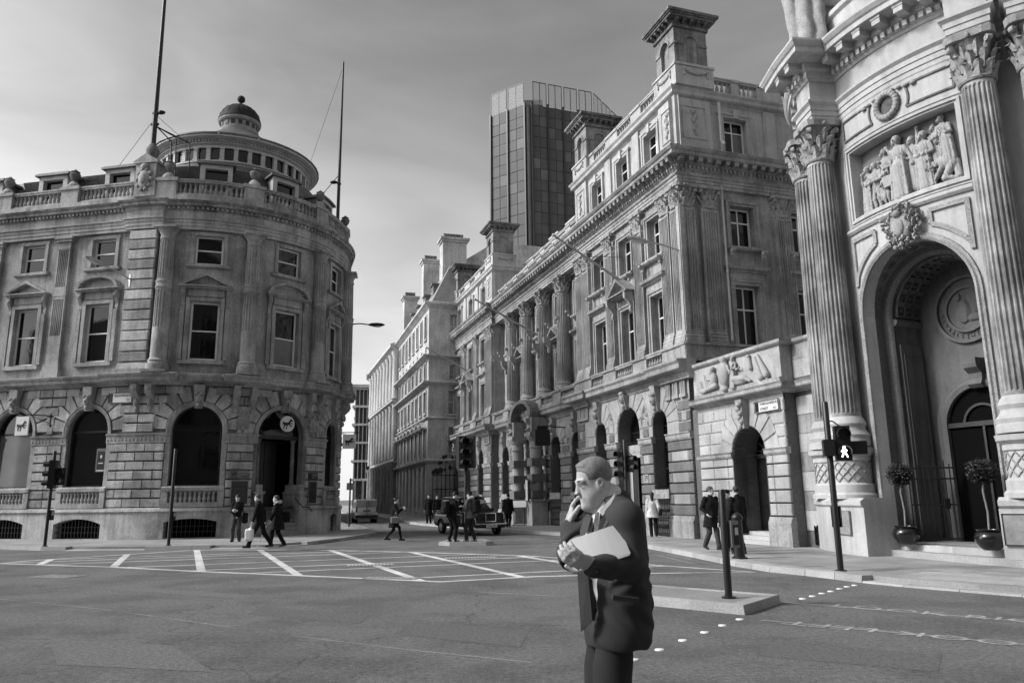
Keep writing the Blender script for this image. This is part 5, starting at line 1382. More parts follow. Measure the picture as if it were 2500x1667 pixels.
APROF = [(-.4, 17.66), (.02, 17.66), (.06, 17.72), (.2, 17.78), (.24, 17.82), (.24, 17.94), (.32, 18.04), (.32, 18.1), (-.4, 18.14)]
c2_ = RM.P(0, -.3, 0) + Vector((RT.n.x, RT.n.y, 0)) * -.3
mb = MB(); mold(mb, [RT.P(14, -.3, 0), c2_, RM.P(CEN[0], -.3, 0), RM.P(CEN[0], -6, 0)], APROF, RT.n); obj('attic_cornice', mb, ATT, RB)
cf = [RM.P(CEN[1], -6, 0), RM.P(CEN[1], -.3, 0), RM.P(UL, -.3, 0), RM.P(UL, -6, 0)]
mb = MB(); mold(mb, cf, APROF, -RE); obj('attic_cornice', mb, ATT, RB)
bma = baluster_mesh(.5, .085, ATT, 7)
def parapet(p, a, b, panels, z0, z1, d, m):
    cur = a
    for pa, pb in panels + [(b, b)]:
        mb = MB(); blk(mb, p, cur, pa, d - .3, d, z0, z1 - .12); blk(mb, p, cur - .0, pa, d - .36, d + .06, z1 - .12, z1); obj('parapet', mb, m, RB)
        if pb > pa: balustrade(p, RB, pa, pb, z0, z1, d - .15, m, .21, z1 - z0 - .5 - .14 if z1 - z0 > .7 else .1, .14, .26, bma if z1 - z0 > .7 else bmb)
        cur = pb
bmb = baluster_mesh(.42, .075, ATT, 6)
parapet(RM, 1.6, 8.9, [(1.9, 3.2), (4.2, 5.6), (6.9, 8.3)], 18.1, 18.98, -.32, ATT)
parapet(RT, 1.95, 8, [(2.15, 3.1), (3.5, 4.4), (5.6, 6.9)], 18.1, 18.98, -.32, ATT)
parapet(RM, 27.5, 36.3, [(28, 29.4), (31, 32.6), (34.2, 35.6)], 18.1, 18.98, -.32, ATT)
parapet(RM, CEN[0], CEN[1], [(11.2, 12.6), (13.4, 14.8), (15.6, 17.0), (17.8, 19.4), (20.2, 21.6), (22.4, 23.8), (24.3, 25.4)], 15.6, 16.26, -.62, ATT)
# set-back attic behind the middle parapet, with its own balustrade and small dormers
mb = MB(); blk(mb, RM, CEN[0], CEN[1], -6, -2.6, 15.6, 17.6); obj('set_back_attic', mb, ATT, RB)
mb = MB(); moldp(mb, RM, CEN[0], CEN[1], [(-2.7, 17.55), (-2.4, 17.6), (-2.3, 17.75), (-2.7, 17.8)]); obj('set_back_cornice', mb, ATT, RB)
parapet(RM, CEN[0], CEN[1], [(11.2, 12.6), (13.4, 14.8), (15.6, 17.0), (17.8, 19.4), (20.2, 21.6), (22.4, 23.8)], 17.78, 18.46, -2.62, ATT)
for c in (12.0, 15.0, 18.0, 21.0): 
    mb = MB(); blk(mb, RM, c - .7, c + .7, -4.6, -3.2, 17.6, 19.0); blk(mb, RM, c - .85, c + .85, -4.8, -3.05, 19.0, 19.12); obj('roof_dormer', mb, WHITE_STONE, RB)
mb = MB(); mb.add([RM.P(0, -.6, 18.0), RM.P(UL, -.6, 18.0), RM.P(UL, -5, 20.6), RM.P(0, -5, 20.6), RM.P(UL, -14, 20.6), RM.P(0, -14, 20.6)], [(0, 1, 2, 3), (3, 2, 4, 5)])
mb = MB(); mb.add([RM.P(.8, -1.6, 18.05), RM.P(CEN[0] - .4, -1.6, 18.05), RM.P(CEN[0] - .4, -6.5, 18.3), RM.P(.8, -6.5, 18.3)], [(0, 1, 2, 3)])
mb.add([RM.P(CEN[1] + .4, -1.6, 18.05), RM.P(UL - .4, -1.6, 18.05), RM.P(UL - .4, -6.5, 18.3), RM.P(CEN[1] + .4, -6.5, 18.3)], [(0, 1, 2, 3)])
mb.add([RM.P(CEN[0], -6, 17.5), RM.P(CEN[1], -6, 17.5), RM.P(CEN[1], -9, 20), RM.P(CEN[0], -9, 20), RM.P(CEN[0], -16, 20), RM.P(CEN[1], -16, 20)], [(0, 1, 2, 3), (3, 2, 5, 4)])
obj('roof', mb, SLATE, RB)
# chimneys
def chimney(c, s_, w_=1.5, zb=18.1):
    """square stack with blind arches; c: main-front position of its near edge centre"""
    u0, u1 = c - w_ / 2, c + w_ / 2; d1 = -.25; d0 = d1 - 1.55
    mb = MB(); blk(mb, RM, u0 - .15, u1 + .15, d0 - .15, d1 + .1, zb, zb + .85); blk(mb, RM, u0 - .2, u1 + .2, d0 - .2, d1 + .15, zb + .85, zb + .95)
    ch = obj('chimney_base', mb, ATT, RB); swag(RM, ch, c, zb + .66, d1 + .12, 1.0)
    rt = Line((RM.P(u0 - .15, d1 + .1, 0)).xy, Vector((.9488, .3158)), Vector((.3158, -.9488))); swag(rt, ch, .95, zb + .66, .03, 1.1)
    q = MB(); z0, z1 = zb + .95, zb + 2.65
    L4 = [Line(RM.P(u1, d1, 0).xy, -RE, RN), Line(RM.P(u0, d1, 0).xy, Vector((.9488, .3158)), Vector((.3158, -.9488)))]
    for ln, wd in ((L4[0], w_), (L4[1], 1.55)):
        wall(q, ln, 0, wd, z0, z1, 0, [Op(wd / 2, .33, z0, z0 + 1.35, 'a')], .16)
        bk = MB(); plate(bk, ln, Op(wd / 2, .33, z0, z0 + 1.35, 'a'), -.15); q.add(bk.v, bk.f)
        arch_sweep(q, ln, Op(wd / 2, .33, z0 + 1.0, z0 + 1.35, 'a'), [(0, 0), (0, .05), (.1, .05), (.1, 0)])
        blk(q, ln, 0, wd / 2 - .33, 0, .05, z0 + .95, z0 + 1.03); blk(q, ln, wd / 2 + .33, wd, 0, .05, z0 + .95, z0 + 1.03)
    blk(q, RM, u0 + .01, u1, d0, d1 - .17, z0, z1); st = obj('chimney_stack', q, mat('chimney_stone', .24, .88, 0, .2, (.25, 1.2), (.2, 12), .3, 40, 0, .4, .35), ch)
    cap = MB()
    for k, (e, za, zc) in enumerate(((.08, 0, .12), (.3, .34, .44), (.36, .44, .5), (.42, .5, .62))): blk(cap, RM, u0 - e, u1 + e, d0 - e, d1 + e, z1 + za, z1 + zc)
    blk(cap, RM, u0 - .04, u1 + .04, d0 - .04, d1 + .04, z1 + .12, z1 + .34); obj('chimney_cap', cap, SOOT, ch)
    for ln, wd in ((L4[0], w_), (L4[1], 1.55)):
        for i in range(5):
            mb = MB(); bracket(mb, ln, .1 + (wd - .2) * i / 4, .13, z1 + .08, z1 + .34, .26, .05); obj('cap_bracket', mb, SOOT, ch)
    return ch
chimney(.75, 0, 1.5); chimney(9.75, 0, 1.5); chimney(26.6, 0, 1.7); chimney(37.1, 0, 1.7)
mb = MB(); q = RT.P(2.3, -1.2, 0); mb.pipe([RT.P(1.95, -1.2, 20.1), RT.P(2.15, -1.2, 20.1), RT.P(2.3, -1.2, 19.9), RT.P(2.75, -1.2, 18.9)], .03); obj('vent_pipe', mb, LEAD, RB)
mb = MB(); mb.pipe([RT.P(2.2, .02, 17.6), RT.P(2.2, .02, 15.9), RT.P(2.25, .15, 15.7)], .06, 8); mb.pipe([RT.P(2.05, 0, 13.9), RT.P(2.05, .02, 7.5)], .045, 8); obj('drain_pipe', mb, mat('pipe_grey', .4, .6), RB)
# back volume so that the building is solid from the side
mb = MB(); blk(mb, RM, 1.6, UL - .3, -14, -2.2, .12, 17.5); obj('core', mb, ATT, RB)
# ---- low wing with the carved panel
AN = thing('corner_wing', 'low rusticated wing with arched doorway and carved relief panel above it', 'building wing', (8.0, 24.5, .12))
ao = Op(-3.4, .88, .48, 3.86, 'a')
mb = MB(); wall(mb, RM, -5.32, -.05, .12, 4.75, -.06, [Op(ao.c, ao.h, .12, ao.t, 'a')], .9); blk(mb, RM, -5.32, -5.3, -3, -.06, .12, 4.75); aw = obj('wing_wall', mb, JOINT, AN)
WBL = mat('wing_ashlar', .37, .85, 0, .25, (.12, 1.), (.12, 16), .3, 40, .1, .12, .2)
zz = [1.0 + .395 * i for i in range(10)]
rusticate(RM, aw, -5.32, -4.62, zz[:6], [], -.06, .09, WBL, L=.9, gz=.05); rusticate(RM, aw, -2.2, -.5, zz[:6], [], -.06, .09, WBL, L=.95, gz=.05)
rusticate(RM, aw, -4.62, -2.2, zz[:6], [Op(ao.c, ao.h, 0, 5)], -.06, .09, WBL, L=.95, gz=.05)
rusticate(RM, aw, -5.32, -.5, zz[5:], [Op(ao.c, ao.h, 0, ao.t, 'a')], -.06, .09, WBL, ro=.62, L=.85, gz=.05)
mb = MB(); wall(mb, RM, -5.32, -.5, 3.0, 4.74, -.0, [Op(ao.c, ao.h, 2.9, ao.t, 'a')], .06); obj('spandrel', mb, WBL, AN)
voussoirs(RM, aw, ao, .02, .75, 9, -.06, .1, WBL, (4,), .014, 4.55)
mb = MB(); arch_sweep(mb, RM, ao, [(0, -.5), (0, .02), (.02, .02)], .9); obj('arch_reveal', mb, DRK, AN)
for a, b in ((-5.36, ao.c - ao.h), (ao.c + ao.h, -.4)):
    mb = MB(); moldp(mb, RM, a, b, [(-.1, .12), (.12, .12), (.12, .8), (.08, .9), (.05, .98), (-.1, .98)]); obj('plinth', mb, RSTONE, AN)
for a, b in ((-5.36, ao.c - ao.h), (ao.c + ao.h, -.4)):
    mb = MB(); moldp(mb, RM, a, b, [(-.1, 2.86), (.06, 2.86), (.1, 2.92), (.1, 3.0), (.14, 3.06), (-.1, 3.08)]); obj('impost_band', mb, RSTONE, AN)
mb = MB(); blk(mb, RM, ao.c - ao.h, ao.c + ao.h, -.95, -.9, .48, 2.85); dd = obj('door', mb, mat('door_black', .008, .35, 0, .5), AN)
for a, b in ((-.8, -.06), (.06, .8)):
    for z0, z1 in ((.65, 1.2), (1.3, 1.95), (2.05, 2.7)):
        mb = MB(); blk(mb, RM, ao.c + a, ao.c + b, -.9, -.87, z0, z1); obj('door_panel', mb, MATS['door_black'], dd)
mb = MB(); blk(mb, RM, ao.c - ao.h, ao.c + ao.h, -.95, -.82, 2.85, 2.98); obj('transom', mb, DARKW, AN)
mb = MB(); plate(mb, RM, Op(ao.c, .88, 2.98, 3.86, 'a'), -.92); fl = obj('fanlight', mb, GLASS, AN)
mb = MB()
for i in range(9):
    a = PI * (i + .5) / 9; mb.pipe([RM.P(ao.c + .16 * math.cos(a), -.86, 2.98 + .16 * math.sin(a)), RM.P(ao.c + .84 * math.cos(a), -.86, 2.98 + .84 * math.sin(a))], .012, 4)
for r_ in (.2, .5): mb.pipe([RM.P(ao.c + r_ * math.cos(PI * i / 12), -.86, 2.98 + r_ * math.sin(PI * i / 12)) for i in range(13)], .012, 4)
obj('fanlight_bars', mb, mat('bar_grey', .08, .4), fl)
for i in range(3):
    mb = MB(); blk(mb, RM, ao.c - ao.h, ao.c + ao.h, -.9, .1 - .24 * i, .12 + .12 * i, .24 + .12 * i); obj('step', mb, mat('step_pale', .42, .8, 0, .25, (.1, 2.), (.1, 20), .2, 40), AN)
mb = MB(); z0, z1 = 3.78, 4.72
mb.hexa([RM.P(ao.c - .12, 0, z0), RM.P(ao.c + .12, 0, z0), RM.P(ao.c + .17, 0, z1), RM.P(ao.c - .17, 0, z1), RM.P(ao.c - .12, .2, z0), RM.P(ao.c + .12, .2, z0), RM.P(ao.c + .17, .3, z1), RM.P(ao.c - .17, .3, z1)])
for i in range(6): lump(mb, RM, ao.c + (.04 if i % 2 else -.04), .3 - .02 * i, 4.55 - .14 * i, .13 - .01 * i, .09, .1)
obj('keystone_head', mb, CARVE, AN, True, 60)
cprof = [(-.4, 4.72), (.06, 4.72), (.1, 4.78), (.28, 4.82), (.32, 4.86), (.32, 4.96), (.36, 5.02), (-.1, 5.1), (-.4, 5.1)]
apl = [RM.P(-.42, 0, 0), RM.P(-5.38, 0, 0), RM.P(-5.38, -.45, 0), RM.P(-8, -.45, 0)]
mb = MB(); mold(mb, apl, cprof, RN); obj('cornice', mb, COR2, AN)
mb = MB(); blk(mb, RM, -5.3, -.3, -.5, -.02, 5.08, 6.3); pw = obj('parapet_wall', mb, WBL, AN)
mb = MB(); mold(mb, apl, [(-.5, 6.22), (.04, 6.22), (.1, 6.28), (.1, 6.38), (-.2, 6.44), (-.5, 6.44)], RN); obj('coping', mb, RSTONE, AN)
mb = MB(); blk(mb, RM, -5.3, -.42, -.02, .06, 5.08, 5.22); obj('panel_ledge', mb, RSTONE, AN)
# smooth curved link with pale and dark courses, and its grille
for i in range(12):
    z0 = .6 + .57 * i
    if z0 > 6: break
    if not (4.6 < z0 + .3 < 5.05): put_block('stone_block', RM, aw, -8, -5.34, max(.12, z0), min(6.3, z0 + .565), -.47, .03, .01, (WBL, mat('stained_ashlar', .3, .85, 0, .25, (.25, 1.), (.15, 16), .3, 40, .1, .3, .3))[i % 2])
mb = MB(); blk(mb, RM, -8, -5.3, -3, -.47, .12, 6.3); obj('link_wall', mb, JOINT, AN)
mb = MB(); ob = Op(-6.05, .38, .2, .82, 's', .16); plate(mb, RM, ob, -.43); gg = obj('basement_grille', mb, BLACK, AN)
mb = MB()
for i in range(7): blk(mb, RM, -6.43 + .12 * i, -6.41 + .12 * i, -.43, -.41, .2, .75)
for z in (.3, .5, .68): blk(mb, RM, -6.43, -5.67, -.43, -.415, z, z + .02)
obj('grille_bars', mb, IRON, gg)
t, fn = plaque('street_sign', 'white nameplate THREADNEEDLE STREET above the arched door of the low wing', RM, -5.2, -3.98, 4.2, 4.56, .06, SIGNW, [('THREADNEEDLE', .14, .08, .125, 'CENTER'), ('STREET', -.1, -.08, .125, 'CENTER'), ('EC2', .42, -.09, .09, 'CENTER')], INK, border=INK)
mb = MB(); mb.add([fn(x, y, .002) for x, y in ((-.57, -.15), (-.38, -.15), (-.38, .15), (-.57, .15))], [(0, 1, 2, 3)]); obj('shield_panel', mb, INK, t)
t, fn = plaque('door_number', 'dark house number 39 beside the tall black doorway', RM, 3.35, 3.75, 2.18, 2.52, .045, LGT, [('39', 0, 0, .34, 'CENTER')], INK)
# ------------------------------------------------------------------ drum-shaped bank entrance on the right edge
DR = 5.7; DCN = (15.25, 20.9); DA0 = 148
DP = Arc(DCN, DR, R(DA0), R(262), 1, .2)
def DU_(deg): return (deg - DA0) * PI / 180 * DR
CA = 204.3
DB = thing('drum_entrance', 'curved corner entrance with tall coffered arch, fluted columns and carved frieze', 'bank entrance', (10, 18.6, .12))
AO = Op(DU_(CA), 1.6, .42, 7.95, 'a')
WS = WHITE_STONE
mb = MB(); wall(mb, DP, 0, DP.ue, .12, 9.0, 0, [AO], .3)
obj('arch_wall', mb, WS, DB)
pu0, pu1 = DU_(189), DU_(221.3)
mb = MB(); wall(mb, DP, 0, DP.ue, 9.0, 12.25, 0, [Op((pu0 + pu1) / 2, (pu1 - pu0) / 2, 9.13, 11.06)], .4)
obj('frieze_wall', mb, WS, DB)
mb = MB(); blk(mb, DP, pu0 - .02, pu1 + .02, -.46, -.385, 9.1, 11.1); RPB = obj('relief_ground', mb, mat('relief_shadow', .16, .85, 0, .2, (.2, 2.)), DB)  # ground coloured dark to deepen the shade between the figures
# moulded frame round the relief
def frame_path(mb, p, u0, u1, z0, z1, w_, d0, d1):
    blk(mb, p, u0 - w_, u1 + w_, d0, d1, z0 - w_, z0); blk(mb, p, u0 - w_, u1 + w_, d0, d1, z1, z1 + w_); blk(mb, p, u0 - w_, u0, d0, d1 - .004, z0, z1); blk(mb, p, u1, u1 + w_, d0, d1 - .004, z0, z1)
mb = MB(); frame_path(mb, DP, pu0 - .06, pu1 + .06, 9.07, 11.12, .07, 0, .05); frame_path(mb, DP, pu0 - .2, pu1 + .2, 8.95, 11.24, .03, 0, .03); obj('relief_frame', mb, WS, DB)
mb = MB(); moldp(mb, DP, DU_(185.5), DU_(223), [(0, 8.72), (.05, 8.72), (.1, 8.78), (.1, 8.84), (.05, 8.88), (0, 8.9)]); obj('string_course', mb, WS, DB)
# upper plain panels and the wreath
def ribbon(mb, p, pts, w_, d0, d1):
    V = []; F = []
    for i, (u, z) in enumerate(pts):
        a, b = pts[max(0, i - 1)], pts[min(len(pts) - 1, i + 1)]; t = Vector((b[0] - a[0], b[1] - a[1])).normalized(); n_ = Vector((-t.y, t.x)) * w_ / 2
        for s_, d in ((-1, d0), (-1, d1), (1, d1), (1, d0)): V.append(p.P(u + n_.x * s_, d, z + n_.y * s_))
    for i in range(len(pts) - 1):
        for k in range(4): F.append((4 * i + k, 4 * i + (k + 1) % 4, 4 * i + 4 + (k + 1) % 4, 4 * i + 4 + k))
    F += [(0, 1, 2, 3), tuple(4 * (len(pts) - 1) + k for k in (3, 2, 1, 0))]
    mb.add(V, F)
def arcpts(u, z, r_, a0, a1, n=12): return [(u + r_ * math.cos(a0 + (a1 - a0) * i / n), z + r_ * math.sin(a0 + (a1 - a0) * i / n)) for i in range(n + 1)]
wc = DU_(204.7)
mb = MB()
for s_ in (-1, 1):
    a = wc + s_ * .52; b = DU_(188) if s_ < 0 else DU_(221.8)
    uu = [a + (b - a) * i / 8 for i in range(9)]
    ribbon(mb, DP, [(u, 12.05) for u in uu], .05, 0, .04); ribbon(mb, DP, [(u, 11.46) for u in uu], .05, 0, .04); ribbon(mb, DP, [(b, 11.46), (b, 12.05)], .05, 0, .04)
    ribbon(mb, DP, arcpts(wc, 11.75, .6, 0 - .5 if s_ > 0 else PI - .5, .5 if s_ > 0 else PI + .5, 8), .05, 0, .04)
obj('panel_moulding', mb, SOOT, DB)
mb = MB(); V = []
for i in range(20):
    a = 2 * PI * i / 20; lump(mb, DP, wc + .3 * math.cos(a), .06, 11.74 + .33 * math.sin(a), .1, .09, .09, 6, 5)
for i in range(9): lump(mb, DP, wc + (-.75 + .19 * i), .05, 12.06 - .03 * abs(i - 4) + .06, .08, .06, .05, 6, 4)
obj('wreath', mb, CARVE, DB, True, 60)
mb = MB(); plate(mb, DP, Op(wc, .22, 11.5, 11.98), .012); obj('roundel_hollow', mb, SOOT, DB)
# arch ornament: outer bead, roundels along the soffit
mb = MB(); arch_sweep(mb, DP, AO, [(0, -.02), (0, .06), (.06, .1), (.1, .06), (.16, .06), (.18, .0)], .42, 26); obj('archivolt', mb, mat('arch_carving', .3, .85, 0, .2, (.2, 3.), (.35, 26), .5, 50), DB)
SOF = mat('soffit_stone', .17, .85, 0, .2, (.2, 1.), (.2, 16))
tx_, nx_ = Vector((-math.sin(R(CA)), math.cos(R(CA)))), Vector((math.cos(R(CA)), math.sin(R(CA))))
DN = Line(DP.P(AO.c, 0, 0).xy, tx_, nx_)               # straight frame at the arch centre: u left/right, d outward
o2 = Op(0, 1.6, .42, 7.95, 'a'); o3 = Op(0, 1.34, .42, 7.69, 'a')
# soffit band between outer arch and inner arch, then the tunnel vault
mb = MB(); V = []
ol = o2.outline(24)
A1 = [DP.P(AO.c + u, -.28, z) for u, z in ol]; A2 = [DN.P(u, -.95, z) for u, z in ol]; n = len(ol)
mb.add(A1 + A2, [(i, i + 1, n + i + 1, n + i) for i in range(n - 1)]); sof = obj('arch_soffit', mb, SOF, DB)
rl = MB(); rl.lathe((0, 0, 0), [(.14, 0), (.14, .03), (.1, .05), (.05, .03), (.04, .07), (0, .08)], 12); rle = mk_mesh('soffit_roundel', rl, mat('roundel_dark', .12, .85, 0, .2))
def on_soffit(name, me, par, s_, d):
    """s_: distance along the arch from the left foot"""
    sp = AO.sp() - .42; Lq = PI * 1.6
    if s_ < sp: u, z, nrm = -1.6, .42 + s_, Vector((1, 0))
    elif s_ < sp + Lq: a = PI - (s_ - sp) / 1.6; u, z, nrm = 1.6 * math.cos(a), AO.sp() + 1.6 * math.sin(a), Vector((-math.cos(a), -math.sin(a)))
    else: u, z, nrm = 1.6, AO.sp() - (s_ - sp - Lq), Vector((-1, 0))
    w3 = Vector((tx_.x * nrm.x, tx_.y * nrm.x, nrm.y))
    o = inst(name, me, par, DN.P(u, d, z)); o.rotation_euler = w3.to_track_quat('Z', 'Y').to_euler(); return o
tot = 2 * (AO.sp() - .42) + PI * 1.6
for i in range(44): on_soffit('soffit_roundel', rle, sof, .2 + (tot - .4) * i / 43, -.6)
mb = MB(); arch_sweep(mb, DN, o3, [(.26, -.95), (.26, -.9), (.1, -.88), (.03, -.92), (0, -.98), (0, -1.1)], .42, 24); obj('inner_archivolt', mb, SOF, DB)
ol = o3.outline(24); A1 = [DN.P(u, -1.0, z) for u, z in ol]; A2 = [DN.P(u, -2.05, z) for u, z in ol]
mb = MB(); mb.add(A1 + A2, [(i, i + 1, n + i + 1, n + i) for i in range(n - 1)])
INS = mat('porch_stone', .12, .85, 0, .2, (.12, 1.), (.1, 14), .2, 40, 0, .15, .1)  # tone lowered so the colour carries the porch's shade
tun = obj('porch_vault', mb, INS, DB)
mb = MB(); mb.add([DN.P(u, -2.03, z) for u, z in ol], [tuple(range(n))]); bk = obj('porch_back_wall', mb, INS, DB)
mb = MB(); mb.add([DN.P(-1.6, 0, .42), DN.P(1.6, 0, .42), DN.P(1.4, -2.05, .42), DN.P(-1.4, -2.05, .42)], [(0, 1, 2, 3)]); obj('porch_floor', mb, GRANITE, DB)
# coffers: frames stand proud, each hollow is dark
for i in range(11):
    a0, a1 = PI * (i + .12) / 11, PI * (i + .88) / 11
    for k in range(3):
        d0, d1 = -1.13 - .3 * k, -1.13 - .3 * k - .25; r_ = 1.325; mb = MB()
        q = lambda rr, a, d: DN.P(rr * math.cos(a), d, AO.sp() + rr * math.sin(a))
        am = (a0 + a1) / 2
        mb.add([q(r_, a0, d0), q(r_, a1, d0), q(r_, a1, d1), q(r_, a0, d1), q(r_ + .0, a0 + .05, d0 - .03), q(r_, a1 - .05, d0 - .03), q(r_, a1 - .05, d1 + .03), q(r_, a0 + .05, d1 + .03)], [(4, 5, 6, 7)])
        mb.ball(q(r_ - .02, am, (d0 + d1) / 2), .07, 6, 4)
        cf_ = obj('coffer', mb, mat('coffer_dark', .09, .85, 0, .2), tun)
        mb = MB()
        for A, B_, D, E_ in ((a0 - .035, a0 + .02, d0, d1), (a1 - .02, a1 + .035, d0, d1), (a0, a1, d0 + .02, d0 - .015), (a0, a1, d1 + .015, d1 - .02)):
            mb.hexa([q(1.34, A, D), q(1.34, B_, D), q(1.34, B_, E_), q(1.34, A, E_), q(1.27, A, D), q(1.27, B_, D), q(1.27, B_, E_), q(1.27, A, E_)])
        obj('coffer_frame', mb, INS, cf_)
# side panel inside, back wall with round medallion and an arched inner door
SL = Line(DN.P(-1.34, -1.0, 0).xy, -nx_, tx_)
mb = MB(); blk(mb, SL, .12, .95, 0, .05, .6, 5.6); frame_path(mb, SL, .24, .84, .8, 5.3, .04, .05, .08); moldp(mb, SL, 0, 1.03, [(0, 6.1), (.06, 6.12), (.12, 6.2), (.12, 6.26), (0, 6.3)]); obj('side_panel', mb, INS, DB)
BL = Line(DN.P(0, -2.03, 0).xy, tx_, nx_)
mb = MB()
for r_, w_, d in ((.86, .08, .1), (.58, .07, .08)):
    ribbon(mb, BL, arcpts(.1, 6.35, r_, 0, 2 * PI, 40), w_, 0, d)
md = obj('medallion_ring', mb, INS, bk)
mb = MB(); mb.add([BL.P(  .1 + .56 * math.cos(2 * PI * i / 28), .02, 6.35 + .56 * math.sin(2 * PI * i / 28)) for i in range(28)], [tuple(range(28))]); lump(mb, BL, 0, .03, 6.3, .2, .08, .34); lump(mb, BL, .3, .03, 6.1, .26, .06, .1); lump(mb, BL, -.1, .03, 6.7, .09, .07, .11); lump(mb, BL, .35, .03, 6.5, .12, .05, .3); obj('medallion_scene', mb, INS, md)
word = 'ESTABLISHED A.D.'
for i, ch in enumerate(word):
    if ch == ' ': continue
    a = PI * 1.02 + PI * .95 * i / (len(word) - 1); ca, sa = math.cos(a), math.sin(a); cx_, cz_ = .1 + .72 * ca, 6.35 + .72 * sa
    tm_ = text_mb(ch, .14, lambda x, y, o: BL.P(cx_ - sa * x - ca * y, .02 + o, cz_ + ca * x - sa * y), .02); obj('ring_letter', tm_, SOOT, md)
io = Op(.15, .95, .42, 4.3, 'a')
mb = MB(); arch_sweep(mb, BL, io, [(0, 0), (0, .14), (.12, .16), (.2, .1), (.3, .1), (.34, 0)], .42, 20); obj('inner_arch', mb, INS, bk)
mb = MB(); plate(mb, BL, io, .02); idr = obj('inner_door', mb, BLACK, bk)
mb = MB(); blk(mb, BL, -.8, 1.1, .02, .1, 3.3, 3.42); blk(mb, BL, .12, .18, .02, .08, .42, 3.3); ribbon(mb, BL, arcpts(.15, 3.35, .5, 0, PI, 14), .06, .02, .08); obj('door_bars', mb, DARKW, idr)
mb = MB(); bracket(mb, BL, .2, .36, 4.25, 5.0, .4, .2); obj('inner_keystone', mb, INS, bk)
# spandrel panels and the crest
mb = MB()
for s_ in (-1, 1):
    b = DU_(187.2) if s_ < 0 else DU_(221.2); top = 8.52
    a_end = .62
    pts = arcpts(AO.c, AO.sp(), 2.0, PI / 2 + .42 if s_ < 0 else PI / 2 - .42, PI - .62 if s_ < 0 else .62, 10)
    pts = [(u, z) for u, z in pts if (u > b + .06 if s_ < 0 else u < b - .06)]
    st = pts[0]; en = pts[-1]
    ribbon(mb, DP, pts, .11, 0, .06)
    ribbon(mb, DP, [(st[0], top), ((st[0] + b) / 2, top), (b, top)], .11, 0, .062); ribbon(mb, DP, [(b, top + .05), (b, en[1] - .3), (en[0], en[1])], .11, 0, .058); ribbon(mb, DP, [(st[0], top), st], .11, 0, .058)
obj('spandrel_moulding', mb, MATS['arch_carving'], DB)
mb = MB(); cu_ = DU_(205.6)
lump(mb, DP, cu_, .16, 8.3, .3, .16, .42, 12, 8); lump(mb, DP, cu_, .28, 8.26, .17, .1, .24, 12, 8); lump(mb, DP, cu_, .3, 8.62, .13, .1, .1)
random.seed(3)
for i in range(170):
    a = random.uniform(0, 2 * PI); r_ = random.uniform(.24, .58); lump(mb, DP, cu_ + r_ * math.cos(a) * (.95 + .15 * math.sin(a)), random.uniform(.1, .34) * (1.25 - r_), 8.32 + r_ * math.sin(a) * 1.05, random.uniform(.02, .06), .07, random.uniform(.03, .08), 5, 4)
obj('carved_crest', mb, CARVE, DB, True, 60)
# plinth either side, columns
CL = [171.6, 182.5, 227.6, 238.5]
for a, b in ((160, 192.5), (221.6, 250)):
    mb = MB(); blk(mb, DP, DU_(a), DU_(b), 0, .95, .12, 1.3); moldp(mb, DP, DU_(a), DU_(b), [(0, 1.3), (.95, 1.3), (1.01, 1.36), (1.01, 1.46), (.95, 1.5), (.9, 1.54), (0, 1.54)]); obj('pedestal', mb, WS, DB)
DIA = mat('diaper_stone', .28, .85, 0, .2, (.2, 2.), (.2, 20))
drumm = lathe_mesh('pedestal_drum', [(.62, 0), (.62, .1), (.56, .16), (.56, .36), (.52, .4), (.5, .42), (.5, .98), (.54, 1.0), (.54, 1.12), (.64, 1.2), (.66, 1.32)], 32, WS, 30)
dbs = lathe_mesh('column_base', [(.6, 0), (.6, .16), (.58, .2), (.6, .3), (.5, .42), (.48, .5), (.52, .6), (.46, .74), (.41, .8)], 32, WS, 30)
lat = MB()
for k in range(14):
    for sg in (1, -1):
        pts = []
        for i in range(7): a = 2 * PI * k / 14 + sg * i / 6 * 2 * PI / 14 * 2.0; pts.append((.51 * math.cos(a), .51 * math.sin(a), .44 + .52 * i / 6))
        lat.pipe(pts, .018, 4)
    lat.ball((.5 * math.cos(2 * PI * k / 14), .5 * math.sin(2 * PI * k / 14), .7), .045, 6, 4)
late = mk_mesh('diaper_lattice', lat, DIA)
dsh = fluted_shaft('column_shaft', .41, .35, 11.05 - 3.7, 22, mat('column_stone', .33, .85, 0, .2, (.22, 1.1), (.12, 14), .2, 50, 0, .3, .4), (.01, .99))
dcap = corinthian('capital', .39, 1.18, CARVE)
for a in CL:
    q = DP.P(DU_(a), .52, 0); rz = DP.rz(DU_(a))
    pd = inst('pedestal_drum', drumm, DB, (q.x, q.y, 1.52), rz); inst('diaper_lattice', late, pd, (q.x, q.y, 1.52), rz)
    inst('column_base', dbs, DB, (q.x, q.y, 2.88), rz); inst('column_shaft', dsh, DB, (q.x, q.y, 3.68), rz); inst('capital', dcap, DB, (q.x, q.y, 11.04), rz)
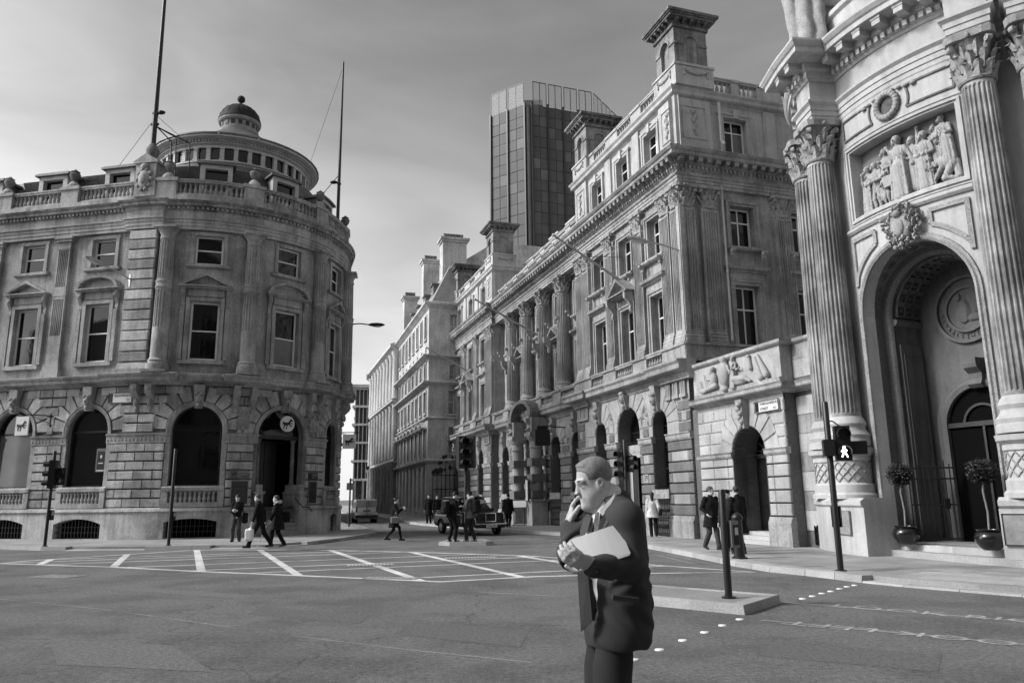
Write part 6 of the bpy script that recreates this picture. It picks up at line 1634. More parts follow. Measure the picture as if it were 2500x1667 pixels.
# entablature with breaks over the columns
rj = [(DU_(164.5), DU_(187.3), .95), (DU_(222), DU_(246), .95)]
rj = [(DU_(178.9), DU_(186.2), .82), (DU_(224), DU_(231.3), .82), (DU_(235), DU_(242), .82)]
def dband(name, prof, m):
    mb = MB(); moldp(mb, DP, 0, DP.ue, prof, 0, rj); return obj(name, mb, m, DB)
dband('architrave', [(-.3, 12.2), (.0, 12.2), (.02, 12.24), (.02, 12.36), (.05, 12.37), (.05, 12.52), (.08, 12.53), (.08, 12.66), (.16, 12.74), (.16, 12.8), (-.3, 12.8)], WS)
dband('frieze', [(-.3, 12.8), (.02, 12.8), (.02, 13.44), (-.3, 13.44)], WS)
dcn = dband('cornice', [(-.3, 13.44), (.06, 13.44), (.1, 13.5), (.1, 13.52), (.14, 13.54), (.14, 13.7), (.2, 13.74), (.22, 13.76), (.22, 13.94), (.66, 13.96), (.7, 13.98), (.7, 14.12), (.75, 14.16), (.82, 14.26), (.82, 14.32), (-.3, 14.46)], WS)
dd_ = mk_mesh('dentil', MB().box(-.06, .06, -.1, 0, 0, .15), WS); mo_ = MB(); mo_.box(-.12, .12, -.4, 0, 0, .2); mo_.box(-.14, .14, -.42, 0, .15, .205); moe = mk_mesh('modillion', mo_, WS)
def dbrk(u): 
    for a, b, d in rj:
        if a < u < b: return d
    return 0
u = .3; i = 0
while u < DU_(246):
    inst('dentil', dd_, dcn, DP.P(u, dbrk(u) + .14, 13.54), DP.rz(u)); u += .2
u = .4
while u < DU_(246):
    inst('modillion', moe, dcn, DP.P(u, dbrk(u) + .22, 13.75), DP.rz(u)); u += .56
mb = MB(); moldp(mb, DP, 0, DP.ue, [(-.6, 14.4), (.1, 14.4), (.1, 15.3), (.2, 15.36), (.2, 15.5), (-.6, 15.5)]); obj('parapet', mb, WS, DB)
mb = MB(); blk(mb, DP, 0, .05, -6, 0, .12, 14.4); mb.lathe((DCN[0], DCN[1], 0), [(5.2, .12), (5.2, 14.3)], 40, R(150), R(270) - .0) ; 
mb = MB(); q0, q1 = DP.P(.02, -.02, 0), DP.P(DP.ue - .02, -.02, 0)
mb.hexa([(q0.x, q0.y, .12), (q0.x + 9, q0.y + 5, .12), (q0.x + 9.1, q0.y + 5, .12), (q0.x + .1, q0.y - .02, .12), (q0.x, q0.y, 14.4), (q0.x + 9, q0.y + 5, 14.4), (q0.x + 9.1, q0.y + 5, 14.4), (q0.x + .1, q0.y - .02, 14.4)]); obj('side_wall', mb, WS, DB)
# steps straight across the porch
p1, p2 = Vector((8.95, 21.3)), Vector((10.55, 15.3)); tv = (p2 - p1).normalized(); nv = Vector((tv.y, -tv.x)); nv = nv if nv.x < 0 else -nv
for k, (dd2, za, zb) in enumerate(((0, .12, .27), (.42, .27, .42))):
    a, b = p1 - nv * dd2, p2 - nv * dd2; mb = MB(); mb.hexa([(v.x, v.y, z) for z in (za, zb) for v in (a, b, b - nv * 2.6, a - nv * 2.6)]); obj('step', mb, mat('porch_step', .36, .8, 0, .25, (.12, 1.), (.15, 25), .2, 40), DB)
# plaques on the pedestals
t, fn = plaque('wall_plaque', 'large blank stone plaque on the pedestal left of the tall arch', DP, DU_(179.5), DU_(188.5), .62, 1.22, .96, mat('plaque_stone', .26, .7, 0, .3, (.25, 2.), (.15, 10)), [], INK, 'plaque', MATS['plaque_stone'])
plaque('wall_plaque', 'engraved plaque on the pedestal right of the tall arch, at the picture edge', DP, DU_(221.6), DU_(227), .55, 1.2, 1.0, BRASS, [('BANK', 0, .1, .08, 'CENTER'), ('HOUSE', 0, -.05, .08, 'CENTER')], LETW, 'plaque', DARKW) if 0 else plaque('wall_plaque', 'engraved plaque on the pedestal right of the tall arch, at the picture edge', DP, DU_(221.6), DU_(227), .55, 1.2, .96, MATS['plaque_stone'], [], LETW, 'plaque', DARKW)
# carved relief: many draped figures in the panel
REL = mat('relief_stone', .34, .85, 0, .2, (.1, 2.), (.1, 20))
def draped(x, z0, hgt, y=0, lean=0, arm=None, arm2=None, turn=0, wide=1, legs=False):
    """prims of a robed figure, head and shoulders up, in panel space (x along, y out, z up)"""
    s_ = hgt / 1.6; hx = x + lean * s_
    P = [E((hx, y + .05, z0 + 1.47 * s_), (.085 * s_, .095 * s_, .12 * s_), .02), E((hx, y + .01, z0 + 1.53 * s_), (.1 * s_, .1 * s_, .08 * s_), .005), E((hx - .05, y + .1, z0 + 1.4 * s_), (.04 * s_, .05 * s_, .06 * s_), .005), C((hx, y + .02, z0 + 1.3 * s_), (hx, y + .03, z0 + 1.4 * s_), .055 * s_, None, .03), E((hx + .02 * turn, y + .14 * s_, z0 + 1.45 * s_), (.02, .03, .03), .02),
         E((x + lean * .8 * s_, y, z0 + 1.14 * s_), (.2 * s_ * wide, .13 * s_, .2 * s_), .06), E((x + lean * .4 * s_, y, z0 + .86 * s_), (.17 * s_ * wide, .12 * s_, .2 * s_), .06)]
    if legs: P += [C((x - .07 * s_, y, z0 + .8 * s_), (x - .12 * s_, y + .03, z0 + .4 * s_), .09 * s_, .065 * s_), C((x - .12 * s_, y + .03, z0 + .4 * s_), (x - .1 * s_, y, z0), .065 * s_, .05 * s_), C((x + .07 * s_, y, z0 + .8 * s_), (x + .1 * s_, y + .04, z0 + .42 * s_), .09 * s_, .065 * s_), C((x + .1 * s_, y + .04, z0 + .42 * s_), (x + .12 * s_, y, z0), .065 * s_, .05 * s_)]
    else:
        P += [C((x, y, z0 + .8 * s_), (x + .02, y, z0 + .05), .17 * s_ * wide, .2 * s_ * wide, .05)]
        for f in (-.14, -.05, .04, .13): P.append(C((x + f * s_ * wide, y + .12 * s_, z0 + 1.0 * s_), (x + f * 1.3 * s_ * wide + .03, y + .15 * s_, z0 + .02), .025 * s_, .04 * s_, .02))
        P.append(C((x - .16 * s_, y + .1, z0 + 1.2 * s_), (x + .16 * s_, y + .12, z0 + .75 * s_), .035 * s_, .04 * s_, .02))
    for sd, tg in ((-1, arm), (1, arm2)):
        sh = (x + lean * .8 * s_ + sd * .18 * s_, y + .02, z0 + 1.24 * s_)
        if tg is None: el = (sh[0] + sd * .05, y + .06, z0 + .98 * s_); hd = (x + sd * .06, y + .16, z0 + .92 * s_)
        else: el, hd = tg
        P += [C(sh, el, .06 * s_, .05 * s_), C(el, hd, .05 * s_, .035 * s_), E(hd, .045 * s_)]
    return P
z0 = 9.16
figs = [draped(.3, z0, 1.42, .0, 0, ((.16, .1, z0 + .95), (.3, .2, z0 + 1.15))),
        draped(.63, z0, 1.4, .03, .02, None, None, 0, 1, True),
        draped(.95, z0 + .2, 1.48, -.06, .0, ((.75, 0, z0 + 1.2), (.85, .1, z0 + 1.3))),
        draped(1.05, z0, .95, .1, 0, None, ((1.25, .15, z0 + .55), (1.12, .2, z0 + .6)), 0, .9, True) + [B((1.2, .2, z0 + .6), (.13, .03, .16), .01)],
        draped(1.55, z0, 1.78, .08, -.03, ((1.33, .1, z0 + 1.3), (1.2, .14, z0 + 1.55)), ((1.85, .05, z0 + 1.1), (1.9, .1, z0 + .85)), 0, 1.15),
        draped(1.86, z0 + .15, 1.5, -.06, 0, None, ((2.06, 0, z0 + 1.5), (2.1, .05, z0 + 1.78))),
        draped(2.22, z0, 1.6, .05, .03, None, None, 0, 1.1),
        draped(2.5, z0 + .35, 1.38, -.07, 0),
        draped(2.82, z0 + .55, 1.3, .0, -.1, ((2.62, .1, z0 + 1.3), (2.5, .16, z0 + 1.22)), None, 0, 1.05),
        [E((2.56, .1, z0 + .62), (.08, .09, .11)), E((2.78, .1, z0 + .55), (.24, .13, .17), .06, rotm(0, .3, 0)), C((2.7, .12, z0 + .5), (2.45, .16, z0 + .12), .065, .045), E((2.43, .16, z0 + .08), .05), C((2.92, .1, z0 + .45), (2.72, .14, z0 + .12), .12, .08), C((2.72, .14, z0 + .12), (3.05, .08, z0 + .06), .08, .05), C((2.98, .05, z0 + .5), (3.05, .1, z0 + .1), .1, .08)],
        draped(2.4, z0, .8, .12, 0, None, None, 0, .9)]
for f in figs:
    sdf_obj('relief_figure', f, .017, REL, RPB, lambda X, Y, Z: .008 * np.sin(95 * X + 22 * Z) * np.cos(13 * Z + 7 * X) + .006 * np.sin(160 * X - 60 * Z) , lambda x, y, z: DP.P(pu0 + x, -.34 + y * 1.1, z))
# the wing's panel: hooded seated figures either side of a great jar
wl = RM
def wfn(x, y, z): return wl.P(-5.2 + x, -.02 + y, z)
zz0 = 5.22
wf = [[E((3.5, .12, zz0 + .72), (.09, .1, .13)), E((3.48, .1, zz0 + .8), (.11, .11, .1)), E((3.45, .08, zz0 + .42), (.15, .12, .25), .06), C((3.35, .1, zz0 + .18), (3.75, .14, zz0 + .12), .1, .08), C((3.42, .1, zz0 + .5), (3.7, .16, zz0 + .42), .05, .04), C((3.75, .14, zz0 + .12), (4.1, .12, zz0 + .05), .07, .05)],
      [C((4.2, .1, zz0 + .05), (4.35, .06, zz0 + .5), .02), C((3.9, .1, zz0 + .1), (4.1, .06, zz0 + .7), .02), E((4.15, .08, zz0 + .1), (.22, .08, .09))],
      [E((2.75, .1, zz0 + .5), (.26, .2, .45), .05), C((2.75, .1, zz0 + .9), (2.75, .1, zz0 + 1.0), .12, .15), C((2.75, .1, zz0), (2.75, .1, zz0 + .1), .14, .1), C((2.52, .12, zz0 + .75), (2.42, .12, zz0 + .5), .03), C((2.98, .12, zz0 + .75), (3.08, .12, zz0 + .5), .03)],
      draped(2.25, zz0 - .05, 1.1, .06, .0, None, ((2.05, .1, zz0 + .55), (1.85, .12, zz0 + .6)), 0, .9),
      [C((2.2, .1, zz0 + .25), (1.6, .14, zz0 + .2), .12, .09), C((1.6, .14, zz0 + .2), (1.35, .1, zz0 + .08), .08, .05), E((1.9, .08, zz0 + .12), (.35, .1, .1), .05)],
      [C((1.35, .05, zz0 + .5), (1.4, .06, zz0 + .85), .08, .06), E((1.4, .07, zz0 + .9), (.08, .07, .06))],
      [C((.95, .06, zz0 + .85), (.5, .1, zz0 + .15), .05, .11), C((1.15, .02, zz0 + .8), (.8, .06, zz0 + .1), .06, .12), E((.47, .16, zz0 + .12), (.07, .04, .07))]]
for f in wf: sdf_obj('relief_figure', f, .022, REL, pw, None, wfn)
# seated stone group on the cornice above the left columns
q = DP.P(DU_(181.5), .3, 0)
st = thing('statue', 'stone figure group seated on the cornice above the left pair of columns', 'statue', (q.x, q.y, 14.4))
mb = MB(); mb.box(q.x - .2, q.x + .75, q.y - .5, q.y + .6, 14.38, 15.9); mb.box(q.x - .3, q.x + .85, q.y - .6, q.y + .7, 15.9, 16.1); obj('statue_base', mb, CARVE, st)
f = [E((q.x - .35, q.y - .45, 15.1), (.36, .34, .8), .1), E((q.x - .1, q.y - .25, 16.3), (.5, .45, .6), .12), E((q.x, q.y, 17.3), (.38, .3, .5), .1), E((q.x, q.y - .05, 18.05), (.16, .18, .22)), C((q.x - .35, q.y - .5, 16.3), (q.x - .5, q.y - .7, 14.5), .22, .26, .06), C((q.x, q.y - .6, 16.2), (q.x - .15, q.y - .8, 14.5), .2, .2, .05), C((q.x - .4, q.y, 17.4), (q.x - .75, q.y - .2, 16.5), .14, .12), C((q.x - .75, q.y - .2, 16.5), (q.x - .7, q.y - .5, 14.8), .16, .2, .05), C((q.x + .4, q.y, 17.4), (q.x + .6, q.y - .2, 16.4), .14, .1)]
sdf_obj('statue_figure', f, .04, CARVE, st, lambda X, Y, Z: .028 * np.sin(16 * X + 3 * Z + 7 * Y) * np.cos(2.5 * Z))
# ------------------------------------------------------------------ buildings further up the street
FST = mat('street_stone', .40, .88, 0, .2, (.16, .5), (.14, 6), .2, 20, 0, .15, .2)
FLT = mat('street_stone_pale', .4, .85, 0, .2, (.08, .5), (.06, 6), .15, 20, 0, .08, .08)
FDK = mat('street_stone_dark', .2, .88, 0, .2, (.2, .5), (.2, 6), .2, 20, 0, .2, .2)
def far_front(t, p, L, rows, bays, m, ground=.12, depth=.35):
    """rows: (z0, z1, half width, kind, [surround]) ; one window object per opening"""
    ops = []
    for z0, z1, hw, kind, fr in rows:
        for b in bays: ops.append((Op(b, hw, z0, z1, kind), fr))
    mb = MB(); wall(mb, p, 0, L, ground, rows[-1][1] + .6, 0, [o for o, f in ops], depth); wl_ = obj('front_wall', mb, m, t)
    for o, fr in ops:
        mb = MB(); plate(mb, p, o, -depth + .04, 8); w_ = obj('window', mb, GLASS, t)
        mb = MB(); blk(mb, p, o.c - .04, o.c + .04, -depth + .05, -depth + .1, o.b, o.t - .05); blk(mb, p, o.c - o.h, o.c + o.h, -depth + .05, -depth + .1, (o.b + o.sp()) / 2, (o.b + o.sp()) / 2 + .07); obj('window_bars', mb, PAINT if fr != 2 else DARKW, w_)
        if fr:
            mb = MB(); frame_rect(mb, p, o.c, o.h, o.b, o.t, .12, 0, .08); blk(mb, p, o.c - o.h - .2, o.c + o.h + .2, 0, .14, o.b - .14, o.b)
            obj('window_surround', mb, m, t)
            if fr == 3: pediment(p, t, o.c, o.h * 2 + .7, o.t + .12, .5, .45, (round(o.c) % 2 == 0), m)
    return wl_
# -- stone block with mansard roof next to the palazzo
e3, n3 = Vector((-.285, .9585)).normalized(), Vector((-.9585, -.285)).normalized()
F3 = Line((-6.95, 62), e3, n3); S3 = Line((-6.95, 62), Vector((.9585, .285)).normalized(), Vector((.285, -.9585)).normalized())
L3 = 17.9
T3 = thing('mansard_block', 'stone street block with steep slate mansard roof and tall chimneys beyond the palazzo', 'building', (-6.95, 62, .12))
bays3 = [1.35 + 2.17 * i for i in range(8)]
far_front(T3, F3, L3, [(.9, 4.2, .5, 'a', 0), (5.0, 7.1, .5, 'r', 3), (8.6, 10.4, .5, 'r', 1), (11.4, 12.8, .46, 'a', 1), (13.6, 14.2, .3, 'r', 0), (14.9, 16.9, .42, 'r', 1)], bays3, FST)
far_front(T3, S3, 9, [(.9, 4.2, .01, 'r', 0), (5.3, 7.4, .5, 'r', 1), (8.5, 10.4, .5, 'r', 1), (11.4, 12.6, .42, 'a', 1), (14.9, 16.9, .42, 'r', 1)], [2.2, 5.5], FST)
ring3 = [S3.P(9, 0, 0), S3.P(0, 0, 0), F3.P(L3, 0, 0)]
def band3(t, ring, z, h, pr, m, n0, nm='string_course'):
    mb = MB(); mold(mb, ring, [(-.1, z), (.04, z), (pr * .6, z + h * .35), (pr, z + h * .5), (pr, z + h * .85), (pr * .5, z + h), (-.1, z + h)], n0); return obj(nm, mb, m, t)
for z, h, pr, nm in ((4.45, .35, .4, 'belt_course'), (8.0, .22, .22, 'string_course'), (10.85, .35, .5, 'string_course'), (13.05, .35, .55, 'string_course'), (17.4, .55, .45, 'eaves_cornice')): band3(T3, ring3, z, h, pr, FST, S3.n, nm)
mb = MB(); blk(mb, F3, 0, L3, 0, .03, 13.4, 17.4); 
mb = MB()
for z in [.6 + .42 * i for i in range(9)]:
    for i in range(len(bays3) + 1):
        a = 0 if i == 0 else bays3[i - 1] + .55; b = L3 if i == len(bays3) else bays3[i] - .55
        blk(mb, F3, a + .01, b - .01, 0, .07, z, z + .37)
    blk(mb, S3, .01, 8.9, 0, .07, z, z + .37)
rk = obj('rustication', mb, FST, T3); rk['kind'] = 'stuff'
mb = MB(); mb.add([F3.P(0, -.2, 17.9), F3.P(L3, -.2, 17.9), F3.P(L3, -2.2, 21.9), F3.P(1.5, -2.2, 21.9), S3.P(9, -.2, 17.9), S3.P(9, -2.2, 21.9), F3.P(L3, -9, 22.2), S3.P(9, -9, 22.2)], [(0, 1, 2, 3), (4, 0, 3, 5), (3, 2, 6, 7, 5)]); rf3 = obj('mansard_roof', mb, mat('pale_slate', .2, .6, 0, .4, (.2, 1.), (.25, 9), .3, 14), T3)
for u in (3.5, 7.5, 11.5, 15):
    mb = MB(); blk(mb, F3, u - .5, u + .5, -2.0, -.9, 18.9, 20.3); blk(mb, F3, u - .6, u + .6, -2.1, -.75, 20.3, 20.45); obj('dormer', mb, LEAD, T3)
def stack(t, c, hw, hd, z0, z1, pots, m=FST):
    rzz = math.atan2(.285, .9585); rt = Matrix.Rotation(rzz, 3, 'Z'); c = Vector(c)
    def bx(mb, a, b, e, f, z, y): mb.hexa([c + rt @ Vector((x, w_, 0)) + Vector((0, 0, zz)) for zz in (z, y) for x, w_ in ((a, e), (b, e), (b, f), (a, f))])
    mb = MB(); bx(mb, -hw, hw, -hd, hd, z0, z1 - .5); bx(mb, -hw - .12, hw + .12, -hd - .12, hd + .12, z1 - .5, z1 - .3); bx(mb, -hw - .25, hw + .25, -hd - .25, hd + .25, z1 - .3, z1 - .1); o = obj('chimney_stack', mb, m, t)
    for i in range(pots):
        mb = MB(); q = c + rt @ Vector((-hw + .3 + (2 * hw - .6) * i / max(1, pots - 1), 0, 0)); mb.lathe((q.x, q.y, z1 - .1), [(.16, 0), (.13, .1), (.13, .5), (.16, .55), (.12, .6)], 8); obj('chimney_pot', mb, SOOT, o)
stack(T3, (-5.3, 66.5, 0), 1.1, .7, 17, 25.0, 7); stack(T3, (-8.2, 74, 0), .8, .6, 17, 25.4, 5); stack(T3, (-11.6, 84, 0), .75, .6, 16, 24.3, 5)
mb = MB(); mb.add([(-4.2, 67, 17), (3, 69.5, 17), (3, 69.5, 25.2), (-1.5, 68, 25.2), (-4.2, 67, 23.2), (-4.2, 77, 17), (3, 79, 17), (3, 79, 25.2), (-1.5, 78, 25.2), (-4.2, 77, 23.2)], [(0, 1, 2, 3, 4), (0, 4, 9, 5), (4, 3, 8, 9), (3, 2, 7, 8)]); obj('gable', mb, FST, T3)
mb = MB(); blk(mb, F3, .3, L3 - .3, -9, -1.0, .12, 17.6); obj('core', mb, FST, T3)
# iron gateway between the two
gt = thing('iron_gateway', 'dark ornamental iron gateway between the palazzo and the mansard block', 'gate', (-5.2, 62.6, .12))
for i in range(9):
    mb = MB(); q = Vector((-6.5, 61.9, 0)) + Vector((.95, .3, 0)) * (.35 * i); mb.tube((q.x, q.y, .12), (q.x, q.y, 3.6 + .8 * math.sin(PI * i / 8)), .03, None, 5); obj('bar', mb, IRON, gt)
for z in (.5, 2.4, 3.5):
    mb = MB(); mb.tube((-6.5, 61.9, z), (-3.6, 62.8, z), .035, None, 5); obj('rail', mb, IRON, gt)
mb = MB()
random.seed(5)
for i in range(26): f = random.random(); mb.ball((-6.5 + 2.9 * f, 61.9 + .9 * f, 3.7 + random.random() * 1.6 * math.sin(PI * f)), (random.uniform(.08, .22), .05, random.uniform(.08, .25)), 6, 4)
obj('scrollwork', mb, IRON, gt)
mb = MB(); mb.add([(-6.6, 63.5, .12), (-2.6, 64.8, .12), (-2.6, 64.8, 3.2), (-6.6, 63.5, 3.2)], [(0, 1, 2, 3)]); obj('passage', mb, BLACK, gt)
# -- building with giant columns, then a curved corner
F4 = Line(F3.P(L3 + .1, 0, 0).xy, Vector((-.305, .952)).normalized(), Vector((-.952, -.305)).normalized()); L4_ = 19.5
T4 = thing('colonnade_building', 'street building with dark ground floor columns and pale giant columns above', 'building', F4.P(0, 0, .12))
b4 = [1.2 + 2.42 * i for i in range(8)]
far_front(T4, F4, L4_, [(.6, 4.9, .75, 'r', 2), (6.2, 8.6, .6, 'r', 0), (9.3, 11.2, .6, 'r', 0), (12.4, 16.4, .6, 'r', 2)], b4, FST, .12, .8)
for z, h, pr in ((5.3, .5, .3), (8.75, .3, .25), (11.5, .5, .6), (17.0, 1.0, .9)): band3(T4, [F4.P(0, 0, 0), F4.P(L4_, 0, 0)], z, h, pr, FLT if z > 11 else FST, F4.n, 'cornice')
g4 = lathe_mesh('ground_column', [(.42, 0), (.36, .3), (.34, 4.7), (.44, 5.0), (.46, 5.2)], 12, FDK); u4 = lathe_mesh('upper_column', [(.42, 0), (.36, .2), (.31, 4.4), (.42, 4.8), (.46, 5.0)], 12, FLT); m4 = lathe_mesh('middle_pilaster', [(.3, 0), (.28, 5.4), (.34, 5.6)], 8, FST)
for i in range(9):
    q = F4.P(.05 + 2.42 * i, .3, 0); inst('ground_column', g4, T4, (q.x, q.y, .12)); inst('upper_column', u4, T4, (q.x, q.y, 12.0)); inst('middle_pilaster', m4, T4, (q.x, q.y, 5.8))
mb = MB(); blk(mb, F4, 0, L4_, -8, -1.2, .12, 18.4); obj('core', mb, FST, T4)
q = F4.P(L4_, 0, 0); cc = Vector((q.x, q.y)) - F4.n * 3.2
a0 = math.atan2(F4.n.y, F4.n.x)
F4c = Arc(cc, 3.2, a0, a0 - R(100), -1, .4)
mb = MB(); ops = [Op(.9 + 1.5 * k, .42, z0, z1) for k in range(3) for z0, z1 in ((6.3, 8.4), (9.3, 11.0), (12.6, 15.4))]; wall(mb, F4c, 0, F4c.ue, .12, 17, 0, ops, .4); obj('corner_wall', mb, FLT, T4)
for o in ops:
    mb = MB(); plate(mb, F4c, o, -.35, 8); obj('window', mb, GLASS, T4)
for z, h, pr in ((5.3, .5, .3), (11.5, .4, .5), (16.4, 1.3, 1.0)):
    mb = MB(); moldp(mb, F4c, 0, F4c.ue, [(-.1, z), (.05, z), (pr, z + h * .5), (pr, z + h), (-.1, z + h)]); obj('cornice', mb, FST, T4)
# -- modern block of horizontal slabs and fins
T5 = thing('fin_office_block', 'modern office block with slab floors and vertical fins closing the street view', 'office block', (-21, 107, .12))
F5 = Line((-22.4, 107), Vector((.93, .12)).normalized(), Vector((.12, -.93)).normalized())
mb = MB(); blk(mb, F5, 0, 14, -12, -.6, .12, 17.0); obj('core', mb, mat('office_dark', .06, .3, 0, .5, (.3, 1.)), T5)
for k in range(6):
    mb = MB(); blk(mb, F5, -.3, 14, -12, .25, 4.2 + 2.55 * k, 4.5 + 2.55 * k); obj('floor_slab', mb, FST, T5)
    for i in range(8):
        if k < 5:
            mb = MB(); blk(mb, F5, .05 + .55 * i, .17 + .55 * i, -.5, .1, 4.5 + 2.55 * k, 6.75 + 2.55 * k); obj('fin', mb, mat('fin_grey', .3, .5, 0, .4), T5)
mb = MB(); blk(mb, F5, -.8, 14, -12, .9, 17.2, 17.6); obj('roof_slab', mb, FST, T5)
for i in range(5):
    mb = MB(); blk(mb, F5, .2 + 1.1 * i, .5 + 1.1 * i, -.5, .2, .12, 4.2); obj('ground_pier', mb, FDK, T5)
# -- pale buildings at the very end
for lab, x0, y0, w_, h_, m_ in (('pale distant office block at the far end of the street', -31, 150, 8, 17, FST), ('grey distant block beside the far bend of the street', -27.2, 135, 4.6, 11, mat('far_grey', .2, .6))):
    t = thing('distant_block', lab, 'building', (x0, y0, .1)); p = Line((x0, y0), Vector((1, 0)), Vector((0, -1)))
    mb = MB(); blk(mb, p, 0, w_, -10, 0, 0, h_); obj('wall', mb, m_, t)
    for k in range(int(h_ / 3.2)):
        for i in range(int(w_ / 1.5)):
            mb = MB(); blk(mb, p, .3 + 1.5 * i, 1.3 + 1.5 * i, 0, .05, 1.2 + 3.2 * k, 3.2 + 3.2 * k); obj('window', mb, mat('far_glass', .08, .2, 0, .5), t)
    mb = MB(); blk(mb, p, -.4, w_ + .4, -10, .5, h_, h_ + .6); obj('roof_slab', mb, FLT, t)
# far left side of the street: continuation of the bank's street front
T6 = thing('street_terrace', 'stone terrace up the left side of the street behind the bank', 'building', LP.P(UL1, 0, .12))
n6 = LP.fr(UL1)[1]; t6 = Vector((-n6.y, n6.x)); F6 = Line(LP.P(UL1, -.1, 0).xy, t6, n6)
far_front(T6, F6, 40, [(1, 4.2, .7, 'r', 2), (6, 8.6, .6, 'r', 0), (10, 12.2, .6, 'r', 0)], [2 + 3.2 * i for i in range(12)], FST)
mb = MB(); moldp(mb, F6, 0, 40, [(-.2, 12.6), (.1, 12.6), (.6, 13.1), (.6, 13.3), (-.2, 13.4)]); obj('cornice', mb, FST, T6)
mb = MB(); blk(mb, F6, 0, 40, -8, -.8, .12, 13); obj('core', mb, FST, T6)
# -- glass tower far behind
TW = thing('glass_tower', 'dark faceted glass office tower with open glass screens on its roof', 'skyscraper', (5, 186, 0))
TG = mat('tower_glass', .075, .15, 0, .22, (.15, .03), (.1, .4), 0, 1, .12)
TGL = mat('tower_spandrel', .09, .2, 0, .22, (.2, .05), (.1, .4), 0, 1, .2)
MUL = mat('tower_mullion', .03, .4, .3, .5)
K = [(-4.9, 187), (4.1, 180.6), (5.8, 180.2), (22.3, 186.2), (31, 200)]
def tower_face(a, b, nc, screen, rows=14, top=101.5, rh=2.95):
    a, b = Vector(a), Vector(b); t = (b - a).normalized(); n_ = Vector((t.y, -t.x)); n_ = n_ if n_.y < 0 else -n_
    p = Line(a, t, n_); L = (b - a).length
    mb = MB(); blk(mb, p, 0, L, -1, 0, 0, top - rows * rh); obj('lower_glazing', mb, TG, TW)
    mb = MB(); blk(mb, p, 0, L, -1.2, -.15, top - rows * rh, top); obj('floor_core', mb, MUL, TW)
    for r_ in range(rows):
        for c in range(nc):
            mb = MB(); blk(mb, p, L * c / nc + .07, L * (c + 1) / nc - .07, -.1, 0, top - (r_ + 1) * rh + (.1 if r_ % 2 else .05), top - r_ * rh - .06); o = obj('pane', mb, TG if (r_ * 7 + c * 3) % 5 else TGL, TW)
    for c in range(0, nc + 1, 2):
        mb = MB(); blk(mb, p, L * c / nc - .2, L * c / nc + .2, -.2, .5, 40, top + .5); obj('mullion', mb, MUL, TW)
    SG = mat('screen_glass', .45, .15, 0, .5, (.1, .1))
    for c in range(0, nc, 2):
        mb = MB(); blk(mb, p, L * c / nc + .35, L * (c + 2) / nc - .35, .2, .26, top + .1, top + 6.3); sc_ = obj('roof_screen', mb, mat('screen_pane', .4, .6, 0, .05), TW)
        b_ = sc_.data.materials[0].node_tree.nodes['Principled BSDF']; b_.inputs['Alpha'].default_value = .28
        mb = MB()
        for x in (L * c / nc + .35, L * (c + 1) / nc, L * (c + 2) / nc - .35): blk(mb, p, x - .07, x + .07, .15, .32, top, top + 6.4)
        blk(mb, p, L * c / nc + .35, L * (c + 2) / nc - .35, .14, .33, top + 6.3, top + 6.45); obj('screen_frame', mb, MUL, sc_)
tower_face(K[0], K[1], 4, 1); tower_face(K[2], K[3], 8, 1); tower_face(K[3], K[4], 6, 1)
mb = MB(); mb.tube((4.95, 180.9, 0), (4.95, 180.9, 101), .75, None, 12); obj('corner_column', mb, TGL, TW, True)
mb = MB(); mb.box(1.5, 13, 188, 200, 101, 104.6); mb.box(4, 9, 186.5, 195, 104.6, 106.2); obj('plant_room', mb, mat('plant_grey', .1, .7), TW)
# ------------------------------------------------------------------ street furniture
SBLK = mat('signal_black', .012, .45, 0, .4)
POLEM = mat('pole_black', .014, .4, 0, .45, (.2, 3.))
LENS = mat('lamp_lens_dark', .02, .15, 0, .6)
LIT = mat('lit_signal', .9, .5, 0, .3, emit=3.0)
SILV = mat('brushed_metal', .4, .35, .6, .5, (.15, 6.))
def local(c, rz): 
    c = Vector(c); m_ = Matrix.Rotation(rz, 3, 'Z')
    return lambda x, y, z: c + m_ @ Vector((x, y, z))
def lbox(mb, f, x0, x1, y0, y1, z0, z1): return mb.hexa([f(x, y, z) for z in (z0, z1) for x, y in ((x0, y0), (x1, y0), (x1, y1), (x0, y1))])
def sig_pole(label, base, h, r_=.057, name='traffic_signal', cat='traffic light'):
    t = thing(name, label, cat, base)
    mb = MB(); mb.lathe(base, [(r_, 0), (r_, h), (r_ * .8, h + .02)], 14); mb.lathe(base, [(r_ * 1.9, 0), (r_ * 1.9, .02), (r_ * 1.05, .03)], 14); obj('pole', mb, POLEM, t, True)
    return t
